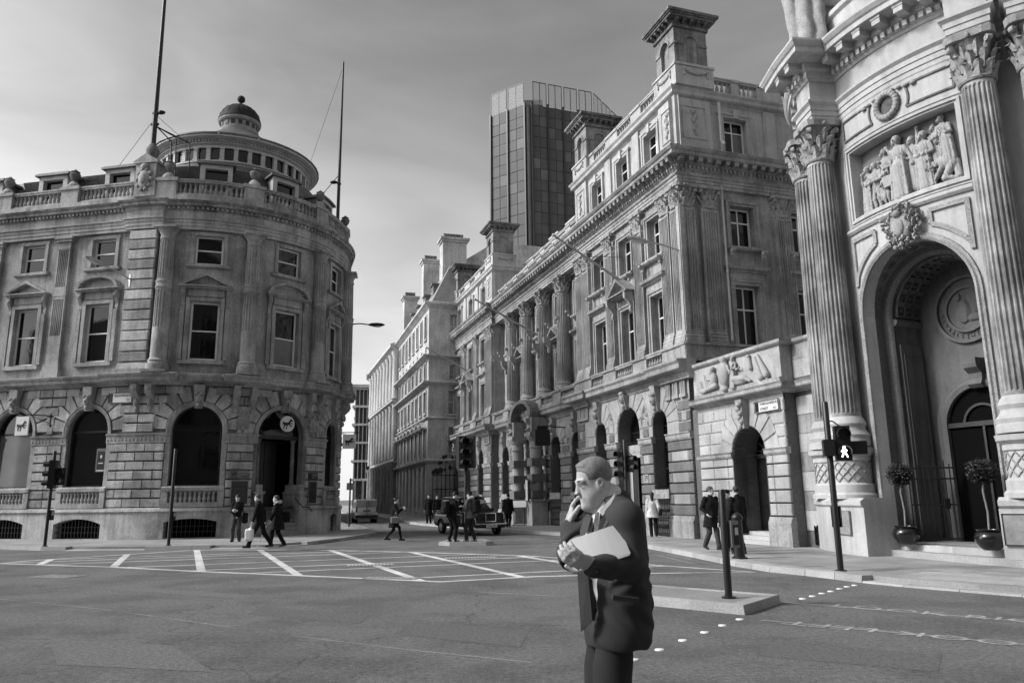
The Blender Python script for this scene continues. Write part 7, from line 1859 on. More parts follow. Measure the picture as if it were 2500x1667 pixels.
def head3(t, base, dx, z0, h, rz, ped=False, hoods=True):
    """signal head of three aspects facing local -Y after rotation rz"""
    f = local((base[0], base[1], 0), rz); w_ = .15
    mb = MB(); lbox(mb, f, dx - w_, dx + w_, -.1, .12, z0, z0 + h); o = obj('signal_head', mb, SBLK, t)
    n = 2 if ped else 3
    for i in range(n):
        zc = z0 + h * (i + .5) / n; r_ = min(.11, h / n * .42)
        mb = MB(); V = []; k = 12
        for d in (-.1, -.11): V += [f(dx + r_ * math.cos(2 * PI * j / k), d, zc + r_ * math.sin(2 * PI * j / k)) for j in range(k)]
        mb.add(V, [tuple(range(k, 2 * k))]); obj('lamp_lens', mb, LENS, o)
        mb = MB(); V = []
        for d in (-.1, -.3 if hoods else -.2):
            for rr in (r_ + .008, r_ + .02): V += [f(dx + rr * math.cos(-.5 + (PI + 1.0) * j / 10), d, zc + rr * math.sin(-.5 + (PI + 1.0) * j / 10)) for j in range(11)]
        F = []
        for j in range(10): F += [(j, j + 1, 23 + j, 22 + j), (11 + j, 12 + j, 34 + j, 33 + j), (22 + j, 23 + j, 34 + j, 33 + j)]
        mb.add(V, F); obj('hood', mb, SBLK, o)
    return o, f
def walk_man(f, dx, d, zc, s_):
    """little walking figure cut from the lens"""
    mb = MB()
    def dot(x, z, r_, n=10): mb.add([f(dx + (x + r_ * math.cos(2 * PI * j / n)) * s_, d, zc + (z + r_ * math.sin(2 * PI * j / n)) * s_) for j in range(n)], [tuple(range(n))])
    dot(.0, .40, .11)
    for a, b, w_, w2 in (((0, .28), (-.02, -.05), .11, .1), ((-.05, .22), (-.24, .0), .05, .045), ((.05, .22), (.22, .06), .05, .045), ((-.03, -.02), (-.2, -.42), .075, .06), ((.03, -.02), (.16, -.24), .075, .06), ((.16, -.24), (.22, -.44), .06, .05)):
        t_ = Vector((b[0] - a[0], b[1] - a[1])).normalized(); n_ = Vector((-t_.y, t_.x))
        mb.add([f(dx + (p[0] + n_.x * s2 * w3) * s_, d - .0005, zc + (p[1] + n_.y * s2 * w3) * s_) for p, s2, w3 in ((a, 1, w_), (a, -1, w_), (b, -1, w2), (b, 1, w2))], [(0, 1, 2, 3)])
    return mb
def push_box(t, base, rz, dx, z0, h=.4):
    f = local((base[0], base[1], 0), rz); mb = MB(); lbox(mb, f, dx - .06, dx + .06, -.08, .1, z0, z0 + h); o = obj('push_button_box', mb, SBLK, t)
    mb = MB(); lbox(mb, f, dx - .045, dx + .045, -.086, -.08, z0 + h * .45, z0 + h * .9); obj('instruction_plate', mb, SILV, o)
def wire(t, base, z, s_):
    mb = MB(); mb.pipe([(base[0], base[1], z), (base[0] + s_ * .12, base[1], z + .0), (base[0] + s_ * .28, base[1], z - .12), (base[0] + s_ * .3, base[1], z - .32)], .014, 6); obj('cable_loop', mb, IRON, t)
# left kerb, by the first arched window
b1 = (-16.94, 28.21, .12); t = sig_pole('signal pole with heads facing left, on the kerb before the first arched window', b1, 3.4)
head3(t, b1, .0, 2.18, 1.02, R(-78)); bpy.data.objects[t.children[-1].name].name = 'signal_head'
o, f = head3(t, b1, .3, 2.3, .62, R(14), True); wire(t, b1, 3.1, 1); push_box(t, b1, R(60), .12, 1.05, .36)
mb = walk_man(f, .3, -.112, 2.3 + .155, .17); obj('walking_figure', mb, mat('signal_dim', .8, .4, 0, .4), o)
b2 = (-12.29, 27.79, .12); t = sig_pole('bare black signal post before the large arched window left of the doorway', b2, 3.4)
push_box(t, b2, R(70), .1, 1.0, .3)
# small island: double-sided heads
b3 = (-1.8, 28.9, .118); t = sig_pole('tall signal with two long heads behind the people with backpacks', b3, 3.85)
head3(t, b3, -.2, 2.75, 1.2, R(35)); head3(t, b3, .22, 2.75, 1.2, R(-25)); wire(t, b3, 3.0, 1)
# far kerb, seen beside the man's head
b4_ = (4.0, 27.5, .12); t = sig_pole('signal with a long narrow head beside the head of the man on the phone', b4_, 3.5)
head3(t, b4_, -.16, 2.25, 1.05, R(-60)); o, f = head3(t, b4_, .22, 2.5, .6, R(40), True); wire(t, b4_, 3.2, 1)
# right: lit walking figure
b5 = (6.61, 16.0, .12); t = sig_pole('slim pole with lit white walking figure before the drum entrance', b5, 3.42, .062)
rz5 = R(-12)
o, f = head3(t, b5, .27, 2.32, .72, rz5, True)
obj('walking_figure', walk_man(f, .27, -.113, 2.5, .26), LIT, o)
o, f = head3(t, b5, .0, 2.42, .34, R(75), True); wire(t, b5, 3.15, 1); push_box(t, b5, R(55), .12, .98, .42)
f = local((b5[0], b5[1], 0), R(-10)); mb = MB(); lbox(mb, f, .42, .74, -.05, .12, 2.45, 2.72); obj('side_head', mb, SBLK, t)
# refuge island post with its button box
b6 = (3.25, 12.08, .12); t = sig_pole('thick plain black post standing on the refuge island', b6, 1.6, .057, 'island_post', 'post')
f = local((b6[0], b6[1], 0), R(20)); mb = MB(); lbox(mb, f, .06, .2, -.09, .09, .86, 1.26); o = obj('push_button_box', mb, mat('box_grey', .25, .5, .3, .4), t)
mb = MB(); lbox(mb, f, .1, .19, -.1, -.09, .9, 1.2); obj('box_front', mb, SBLK, o); mb = MB(); lbox(mb, f, .12, .175, -.106, -.1, 1.05, 1.16); obj('instruction_plate', mb, SIGNW, o)
# bollard on the right pavement
bb = ground(1806, 1363, .12); t = thing('bollard', 'stout black iron bollard on the pavement before the low wing', 'bollard', bb)
mb = MB(); mb.lathe(bb, [(.2, 0), (.2, .03), (.14, .05), (.13, .2), (.115, .9), (.14, .95), (.14, 1.0), (.1, 1.06), (.0, 1.12)], 14); obj('bollard_body', mb, POLEM, t, True)
# thin sign post in the street by the white van
q = ground(852, 1286, .12); t = thing('sign_post', 'thin dark post at the kerb beside the white van', 'post', q); mb = MB(); mb.lathe(q, [(.05, 0), (.05, 2.7), (.03, 2.75)], 8); obj('post', mb, POLEM, t); mb = MB(); mb.box(q.x - .2, q.x + .2, q.y - .04, q.y - .02, 2.2, 2.6); obj('sign_plate', mb, mat('sign_back', .15, .5), t)
# wall lamps
def wall_lamp(label, w0, tip, drop=.05, m=SILV):
    t = thing('wall_lamp', label, 'street lamp', w0); w0, tip = Vector(w0), Vector(tip); d = (tip - w0).normalized(); s_ = d.cross(Vector((0, 0, 1))).normalized()
    mb = MB(); mb.pipe([w0, w0.lerp(tip, .55) + Vector((0, 0, .06)), tip], .035, 7); obj('arm', mb, POLEM if m is POLEM else SILV, t)
    mb = MB(); mb.hexa([w0 + s_ * a + Vector((0, 0, z)) + d * e for z in (-.35, .2) for a, e in ((-.06, -.05), (.06, -.05), (.06, .04), (-.06, .04))]); obj('wall_plate', mb, SILV, t)
    rt = Matrix((d, s_, d.cross(s_))).transposed()
    mb = MB(); mb.ball(tip + d * .4, (.48, .17, .11), 12, 8, rt); obj('lamp_head', mb, m, t, True)
    mb = MB(); mb.ball(tip + d * .45 - Vector((0, 0, .05)), (.3, .12, .1), 10, 6, rt); obj('lamp_bowl', mb, mat('lamp_bowl', .6, .2, 0, .5), t, True)
wall_lamp('street lamp on the fluted corner pilaster of the palazzo', RM.P(.2, -.05, 11.05), RM.P(.2, 1.35, 11.25))
wall_lamp('street lamp bracketed from the rusticated pier of the rounded bank', LP.P(-.1, .3, 11.35), LP.P(-.35, 1.7, 11.6))
wa = LP.P(14.0, .3, 11.3); wall_lamp('dark street lamp reaching over the street from the far edge of the bank', wa, (wa.x + 1.2, wa.y + .1, 11.3), .05, POLEM)
wall_lamp('small pale street lamp high on the far end of the palazzo, against the mansard block', RM.P(36.5, .1, 10.7), RM.P(36.5, 1.2, 10.8))
wall_lamp('small pale street lamp low at the far end of the palazzo', RM.P(37.5, .1, 5.0), RM.P(37.6, 1.1, 5.05))
# slanting flagpoles of the palazzo: the tip lies in the upright plane square to the front
def slant_pole(label, u, d0, z0, px):
    q = RM.P(u, d0, z0); ray = px_ray(*px); n_ = Vector((RE.x, RE.y, 0)); s_ = n_.dot(q - Vector((0, 0, CAMH))) / n_.dot(ray); tip = Vector((0, 0, CAMH)) + ray * s_
    t = thing('flag_pole', label, 'flagpole', q); mb = MB(); mb.tube(q, tip, .07, .045, 8); obj('pole', mb, SILV, t, True)
    mb = MB(); mb.ball(tip, .08, 8, 6); obj('finial', mb, SILV, t); mb = MB(); mb.pipe([q.lerp(tip, .55), q + Vector((RN.x * .0, 0, 1.2))], .012, 4); obj('stay', mb, IRON, t)
slant_pole('slanting flagpole over the pedimented window of the near pavilion', 5.1, -.1, 11.1, (1351, 574))
slant_pole('slanting flagpole over the columned middle of the palazzo', CB[2] - .1, -.7, 11.4, (1160, 731))
slant_pole('slanting flagpole over the far pavilion of the palazzo', FB[1], -.1, 11.3, (1041, 848))
# dark hanging sign by the portico
q = RM.P(13.6, .8, 4.9); t = thing('hanging_sign', 'dark boxed sign hanging by the banded portico columns', 'sign', q); f = local(q, RM.rz(0) + PI / 2)
mb = MB(); lbox(mb, f, -.42, .42, -.08, .08, -.55, .3); obj('sign_box', mb, DARKW, t); mb = MB(); lbox(mb, f, -.3, .3, -.07, .07, .3, .5); obj('sign_top', mb, IRON, t)
mb = MB(); mb.pipe([RM.P(13.6, -.6, 5.35), RM.P(13.6, .8, 5.4)], .03, 6); mb.pipe([RM.P(13.6, -.6, 4.5), RM.P(13.6, .4, 4.5)], .02, 6); obj('bracket', mb, IRON, t)
# reading board on legs, framed notice on the column
q = ground(1268, 1282, .12); t = thing('menu_stand', 'slanted white reading board on thin legs before the portico', 'notice stand', q); f = local(q, R(-8))
mb = MB(); mb.hexa([f(-.42, -.2, .98), f(.42, -.2, .98), f(.42, .2, 1.34), f(-.42, .2, 1.34), f(-.42, -.22, 1.0), f(.42, -.22, 1.0), f(.42, .18, 1.36), f(-.42, .18, 1.36)]); obj('board', mb, SIGNW, t)
for x, y in ((-.3, 0), (.3, 0)):
    mb = MB(); a = f(x, y, 0); mb.tube(a, (a.x, a.y, 1.15), .02, None, 6); obj('leg', mb, IRON, t)
mb = MB(); lbox(mb, f, -.36, .36, -.25, .25, 0, .03); obj('foot', mb, IRON, t)
q = RM.P(CB[2] - 1.62, .66, 2.0); t = thing('notice_board', 'tall framed notice on the near portico pedestal', 'notice board', q); f = local(q, RM.rz(0))
mb = MB(); lbox(mb, f, -.22, .22, -.04, 0, -.6, .7); obj('frame', mb, DARKW, t); mb = MB(); lbox(mb, f, -.17, .17, -.05, -.04, -.52, .62); obj('sheet', mb, mat('notice_paper', .5, .6), t)
# iron panels in the window areas of the palazzo
for o in ops_n + ops_c + ops_f:
    if o.b < 1: continue
    d = DC_ if o in ops_c else 0; mb = MB(); blk(mb, RM, o.c - o.h - .02, o.c + o.h + .02, d + .06, d + .1, 1.4, 1.46); blk(mb, RM, o.c - o.h - .02, o.c + o.h + .02, d + .06, d + .1, .2, .26); blk(mb, RM, o.c - o.h - .02, o.c + o.h + .02, d + .06, d + .1, .8, .85); rr_ = obj('area_railing', mb, IRON, RB)
    n = int(o.h * 2 / .13)
    mb = MB()
    for i in range(n + 1):
        u = o.c - o.h + 2 * o.h * i / n; mb.tube(RM.P(u, d + .08, .12), RM.P(u, d + .08, 1.56), .016, None, 5)
        if i < n: mb.ball(RM.P(u + o.h / n, d + .08, 1.1), (.05, .02, .07), 6, 4); mb.ball(RM.P(u + o.h / n, d + .08, .5), (.04, .02, .1), 6, 4)
    obj('railing_bars', mb, IRON, rr_)
# porch gate leaf and the two potted trees
t = thing('iron_gate', 'open black iron gate leaf inside the tall arch', 'gate', DN.P(-1.0, -1.2, .42))
A_, B_ = DN.P(-1.26, -.8, 0), DN.P(-.62, -1.72, 0)
for i in range(10):
    q = A_.lerp(B_, i / 9); mb = MB(); mb.tube((q.x, q.y, .46), (q.x, q.y, 2.35 + (.12 if i % 2 else .02)), .016, None, 6); obj('bar', mb, IRON, t)
for z in (.5, 1.35, 2.0, 2.28):
    mb = MB(); mb.tube((A_.x, A_.y, z), (B_.x, B_.y, z), .022, None, 6); obj('rail', mb, IRON, t)
q = A_.lerp(B_, .75); mb = MB(); mb.box(q.x - .07, q.x + .07, q.y - .05, q.y + .05, 1.25, 1.5); obj('lock_box', mb, IRON, t)
LEAF = mat('leaf_dark', .02, .5, 0, .4, (.4, 30.), (.3, 5.))
def topiary(label, c, hs):
    t = thing('potted_tree', label, 'potted tree', (c[0], c[1], .42)); c = Vector((c[0], c[1], .42))
    mb = MB(); mb.lathe(c, [(.15, 0), (.2, .04), (.29, .16), (.31, .26), (.27, .36), (.22, .39), (.25, .42), (.26, .44), (.22, .44), (.2, .38)], 20); obj('pot', mb, mat('glazed_pot', .012, .15, 0, .6), t, True)
    mb = MB(); mb.lathe(c + Vector((0, 0, .36)), [(.2, 0), (.0, .04)], 14); obj('soil', mb, SOOT, t)
    mb = MB(); mb.pipe([c + Vector((0, 0, .38)), c + Vector((.03, .01, .8)), c + Vector((-.02, 0, 1.25)), c + Vector((.01, 0, hs - .1))], .022, 7); obj('trunk', mb, mat('bark_grey', .2, .8, 0, .3, (.2, 9.)), t)
    rg = random.Random(hash(label) % 97); mb = MB()
    for i in range(2200):
        a, b, r_ = rg.uniform(0, 2 * PI), math.acos(rg.uniform(-1, 1)), .28 * rg.uniform(.5, 1.12)
        p = c + Vector((0, 0, hs + .12)) + Vector((math.sin(b) * math.cos(a), math.sin(b) * math.sin(a), math.cos(b) * .92)) * r_
        v = Vector((rg.uniform(-1, 1), rg.uniform(-1, 1), rg.uniform(-.5, 1))).normalized(); s2 = v.orthogonal().normalized() * rg.uniform(.012, .02); v *= rg.uniform(.05, .085)
        mb.add([p, p + v * .5 + s2, p + v, p + v * .5 - s2], [(0, 1, 2, 3)])
    cr = obj('crown', mb, LEAF, t)
topiary('potted standard bay tree at the left of the tall arch', (9.62, 19.2), 1.55); topiary('potted standard bay tree at the right of the tall arch', (10.3, 16.95), 1.55)
# ------------------------------------------------------------------ vehicles
CARB = mat('black_car_paint', .006, .1, 0, .35, coat=.15); CARW = mat('white_car_paint', .62, .25, 0, .5, coat=.3); CGL = mat('car_glass', .015, .05, 0, .5); TYRE = mat('tyre_rubber', .012, .8); CHR = mat('chrome', .7, .12, 1.0); PLATE = mat('number_plate', .75, .4); LAMPG = mat('lamp_glass', .55, .08, 0, .6); REDL = mat('tail_lamp', .08, .2, 0, .5)
def wheel(t, x, y, r_=.32, w_=.2):
    mb = MB(); V = []; prof = [(.19, -w_ / 2), (r_ - .03, -w_ / 2), (r_, -w_ / 2 + .03), (r_, w_ / 2 - .03), (r_ - .03, w_ / 2), (.19, w_ / 2)]
    n = 20
    for rr, yy in prof: V += [(x + yy, y + rr * math.cos(2 * PI * i / n), r_ + rr * math.sin(2 * PI * i / n)) for i in range(n)]
    mb.add(V, [(j * n + i, j * n + (i + 1) % n, (j + 1) * n + (i + 1) % n, (j + 1) * n + i) for j in range(5) for i in range(n)]); o = obj('tyre', mb, TYRE, t, True)
    mb = MB(); mb.tube((x - w_ * .42, y, r_), (x + w_ * .42, y, r_), .19, None, 16); mb.ball((x + math.copysign(w_ * .42, x), y, r_), (.04, .1, .1), 8, 6); obj('rim', mb, SILV, o)
def taxi(label, loc, rz):
    """local frame: nose towards -Y, x to the side"""
    t = thing('taxi', label, 'taxi', loc, rz, local=True)
    P = [B((0, -1.55, .72), (.74, .62, .26), .12, rotm(-.06), .14), B((0, .55, .68), (.82, 1.72, .34), .12, None, .16), B((0, .65, 1.3), (.66, 1.12, .44), .14, None, .22), B((0, -.62, 1.12), (.64, .5, .34), .2, rotm(.55), .2), B((0, 2.05, .8), (.76, .2, .3), .1, None, .14),
         B((.66, -1.42, .66), (.17, .56, .26), .1, None, .14), B((-.66, -1.42, .66), (.17, .56, .26), .1, None, .14), B((0, -2.12, .46), (.78, .14, .13), .08, None, .08)]
    for x in (-.8, .8):
        for y in (-1.4, 1.42): P.append(N_(C((x - .16, y, .3), (x + .16, y, .3), .385, None, .02)))
    sdf_obj('body', P, .036, CARB, t)
    for x in (-.72, .72):
        for y in (-1.4, 1.42): wheel(t, x, y)
    mb = MB(); V = []
    for z, y, hw in ((1.08, -1.02, .58), (1.3, -.86, .55), (1.58, -.62, .5)): V += [(-hw, y - .005, z), (-hw * .4, y - .05, z), (hw * .4, y - .05, z), (hw, y - .005, z)]
    mb.add(V, [(4 * j + i, 4 * j + i + 1, 4 * j + 5 + i, 4 * j + 4 + i) for j in range(2) for i in range(3)] ); obj('windscreen', mb, mat('screen_reflecting', .3, .1, 0, .6), t)
    for s_ in (-1, 1):
        for y0, y1 in ((-.42, .3), (.38, 1.1), (1.18, 1.6)):
            mb = MB(); mb.box(s_ * .69 - .01, s_ * .69 + .01, y0, y1, 1.12, 1.52); obj('side_window', mb, CGL, t)
        mb = MB(); mb.box(s_ * .83 - .008, s_ * .83 + .008, -.42, .32, .8, .83); mb.box(s_ * .83 - .012, s_ * .83 + .012, .2, .3, .9, .93); obj('door_trim', mb, CHR, t)
        mb = MB(); mb.ball((s_ * .86, -.72, 1.12), (.1, .06, .09), 8, 6); mb.tube((s_ * .68, -.7, 1.05), (s_ * .82, -.7, 1.1), .02); obj('door_mirror', mb, CARB, t)
        mb = MB(); mb.tube((s_ * .62, -2.03, .8), (s_ * .62, -2.1, .8), .14, .13, 16); mb.ball((s_ * .62, -2.09, .8), (.115, .04, .115), 12, 8); o = obj('headlight', mb, LAMPG, t, True)
        mb = MB(); mb.tube((s_ * .62, -2.0, .8), (s_ * .62, -2.075, .8), .16, .155, 16); obj('headlight_ring', mb, CHR, o)
        mb = MB(); mb.tube((s_ * .64, -2.06, .58), (s_ * .64, -2.12, .58), .06, None, 10); obj('indicator', mb, LAMPG, t)
    mb = MB()
    for x0, x1, z0, z1 in ((-.27, .27, .96, 1.0), (-.27, .27, .6, .64), (-.27, -.23, .64, .96), (.23, .27, .64, .96)): mb.box(x0, x1, -2.2, -2.1, z0, z1)
    o = obj('grille_surround', mb, CHR, t)
    mb = MB(); mb.box(-.23, .23, -2.16, -2.1, .64, .96); obj('grille', mb, BLACK, o)
    for i in range(7):
        mb = MB(); mb.box(-.2 + .062 * i, -.185 + .062 * i, -2.175, -2.16, .65, .95); obj('grille_bar', mb, mat('bar_steel', .06, .3, .5), o)
    mb = MB(); mb.box(-.8, .8, -2.3, -2.24, .5, .53); obj('bumper_trim', mb, CHR, t)
    mb = MB(); mb.box(-.27, .27, -2.31, -2.285, .36, .48); o = obj('number_plate', mb, PLATE, t)
    obj('plate_lettering', text_mb('LR54 FBG', .115, lambda x, y, z: (x, -2.312 - z, .42 + y)), INK, o)
    mb = MB(); mb.ball((0, -.5, 1.74), (.3, .13, .09), 12, 8); o = obj('roof_sign', mb, CARB, t, True); mb = MB(); mb.ball((0, -.56, 1.745), (.24, .1, .06), 10, 6); obj('sign_lens', mb, mat('sign_amber', .3, .3), o, True)
    for x in (-.3, .15):
        mb = MB(); mb.pipe([(x, -1.08, 1.07), (x + .28, -.98, 1.22)], .012, 5); obj('wiper', mb, IRON, t)
    return t
taxi('black cab waiting nose-on behind the two people with backpacks', (-2.15, 36.9, 0), R(30))
def van(label, loc, rz, L=4.1, Wd=1.7, Hh=1.85, away=True, m=None):
    """local frame: rear towards -Y when away"""
    t = thing('van', label, 'van', loc, rz, local=True); m = m or CARW; hw = Wd / 2
    P = [B((0, .1, .62), (hw, L / 2 - .1, .34), .1, None, .12), B((0, -.35, 1.28), (hw * .93, L / 2 - .6, Hh - 1.32), .14, None, .16), B((0, L / 2 - .75, .95), (hw * .9, .7, .2), .16, None, .12)]
    for x in (-hw, hw):
        for y in (-L / 2 + .75, L / 2 - .8): P.append(N_(C((x - .14, y, .3), (x + .14, y, .3), .37, None, .02)))
    sdf_obj('body', P, .045, m, t)
    for x in (-hw + .12, hw - .12):
        for y in (-L / 2 + .75, L / 2 - .8): wheel(t, x, y)
    ye = -L / 2 + .13 - .13
    if away:
        for s_ in (-1, 1):
            mb = MB(); mb.box(s_ * .4 - .33, s_ * .4 + .33, -L / 2 + .21, -L / 2 + .235, 1.12, 1.6); o = obj('rear_window', mb, mat('van_window', .3, .15, 0, .5), t)
            mb = MB(); mb.box(s_ * (hw - .1) - .06, s_ * (hw - .1) + .06, -L / 2 - .02, -L / 2 + .08, .75, 1.15); obj('tail_light', mb, REDL, t)
        mb = MB(); mb.box(-.012, .012, -L / 2 - .02, -L / 2 + .24, .55, 1.7); mb.box(-.25, .25, -L / 2 - .025, -L / 2, .8, .93); obj('door_seam', mb, mat('seam_grey', .12, .5), t)
        mb = MB(); mb.box(-hw + .02, hw - .02, -L / 2 - .1, -L / 2 + .1, .34, .56); obj('bumper', mb, SBLK, t)
    else:
        mb = MB(); mb.hexa([(-hw + .14, -L / 2 + .55, 1.3), (hw - .14, -L / 2 + .55, 1.3), (hw - .2, -L / 2 + .95, 2.05), (-hw + .2, -L / 2 + .95, 2.05), (-hw + .14, -L / 2 + .2, 1.3), (hw - .14, -L / 2 + .2, 1.3), (hw - .2, -L / 2 + .2, 2.05), (-hw + .2, -L / 2 + .2, 2.05)]); obj('windscreen', mb, CGL, t)
        mb = MB(); mb.box(-hw + .02, hw - .02, -L / 2 - .06, -L / 2 + .1, .34, .6); obj('bumper', mb, SBLK, t)
        for s_ in (-1, 1):
            mb = MB(); mb.box(s_ * (hw - .22) - .14, s_ * (hw - .22) + .14, -L / 2 - .03, -L / 2 + .06, .78, .98); obj('headlight', mb, LAMPG, t)
        mb = MB(); mb.box(-.26, .26, -L / 2 - .075, -L / 2 - .05, .42, .53); obj('number_plate', mb, PLATE, t)
    return t
v = ground(879, 1282, 0)
van('small white van seen from behind up the street', (v.x - 1.0, v.y + 6.5, 0), R(16), 3.9, 1.62, 1.7)
v2 = ground(838, 1285, 0)
van('tall white van with its windscreen showing past the edge of the bank', (-14.0, 57.5, 0), R(8), 4.9, 1.85, 2.3, False)
# ------------------------------------------------------------------ people
SKIN = mat('skin', .5, .5, 0, .4, (.06, 12.), (.06, 60))
CL_ = lambda v, n: mat('cloth_' + n, v, .9, 0, .15, (.2, 6.), (.15, 80), .25, 160)
BLKC, DGR, MGR, JEAN, WHC, SHOE, HAIRD, HAIRM, HAIRL = CL_(.012, 'black'), CL_(.03, 'charcoal'), CL_(.1, 'grey'), CL_(.06, 'denim'), CL_(.55, 'white'), mat('shoe_leather', .012, .35, 0, .4), mat('hair_dark', .015, .6), mat('hair_grey', .07, .6, 0, .3, (.2, 40.)), mat('hair_fair', .2, .55, 0, .4, (.25, 60.), (.2, 20.))
def ik(a, b, l1, l2, pole):
    a, b, pole = Vector(a), Vector(b), Vector(pole); d = b - a; L = min(d.length, (l1 + l2) * .999); d.normalize()
    x = (l1 * l1 - l2 * l2 + L * L) / (2 * L); h = math.sqrt(max(0, l1 * l1 - x * x)); p = (pole - d * pole.dot(d)).normalized()
    return a + d * x + p * h
def hand(w_, d, n, s_=1., curl=.5, thumb=1, spread=1., rf=.0095):
    """palm, four unequal fingers with two bends each, thumb leaving the side of the palm; n: out of the palm"""
    w_, d, n = Vector(w_), Vector(d).normalized(), Vector(n); n = (n - d * n.dot(d)).normalized(); sd = d.cross(n)
    P = [E(w_ + d * .05 * s_, (.05 * s_, .018 * s_, .042 * s_), .012, np.array(Matrix((d, n, sd)).transposed())), C(w_, w_ + d * .03 * s_, .026 * s_, .026 * s_, .015)]
    for i, ln in enumerate((.072, .082, .078, .062)):
        o = (i - 1.5) * .0205 * s_ * spread; p = w_ + d * .088 * s_ + sd * o * thumb * -1; q = d.copy(); a = curl
        for k, f in enumerate((.45, .32, .26)):
            q2 = (q * math.cos(a) + n * math.sin(a)).normalized(); n2 = (n * math.cos(a) - q * math.sin(a)).normalized()
            e = p + q2 * ln * f * s_; P.append(C(p, e, rf * s_ * (1 - .08 * k), rf * s_ * (.92 - .08 * k), .004)); p, q, n_ = e, q2, n2
            n = n2; a = curl * (1.1 if k == 0 else .7)
        n = Vector(sd).cross(d)  # back to the palm normal
    t0 = w_ + d * .022 * s_ - sd * .034 * s_ * -thumb; t1 = t0 + (d * .6 - sd * .7 * -thumb + n * .25).normalized() * .042 * s_; t2 = t1 + (d * .85 - sd * .15 * -thumb + n * .45).normalized() * .036 * s_
    P += [C(w_ + d * .02 * s_ - sd * .02 * s_ * -thumb, t0, .017 * s_, .014 * s_, .01), C(t0, t1, .0125 * s_, .0115 * s_, .005), C(t1, t2, .0115 * s_, .009 * s_, .004)]
    return P
def head_prims(o, s_=1., fine=False):
    """head in its own frame: y forward, z up, origin at the middle of the head; o maps points"""
    k = .018 * s_; P = [('E', (0, -.015, .045), (.077, .096, .088), .03), ('E', (0, .025, -.035), (.06, .068, .085), .03), ('E', (0, .05, -.085), (.042, .04, .033), .025), ('C', (0, .086, .022), (0, .103, -.02), .009, .0125, .012)]
    for x in (-1, 1): P += [('E', (x * .078, -.012, -.005), (.010, .024, .033), .008), ('E', (x * .036, .03, -.06), (.028, .04, .04), .02)]
    if fine:
        for x in (-1, 1): P += [('-E', (x * .032, .1, .012), (.016, .014, .008), .01), ('C', (x * .014, .085, .032), (x * .046, .074, .03), .008, .007, .016), ('E', (x * .012, .108, -.026), (.0095, .011, .008), .006), ('-E', (x * .082, -.006, -.003), (.006, .012, .018), .004)]
        P += [('E', (0, .083, -.104), (.022, .018, .018), .02), ('C', (-.022, .083, -.053), (.022, .083, -.053), .006, .006, .012), ('C', (-.018, .083, -.066), (.018, .083, -.066), .007, .007, .012), ('-C', (-.026, .093, -.0595), (.026, .093, -.0595), .003, .003, .004), ('E', (0, .03, -.118), (.05, .05, .035), .03)]
    out = []
    for p in P:
        neg = p[0][0] == '-'; kd = p[0][-1]
        if kd == 'E': q = E(o(p[1]), [v * s_ for v in p[2]], p[3], o.rot)
        else: q = C(o(p[1]), o(p[2]), p[3] * s_, p[4] * s_, p[5])
        out.append(N_(q) if neg else q)
    return out
class HF:
    def __init__(s, c, yaw=0, pitch=0, roll=0, sc=1): s.c = np.array(c, float); s.rot = rotm(0, 0, yaw) @ rotm(pitch, roll, 0); s.sc = sc
    def __call__(s, p): return s.c + s.rot @ (np.array(p, float) * s.sc)
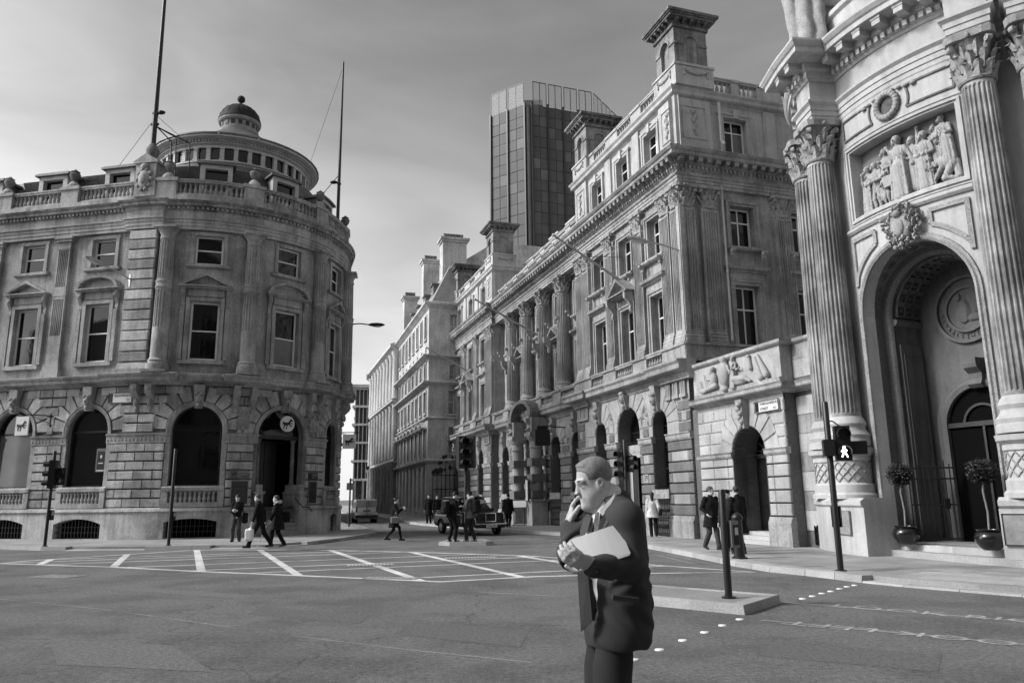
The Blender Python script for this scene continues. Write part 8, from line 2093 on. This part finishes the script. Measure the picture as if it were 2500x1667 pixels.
def person(label, loc, face, h=1.72, feet=((-.11, 0, .08), (.11, 0, .08)), hands=((-.27, .06, .82), (.27, .06, .82)), lean=0., top=BLKC, hem=.8, flare=.16, legs=DGR, hair=HAIRD, hat=None, hood=None, nod=0., turn=0., longhair=False, skirt=False, curl=.5, shoe=SHOE, bulk=1., heel=0.):
    """local frame faces +Y; one body mesh, clothing and hair as parts"""
    s_ = h / 1.75; rz = R(face)
    t = thing('person', label, 'person', loc, rz, local=True)
    V3 = lambda x, y, z: (x * s_, y * s_, z * s_)
    pel, ch, nk = Vector(V3(0, 0, .93)), Vector(V3(0, lean * .55, 1.25)), Vector(V3(0, lean * .85 - .01, 1.47))
    hc = Vector(V3(0, lean + .03, 1.625)); hf = HF(hc, turn, -nod, 0, s_)
    body, sl, tr, sh = [], [], [], []
    body += head_prims(hf, s_) + [C(nk, hc, .052 * s_, .05 * s_, .03), E(ch, [.15 * s_, .09 * s_, .2 * s_], .05), C(pel, ch, .12 * s_, .12 * s_, .05)]
    coat = [E(ch, [.195 * s_ * bulk, .135 * s_ * bulk, .24 * s_], .06), C(pel + Vector((0, 0, .02)), ch, .16 * s_ * bulk, .15 * s_ * bulk, .06), C(nk + Vector((0, 0, -.05)), nk + Vector((0, 0, .015)), .085 * s_, .07 * s_, .03)]
    for k, sd in ((0, -1), (1, 1)):
        hp = pel + Vector((sd * .09 * s_, 0, -.02)); ft = Vector(V3(*feet[k])); kn = ik(hp, ft, .43 * s_, .43 * s_, (0, 1, 0))
        body += [C(hp, kn, .06 * s_, .045 * s_), C(kn, ft, .04 * s_, .03 * s_)]
        if skirt: tr += [C(kn, ft, .06 * s_, .047 * s_, .02), C(hp, kn, .08 * s_, .062 * s_)]
        else: tr += [C(hp, kn, .098 * s_, .078 * s_, .03), C(kn, ft + Vector((0, 0, .0)), .076 * s_, .066 * s_, .03)]
        fd = Vector((0, 1, 0)); z0 = ft.z
        a = ft + Vector((0, -.05 * s_, -.045 * s_)); b = ft + Vector((sd * .02, .15 * s_, -.05 * s_ - heel * .4 if ft.z < .11 * s_ + heel else -.09 * s_))
        sh.append(([C(a, b, .042 * s_, .034 * s_, .02), C(ft, a, .045 * s_, .042 * s_, .02)] + ([C(a, a + Vector((0, -.01, -.06 * s_)), .014, .008, .01)] if heel else [])))
        shd = ch + Vector((sd * .175 * s_ * (bulk * .5 + .5), 0, .16 * s_)); hd = Vector(V3(*hands[k])); el = ik(shd, hd, .29 * s_, .255 * s_, (sd * .35, -1, -.3))
        body += [C(shd, el, .045 * s_, .038 * s_), C(el, hd, .036 * s_, .027 * s_)] + hand(hd, hd - el, (-sd * .7, .5, .3), s_ * 1.05, curl, -sd, 1.08, .0105)
        coat += [C(shd, el, .078 * s_ * bulk, .06 * s_, .04), C(el, hd - (hd - el).normalized() * .02, .06 * s_, .045 * s_, .03)]
    tr.append(E(pel + Vector((0, -.01, -.01)), [.16 * s_, .12 * s_, .13 * s_], .05))
    hz = hem * s_
    if hem < .88: coat += [C(pel, (0, 0, hz + .03), .165 * s_ * bulk, flare * s_ + .03, .05), C((-.05, .0, .93 * s_), (-.06, 0, hz + .02), .14 * s_, flare * s_, .06), C((.05, .0, .93 * s_), (.06, 0, hz + .02), .14 * s_, flare * s_, .06)]
    coat.append(N_(B((0, 0, hz - .3), (.5, .5, .3), .01)))
    rg = random.Random(label); ph = rg.uniform(0, 6)
    wob = lambda X, Y, Z: .006 * np.sin(14 * Z + 26 * X + ph) * np.cos(23 * X + 9 * Y) + .002 * np.sin(46 * Z + 50 * Y + 30 * X)
    sdf_obj('body', body, .0125, SKIN, t)
    sdf_obj('coat' if hem < .88 else 'jacket', coat, .0155, top, t, wob)
    sdf_obj('tights' if skirt else 'trousers', tr, .0155, legs, t, wob)
    for q in sh: sdf_obj('shoe', q, .012, shoe, t)
    if hat:
        hp_ = [E(hf((0, -.012, .075)), [.088 * s_, .106 * s_, .085 * s_], .02, hf.rot), N_(B(hf((0, .03, -.06)), [.2, .2, .085], .01, hf.rot))]
        if hat == 'pompom': hp_ += [E(hf((0, -.01, .19)), .05 * s_, .01)]
        sdf_obj('hat', hp_, .012, BLKC, t)
    hr = [E(hf((0, -.022, .048)), [.087 * s_, .1 * s_, .094 * s_], .02, hf.rot), N_(B(hf((0, .12, -.03)), [.12, .09, .085], .02, hf.rot)), N_(B(hf((0, .05, -.09)), [.2, .14, .05], .02, hf.rot))]
    if longhair: hr += [C(hf((0, -.07, .02)), hf((0, -.09, -.2)), .075 * s_, .06 * s_, .04), C(hf((0, -.09, -.2)), (0, nk.y - .13 * s_, nk.z - .22 * s_), .06 * s_, .035 * s_, .03)]
    sdf_obj('hair', hr, .0125, hair, t)
    if hood: sdf_obj('fur_hood', [C(nk + Vector((-.1 * s_, -.02, .03)), nk + Vector((0, -.1 * s_, .06 * s_)), .05 * s_, .06 * s_, .03), C(nk + Vector((.1 * s_, -.02, .03)), nk + Vector((0, -.1 * s_, .06 * s_)), .05 * s_, .06 * s_, .03), C(nk + Vector((-.09 * s_, .02, .02)), nk + Vector((-.04, .09 * s_, -.02)), .035, .03), C(nk + Vector((.09 * s_, .02, .02)), nk + Vector((.04, .09 * s_, -.02)), .035, .03)], .0125, hood, t, lambda X, Y, Z: .012 * np.sin(90 * X) * np.sin(80 * Y + 1) * np.sin(85 * Z))
    M_ = Matrix.Translation(loc) @ Matrix.Rotation(rz, 4, 'Z')
    t_at = lambda x, y, z: M_ @ Vector(V3(x, y, z))
    return t, t_at
def carried(name, label, cat, prims, h, m, disp=None):
    c = np.mean([p[1] for p in prims], 0); t = thing(name, label, cat, c); sdf_obj(name + '_body', prims, h, m, t, disp); return t
def backpack(label, f, m, w_=.16, y=-.24, z=1.2, strap=True):
    rot = np.array(Matrix(((f(1, 0, 0) - f(0, 0, 0)).normalized(), (f(0, 1, 0) - f(0, 0, 0)).normalized(), Vector((0, 0, 1)))).transposed())
    t = thing('backpack', label, 'backpack', f(0, y, z)); sdf_obj('pack', [B(f(0, y, z), (w_, .1, .24), .03, rot, .06), B(f(0, y - .1, z - .08), (w_ * .75, .05, .12), .03, rot, .04)], .016, m, t)
    for s_ in (-1, 1): mb = MB(); mb.pipe([f(s_ * .1, y + .08, z + .2), f(s_ * .13, -.02, z + .3), f(s_ * .15, .13, z + .1), f(s_ * .14, y + .06, z - .15)], .014, 6); obj('strap', mb, m, t)
PV = lambda x, y, z=.12: tuple(ground(x, y, z))
# by the bank door
t, f = person('man in dark jacket and grey jeans looking down at a phone beside the bank doorway', PV(575, 1322), 188, 1.76, ((-.13, 0, .08), (.12, .03, .08)), ((-.06, .3, 1.16), (.1, .3, 1.16)), .03, BLKC, .93, .16, JEAN, HAIRD, nod=.5)
q = f(.02, .36, 1.2); ph = thing('phone', 'phone in the hands of the man beside the bank doorway', 'phone', q); mb = MB(); mb.box(q.x - .035, q.x + .035, q.y - .005, q.y + .005, q.z - .06, q.z + .07); obj('phone_body', mb, IRON, ph)
carried('shoulder_bag', 'dark shoulder bag on the man beside the bank doorway', 'bag', [B(f(-.3, -.02, .88), (.09, .12, .2), .03, None, .05), C(f(-.26, 0, 1.05), f(-.15, 0, 1.42), .015)], .016, BLKC)
t, f = person('man striding left in a black coat past the bank steps', PV(632, 1337), 97, 1.74, ((-.06, .34, .09), (.07, -.36, .14)), ((-.24, .2, .86), (.24, -.1, .9)), .1, BLKC, .84, .15, BLKC, HAIRM, nod=.15)
q = f(-.25, .28, .5); bt = thing('carrier_bag', 'white carrier bag held by the man striding left', 'bag', q)
sdf_obj('bag_body', [B(f(-.25, .28, .44), (.14, .1, .2), .06, rotm(0, 0, R(7)), .08), C(f(-.25, .26, .62), f(-.24, .22, .76), .04, .012, .03)], .014, mat('white_plastic', .75, .35, 0, .4, (.08, 20.)), bt, lambda X, Y, Z: .008 * np.sin(40 * X + 20 * Z) * np.cos(35 * Y + 15 * Z))
t, f = person('person in a long black coat with pale fur hood walking left with a stick', PV(676, 1334), 99, 1.7, ((-.07, .2, .09), (.08, -.22, .11)), ((-.24, .22, .9), (.23, .02, .92)), .08, BLKC, .58, .2, BLKC, HAIRM, hood=mat('fur_pale', .42, .9, 0, .1, (.3, 30.)), nod=.12, bulk=1.1)
w0 = f(-.26, .3, .84); g0 = f(-.3, .62, .0); ws = thing('walking_stick', 'pale walking stick of the person with the fur hood', 'walking stick', g0); mb = MB(); mb.tube(g0, w0, .011, .013, 7); mb.pipe([w0, w0 + Vector((0, 0, .06)), w0 + Vector((.08, 0, .06))], .013, 6); obj('stick', mb, mat('pale_wood', .5, .5), ws)
carried('shoulder_bag', 'black bag on the back of the person with the fur hood', 'bag', [B(f(.05, -.27, 1.0), (.12, .09, .17), .03, rotm(0, 0, R(9)), .05), C(f(.05, -.2, 1.1), f(.1, .0, 1.4), .015)], .016, BLKC)
# crossing woman
t, f = person('woman in black coat, tights and heels crossing the side street to the right', PV(961, 1321, 0), -78, 1.7, ((-.05, .3, .12), (.06, -.3, .16)), ((-.2, .2, .98), (.16, .33, 1.3)), .04, BLKC, .56, .19, BLKC, HAIRD, skirt=True, nod=.05, heel=.05)
carried('handbag', 'pale handbag on the arm of the woman crossing the side street', 'handbag', [B(f(.27, .02, .86), (.17, .07, .13), .03, rotm(0, 0, R(12)), .04), C(f(.27, .0, .98), f(.24, .05, 1.16), .012), C(f(.27, .1, .98), f(.25, .08, 1.16), .012)], .015, mat('bag_tan', .22, .6, 0, .3, (.15, 9.)))
q = f(.14, .42, 1.33); cp_ = thing('paper_cup', 'white paper cup in the hand of the woman crossing', 'cup', q); mb = MB(); mb.lathe(q, [(.028, -.06), (.04, .05), (.042, .055), (.03, .065)], 12); obj('cup', mb, SIGNW, cp_, True)
# pair on the small island
t, f = person('person in dark jacket with a bulky backpack on the small island, left of the pair', PV(1102, 1322, .13), -55, 1.74, ((-.14, -.02, .08), (.16, .05, .08)), ((-.1, .34, 1.2), (.14, .36, 1.2)), .12, BLKC, .86, .16, BLKC, HAIRD, nod=.45, hat='cap', shoe=mat('trainer_grey', .3, .6))
backpack('large black backpack of the left person on the small island', f, BLKC, .18, -.25, 1.2)
t, f = person('person in grey jacket and bobble hat with pale fur band on the small island', PV(1149, 1321, .13), 62, 1.76, ((-.13, .08, .08), (.13, -.1, .08)), ((-.14, .33, 1.08), (.12, .34, 1.1)), .03, MGR, .8, .17, DGR, HAIRD, hat='pompom', hood=mat('fur_pale', .42, .9), nod=.2, shoe=MATS['trainer_grey'])
backpack('black backpack of the person in the bobble hat', f, BLKC, .16, -.24, 1.22)
# by the cab and the gate
t, f = person('person in black walking away beside the cab with a white bag', PV(1241, 1287), -12, 1.74, ((-.09, .12, .08), (.1, -.16, .12)), ((-.27, .0, .84), (.27, .05, .84)), .03, BLKC, .7, .17, BLKC, HAIRD)
q = f(.32, .06, .5); bt = thing('carrier_bag', 'long white paper bag of the person beside the cab', 'bag', q); sdf_obj('bag_body', [B(f(.32, .06, .5), (.07, .12, .26), .02, None, .02), C(f(.32, .06, .76), f(.3, .06, .84), .012)], .015, MATS['white_plastic'], bt)
person('dark-coated person standing at the iron gateway, on the left', PV(1047, 1277), 170, 1.78, top=BLKC, hem=.5, flare=.2, legs=BLKC)
person('dark-coated person standing at the iron gateway, nearer the cab', PV(1066, 1277), 200, 1.74, top=BLKC, hem=.6, flare=.19, legs=BLKC)
# right pavement
t, f = person('woman with long dark hair and short white coat walking away past the doorway', PV(1596, 1311), -8, 1.68, ((-.07, .16, .08), (.09, -.24, .14)), ((-.24, .06, .84), (.24, .0, .92)), .03, WHC, .76, .17, BLKC, HAIRD, longhair=True)
carried('handbag', 'black handbag of the woman in the white coat', 'handbag', [B(f(.3, .0, .95), (.06, .13, .12), .03, None, .04), C(f(.28, 0, 1.05), f(.2, 0, 1.38), .013)], .015, BLKC)
t, f = person('man in dark knee-length overcoat walking before the low wing', PV(1741, 1341), -162, 1.78, ((-.06, .22, .08), (.1, -.22, .12)), ((-.2, .12, .98), (.2, .12, .98)), .03, BLKC, .62, .18, JEAN, HAIRM, turn=.7)
t, f = person('person in black coat seen from behind, next to the bollard', PV(1808, 1352), 20, 1.76, top=BLKC, hem=.55, flare=.2, legs=BLKC)
t, f = person('person in dark cap and jacket facing the street behind the island post', PV(1784, 1346), 150, 1.66, ((-.1, .1, .08), (.1, -.1, .08)), top=DGR, hem=.8, legs=BLKC, hat='cap')
# ------------------------------------------------------------------ the man with the phone, near the camera (he faces left, a little towards us)
MD = 3.65
def mw(x, y, d=0.): return at_y(x, y, MD + d)
TY = math.atan2(-.85, .5)                                # torso: local x is his left side
TR = rotm(0, 0, TY); TL, TF = Vector((.5, -.86, 0)), Vector((-.86, -.5, 0))
ft0 = mw(1505, 1667, .0); ft0 = Vector((ft0.x, ft0.y, 0))
MN = thing('person', 'man in dark suit talking on a phone and holding white papers in the foreground', 'person', ft0)
hc = mw(1449, 1180, -.02); HS = .87; HH = HF(hc, R(105), -.26, .0, HS)
chest, waist, hip = mw(1497, 1310), mw(1503, 1410), mw(1506, 1500)
nk = mw(1487, 1224)
lsh, rsh = mw(1528, 1266, -.16), mw(1452, 1270, .15)
lel, lwr = mw(1545, 1384, -.22), mw(1450, 1382, -.345)
rel_, rwr = mw(1397, 1350, -.05), mw(1395, 1281, .08)
SUIT = mat('suit_cloth', .06, .9, 0, .2, (.16, 5.), (.22, 260), .35, 380); SHIRT = mat('shirt_cotton', .72, .8, 0, .2, (.05, 9.)); TROU = mat('suit_trousers', .032, .85, 0, .2, (.2, 5.), (.15, 260), .3, 300)
legs_ = []
lh, rh = mw(1500, 1510, -.03), mw(1484, 1510, .11)
lk, rk_ = Vector((ft0.x - .05, ft0.y - .08, .5)), Vector((ft0.x - .1, ft0.y + .06, .52)); la, ra = Vector((ft0.x + .16, ft0.y - .1, .1)), Vector((ft0.x - .2, ft0.y + .1, .09))
bp_ = head_prims(HH, HS, True) + [C(nk, hc - Vector((0, 0, .03)) + Vector((.025, 0, 0)), .064, .056, .03), C(nk, chest, .052, .09, .03), E(chest, (.14, .095, .15), .05, TR), E(waist, (.12, .095, .14), .05, TR), E(hip, (.13, .1, .1), .05, TR),
    C(lsh, lel, .05, .042), C(lel, lwr, .042, .032), C(rsh, rel_, .05, .042), C(rel_, rwr, .042, .032), C(chest, lsh, .07, .05), C(chest, rsh, .07, .05), C(lh, lk, .07, .05), C(lk, la, .05, .04), C(rh, rk_, .07, .05), C(rk_, ra, .05, .04)]
hdl = (mw(1424, 1372, -.37) - lwr); bp_ += hand(lwr, hdl, Vector((-.05, .75, .65)), 1.06, .45, 1, 1.08, .0105)
hdr = (mw(1399, 1238, .085) - rwr); bp_ += hand(rwr, hdr, Vector((.75, -.05, .1)), 1.08, .5, -1, 1.08, .0105)
sdf_obj('body', bp_, .0055, SKIN, MN)
# jacket: torso, sleeves, lapels, open front
jk = [E(chest, (.175, .138, .2), .06, TR), E(mw(1496, 1268), (.18, .1, .08), .05, TR), E(waist, (.168, .138, .2), .08, TR), E(mw(1507, 1490), (.18, .142, .18), .07, TR), E(mw(1508, 1545), (.172, .136, .13), .05, TR),
      C(nk + Vector((.01, 0, -.06)), nk + Vector((.028, .01, -.012)), .078, .066, .025), C(nk + Vector((.034, .012, -.03)), nk + Vector((.04, .0, -.004)), .066, .06, .02), C(nk + Vector((.01, -.02, -.035)), lsh, .055, .08, .04), C(nk + Vector((0, .02, -.04)), rsh, .055, .075, .04),
      C(lsh + Vector((0, 0, -.02)), lel, .075, .062, .03), C(lel, lwr, .062, .046, .025), C(rsh, rel_, .08, .064, .035), C(rel_ + Vector((0, 0, -.02)), rwr - Vector((0, 0, .012)), .064, .05, .03)]
op = chest + TF * .17 - TL * .03
ax_ = rotm(0, 0, TY)
jk += [N_(B(nk + TF * .12 + Vector((0, 0, -.12)), (.055, .1, .1), .015, ax_ @ rotm(.35), .01)), N_(B(op + Vector((0, 0, -.02)) , (.03, .085, .16), .012, ax_, .01)), N_(B(mw(1430, 1440, -.1), (.022, .09, .14), .012, ax_, .008)), N_(B(hip + Vector((0, 0, -.47)), (.6, .6, .335), .008))]
fold = lambda X, Y, Z: .003 * np.sin(55 * Z + 30 * X) * np.cos(18 * Y) + .006 * np.sin(95 * (Z - .55 * X)) * np.exp(-((Z - 1.3) / .07) ** 2) * (X > .42) + .0022 * np.sin(28 * X + 60 * Y + 14 * Z) + .004 * np.sin(70 * (Z + 1.1 * X)) * np.exp(-((Z - 1.12) / .1) ** 2)
sdf_obj('suit_jacket', jk, .0075, SUIT, MN, fold)
# front flap hanging open, shirt and tie, collar
fp = [mw(1409, 1388, -.12), mw(1418, 1541, -.1), mw(1446, 1514, -.14), mw(1436, 1400, -.16)]
mb = MB(); mb.prism(fp, (.006, .012, 0)); obj('jacket_front', mb, SUIT, MN)
sdf_obj('shirt', [E(chest + TF * .012, (.145, .115, .18), .05, TR), E(waist + TF * .014, (.14, .112, .18), .06, TR), E(hip, (.12, .095, .1), .05, TR), C(nk + Vector((.0, 0, -.03)), nk + Vector((.0, 0, .015)), .082, .072, .02)], .009, SHIRT, MN)
cl = [mw(1463, 1246, -.135), mw(1481, 1227, -.125), mw(1502, 1203, -.09), mw(1507, 1212, -.09), mw(1495, 1234, -.13), mw(1471, 1260, -.145)]
mb = MB(); mb.prism(cl, (.004, .02, 0)); obj('collar', mb, SHIRT, MN)
lp_ = [mw(1471, 1258, -.15), mw(1496, 1233, -.135), mw(1506, 1213, -.1), mw(1519, 1226, -.13), mw(1494, 1256, -.175), mw(1501, 1262, -.18), mw(1477, 1302, -.195), mw(1457, 1320, -.19), mw(1460, 1290, -.17)]
mb = MB(); mb.prism(lp_, (.004, .012, 0)); obj('lapel', mb, mat('suit_lapel', .07, .9, 0, .2, (.16, 5.), (.22, 260), .35, 380), MN)
lp2 = [mw(1436, 1247, -.02), mw(1444, 1262, -.06), mw(1432, 1300, -.1), mw(1418, 1318, -.1), mw(1416, 1296, -.05), mw(1424, 1268, -.02)]
mb = MB(); mb.prism(lp2, (.0, .012, 0)); obj('lapel', mb, MATS['suit_lapel'], MN)
ti = [mw(1452, 1247, -.12), mw(1463, 1250, -.135), mw(1464, 1260, -.145), mw(1461, 1290, -.165), mw(1456, 1330, -.18), mw(1440, 1330, -.175), mw(1446, 1290, -.16), mw(1452, 1262, -.14)]
mb = MB(); mb.prism(ti, (.002, .014, 0)); obj('tie', mb, mat('patterned_tie', .13, .6, 0, .4, (.6, 160.), (.5, 90.)), MN)
for w_, e in ((lwr, lel), (rwr, rel_)):
    d = (Vector(w_) - Vector(e)).normalized(); mb = MB(); mb.tube(Vector(w_) - d * .02, Vector(w_) + d * .016, .037, .036, 16); obj('shirt_cuff', mb, SHIRT, MN, True)
sdf_obj('trousers', [E(hip + Vector((-.02, .03, -.02)), (.12, .095, .12), .05, TR), C(lh, lk, .09, .078, .03), C(lk, la, .078, .07, .03), C(rh, rk_, .09, .078, .03), C(rk_, ra, .082, .072, .03)], .0105, TROU, MN, lambda X, Y, Z: .006 * np.sin(26 * Z + 30 * X) * np.cos(14 * Y + 9 * Z))
for a in (la, ra): sdf_obj('shoe', [C(a + Vector((.05, 0, -.05)), a + Vector((-.17, -.06, -.06)), .045, .04, .02), C(a, a + Vector((.03, 0, -.04)), .05, .045, .02)], .011, SHOE, MN)
hr = [E(HH((0, -.02, .05)), (.0805 * HS / .97, .0975 * HS / .97, .0905 * HS / .97), .01, HH.rot), E(HH((.01, .036, .112)), (.044, .025, .012), .015, HH.rot), N_(B(HH((0, .125, -.01)), (.12, .062, .076), .013, HH.rot, .02)), N_(B(HH((0, .05, -.085)), (.2, .115, .053), .013, HH.rot)), N_(B(HH((0, .02, -.03)), (.2, .04, .044), .01, HH.rot, .02)), N_(B(HH((0, -.1, -.13)), (.2, .13, .053), .01, HH.rot))]
sdf_obj('hair', hr, .005, HAIRL, MN, lambda X, Y, Z: .0009 * np.sin(300 * X + 240 * Z) * np.sin(170 * Y + 90 * Z))
for x in (-1, 1):
    mb = MB(); mb.pipe([HH((x * .016, .094, .034)), HH((x * .032, .089, .038)), HH((x * .048, .076, .034))], .0028, 5); obj('eyebrow', mb, mat('brow_fair', .16, .7), MN)
    mb = MB(); mb.pipe([HH((x * .02, .0885, .0085)), HH((x * .031, .0895, .007)), HH((x * .043, .083, .009))], .002, 5); obj('eyelid_line', mb, mat('lash_dark', .08, .6), MN)
pk = [mw(1497, 1452, -.215), mw(1560, 1460, -.2), mw(1560, 1472, -.2), mw(1496, 1465, -.215)]
mb = MB(); mb.prism(pk, (0, .02, 0)); obj('pocket_flap', mb, MATS['suit_lapel'], MN)
for i in range(3):
    q = lel.lerp(lwr, .86 + .05 * i); mb = MB(); mb.ball(q + Vector((.0, -.055, -.02)), (.007, .005, .007), 8, 6); obj('sleeve_button', mb, SBLK, MN)
# phone, papers, pen: things he holds
q0 = mw(1417, 1202, .055); q1 = mw(1424, 1250, .045); ph = thing('phone', 'black phone held to the cheek of the man in the dark suit', 'phone', q1)
d = (q1 - q0); s2 = Vector((.03, .01, 0)); n2 = Vector((.0, .011, 0)); mb = MB(); mb.hexa([q0 - s2, q0 + s2, q0 + s2 + n2, q0 - s2 + n2, q1 - s2, q1 + s2, q1 + s2 + n2, q1 - s2 + n2]); obj('phone_body', mb, SBLK, ph)
PC = [mw(1394.6, 1320, -.27), mw(1506, 1282, -.2), mw(1537, 1355, -.3), mw(1416, 1392, -.385)]
pp_ = thing('papers', 'sheaf of white papers under the arm of the man in the dark suit', 'papers', PC[3])
PAPER = mat('white_paper', .62, .6, 0, .3, (.03, 9.))
for k in range(3):
    off = Vector((.003 * k, .004 * k, .004 * k)); n = 6; V = []
    for i in range(n + 1):
        for j in range(n + 1):
            a, b = i / n, j / n; p = PC[0].lerp(PC[1], a).lerp(PC[3].lerp(PC[2], a), b) + off; V.append(p + Vector((0, -.012 * math.sin(PI * a), 0)))
    mb = MB(); m_ = n + 1; mb.add(V + [v + Vector((0, .0015, 0)) for v in V], [(i * m_ + j, (i + 1) * m_ + j, (i + 1) * m_ + j + 1, i * m_ + j + 1) for i in range(n) for j in range(n)] + [(m_ * m_ + i * m_ + j, m_ * m_ + (i + 1) * m_ + j, m_ * m_ + (i + 1) * m_ + j + 1, m_ * m_ + i * m_ + j + 1) for i in range(n) for j in range(n)]); obj('sheet', mb, PAPER, pp_)
pe = thing('pen', 'thin pale pen between the fingers of the man in the dark suit', 'pen', mw(1380, 1383, -.36)); mb = MB(); mb.tube(mw(1379, 1383, -.37), mw(1402, 1366, -.37), .0035, .004, 6); obj('pen_barrel', mb, SILV, pe)
# ------------------------------------------------------------------ invented street walls round the camera, added to close and shade the junction
CTX = mat('office_stone', .3, .85, 0, .25, (.15, .4), (.1, 5), .2, 10)
def ctx(label, p, L, H, bays):
    t = thing('shade_building', label, 'added building', p.P(L / 2, -4, .12))
    ops = [Op(L * (i + .5) / bays, .75, z, z + 2.0) for i in range(bays) for z in [1.2 + 3.6 * k for k in range(int((H - 3) / 3.6))]]
    mb = MB(); wall(mb, p, 0, L, 0, H, 0, ops, .4); blk(mb, p, 0, L, -12, -.5, 0, H - .1); obj('wall', mb, CTX, t)
    mb = MB()
    for o in ops: plate(mb, p, o, -.35)
    g_ = obj('window_glass', mb, GLASS, t); g_['kind'] = 'stuff'
    mb = MB(); moldp(mb, p, 0, L, [(-.2, H - .8), (.1, H - .8), (.7, H - .2), (.7, H), (-.2, H)]); obj('cornice', mb, CTX, t)
ctx('unseen plain stone building behind the camera, added to shade the junction', Line((46, -13), Vector((-1, 0)), Vector((0, 1))), 92, 28, 22)
ctx('unseen plain stone building left of the camera, added to shade the junction', Line((-34, -13), Vector((0, 1)), Vector((1, 0))), 31, 15, 8)
ctx('unseen plain stone building right of the camera, added to shade the junction', Line((19.5, 13.2), Vector((.1, -1)).normalized(), Vector((-1, -.1)).normalized()), 25, 20, 7)

# things of one kind share a group
GROUPS = dict(person='people in the street', traffic_signal='traffic signals at the junction', flag_pole='flagpoles on the fronts and roofs', wall_lamp='street lamps bracketed from the walls', backpack='backpacks', manhole_cover='iron covers in the road', potted_tree='potted trees in the porch', wall_plaque='plaques on the walls', hanging_sign='hanging signs', street_sign='street nameplates', traffic_island='kerbed islands', shade_building='unseen buildings added to shade the junction', distant_block='far blocks', van='vans', shoulder_bag='bags', handbag='handbags', carrier_bag='carrier bags', phone='phones')
for o in bpy.data.objects:
    k = o.name.split('.')[0]
    if o.parent is None and k in GROUPS and 'label' in o: o['group'] = GROUPS[k]
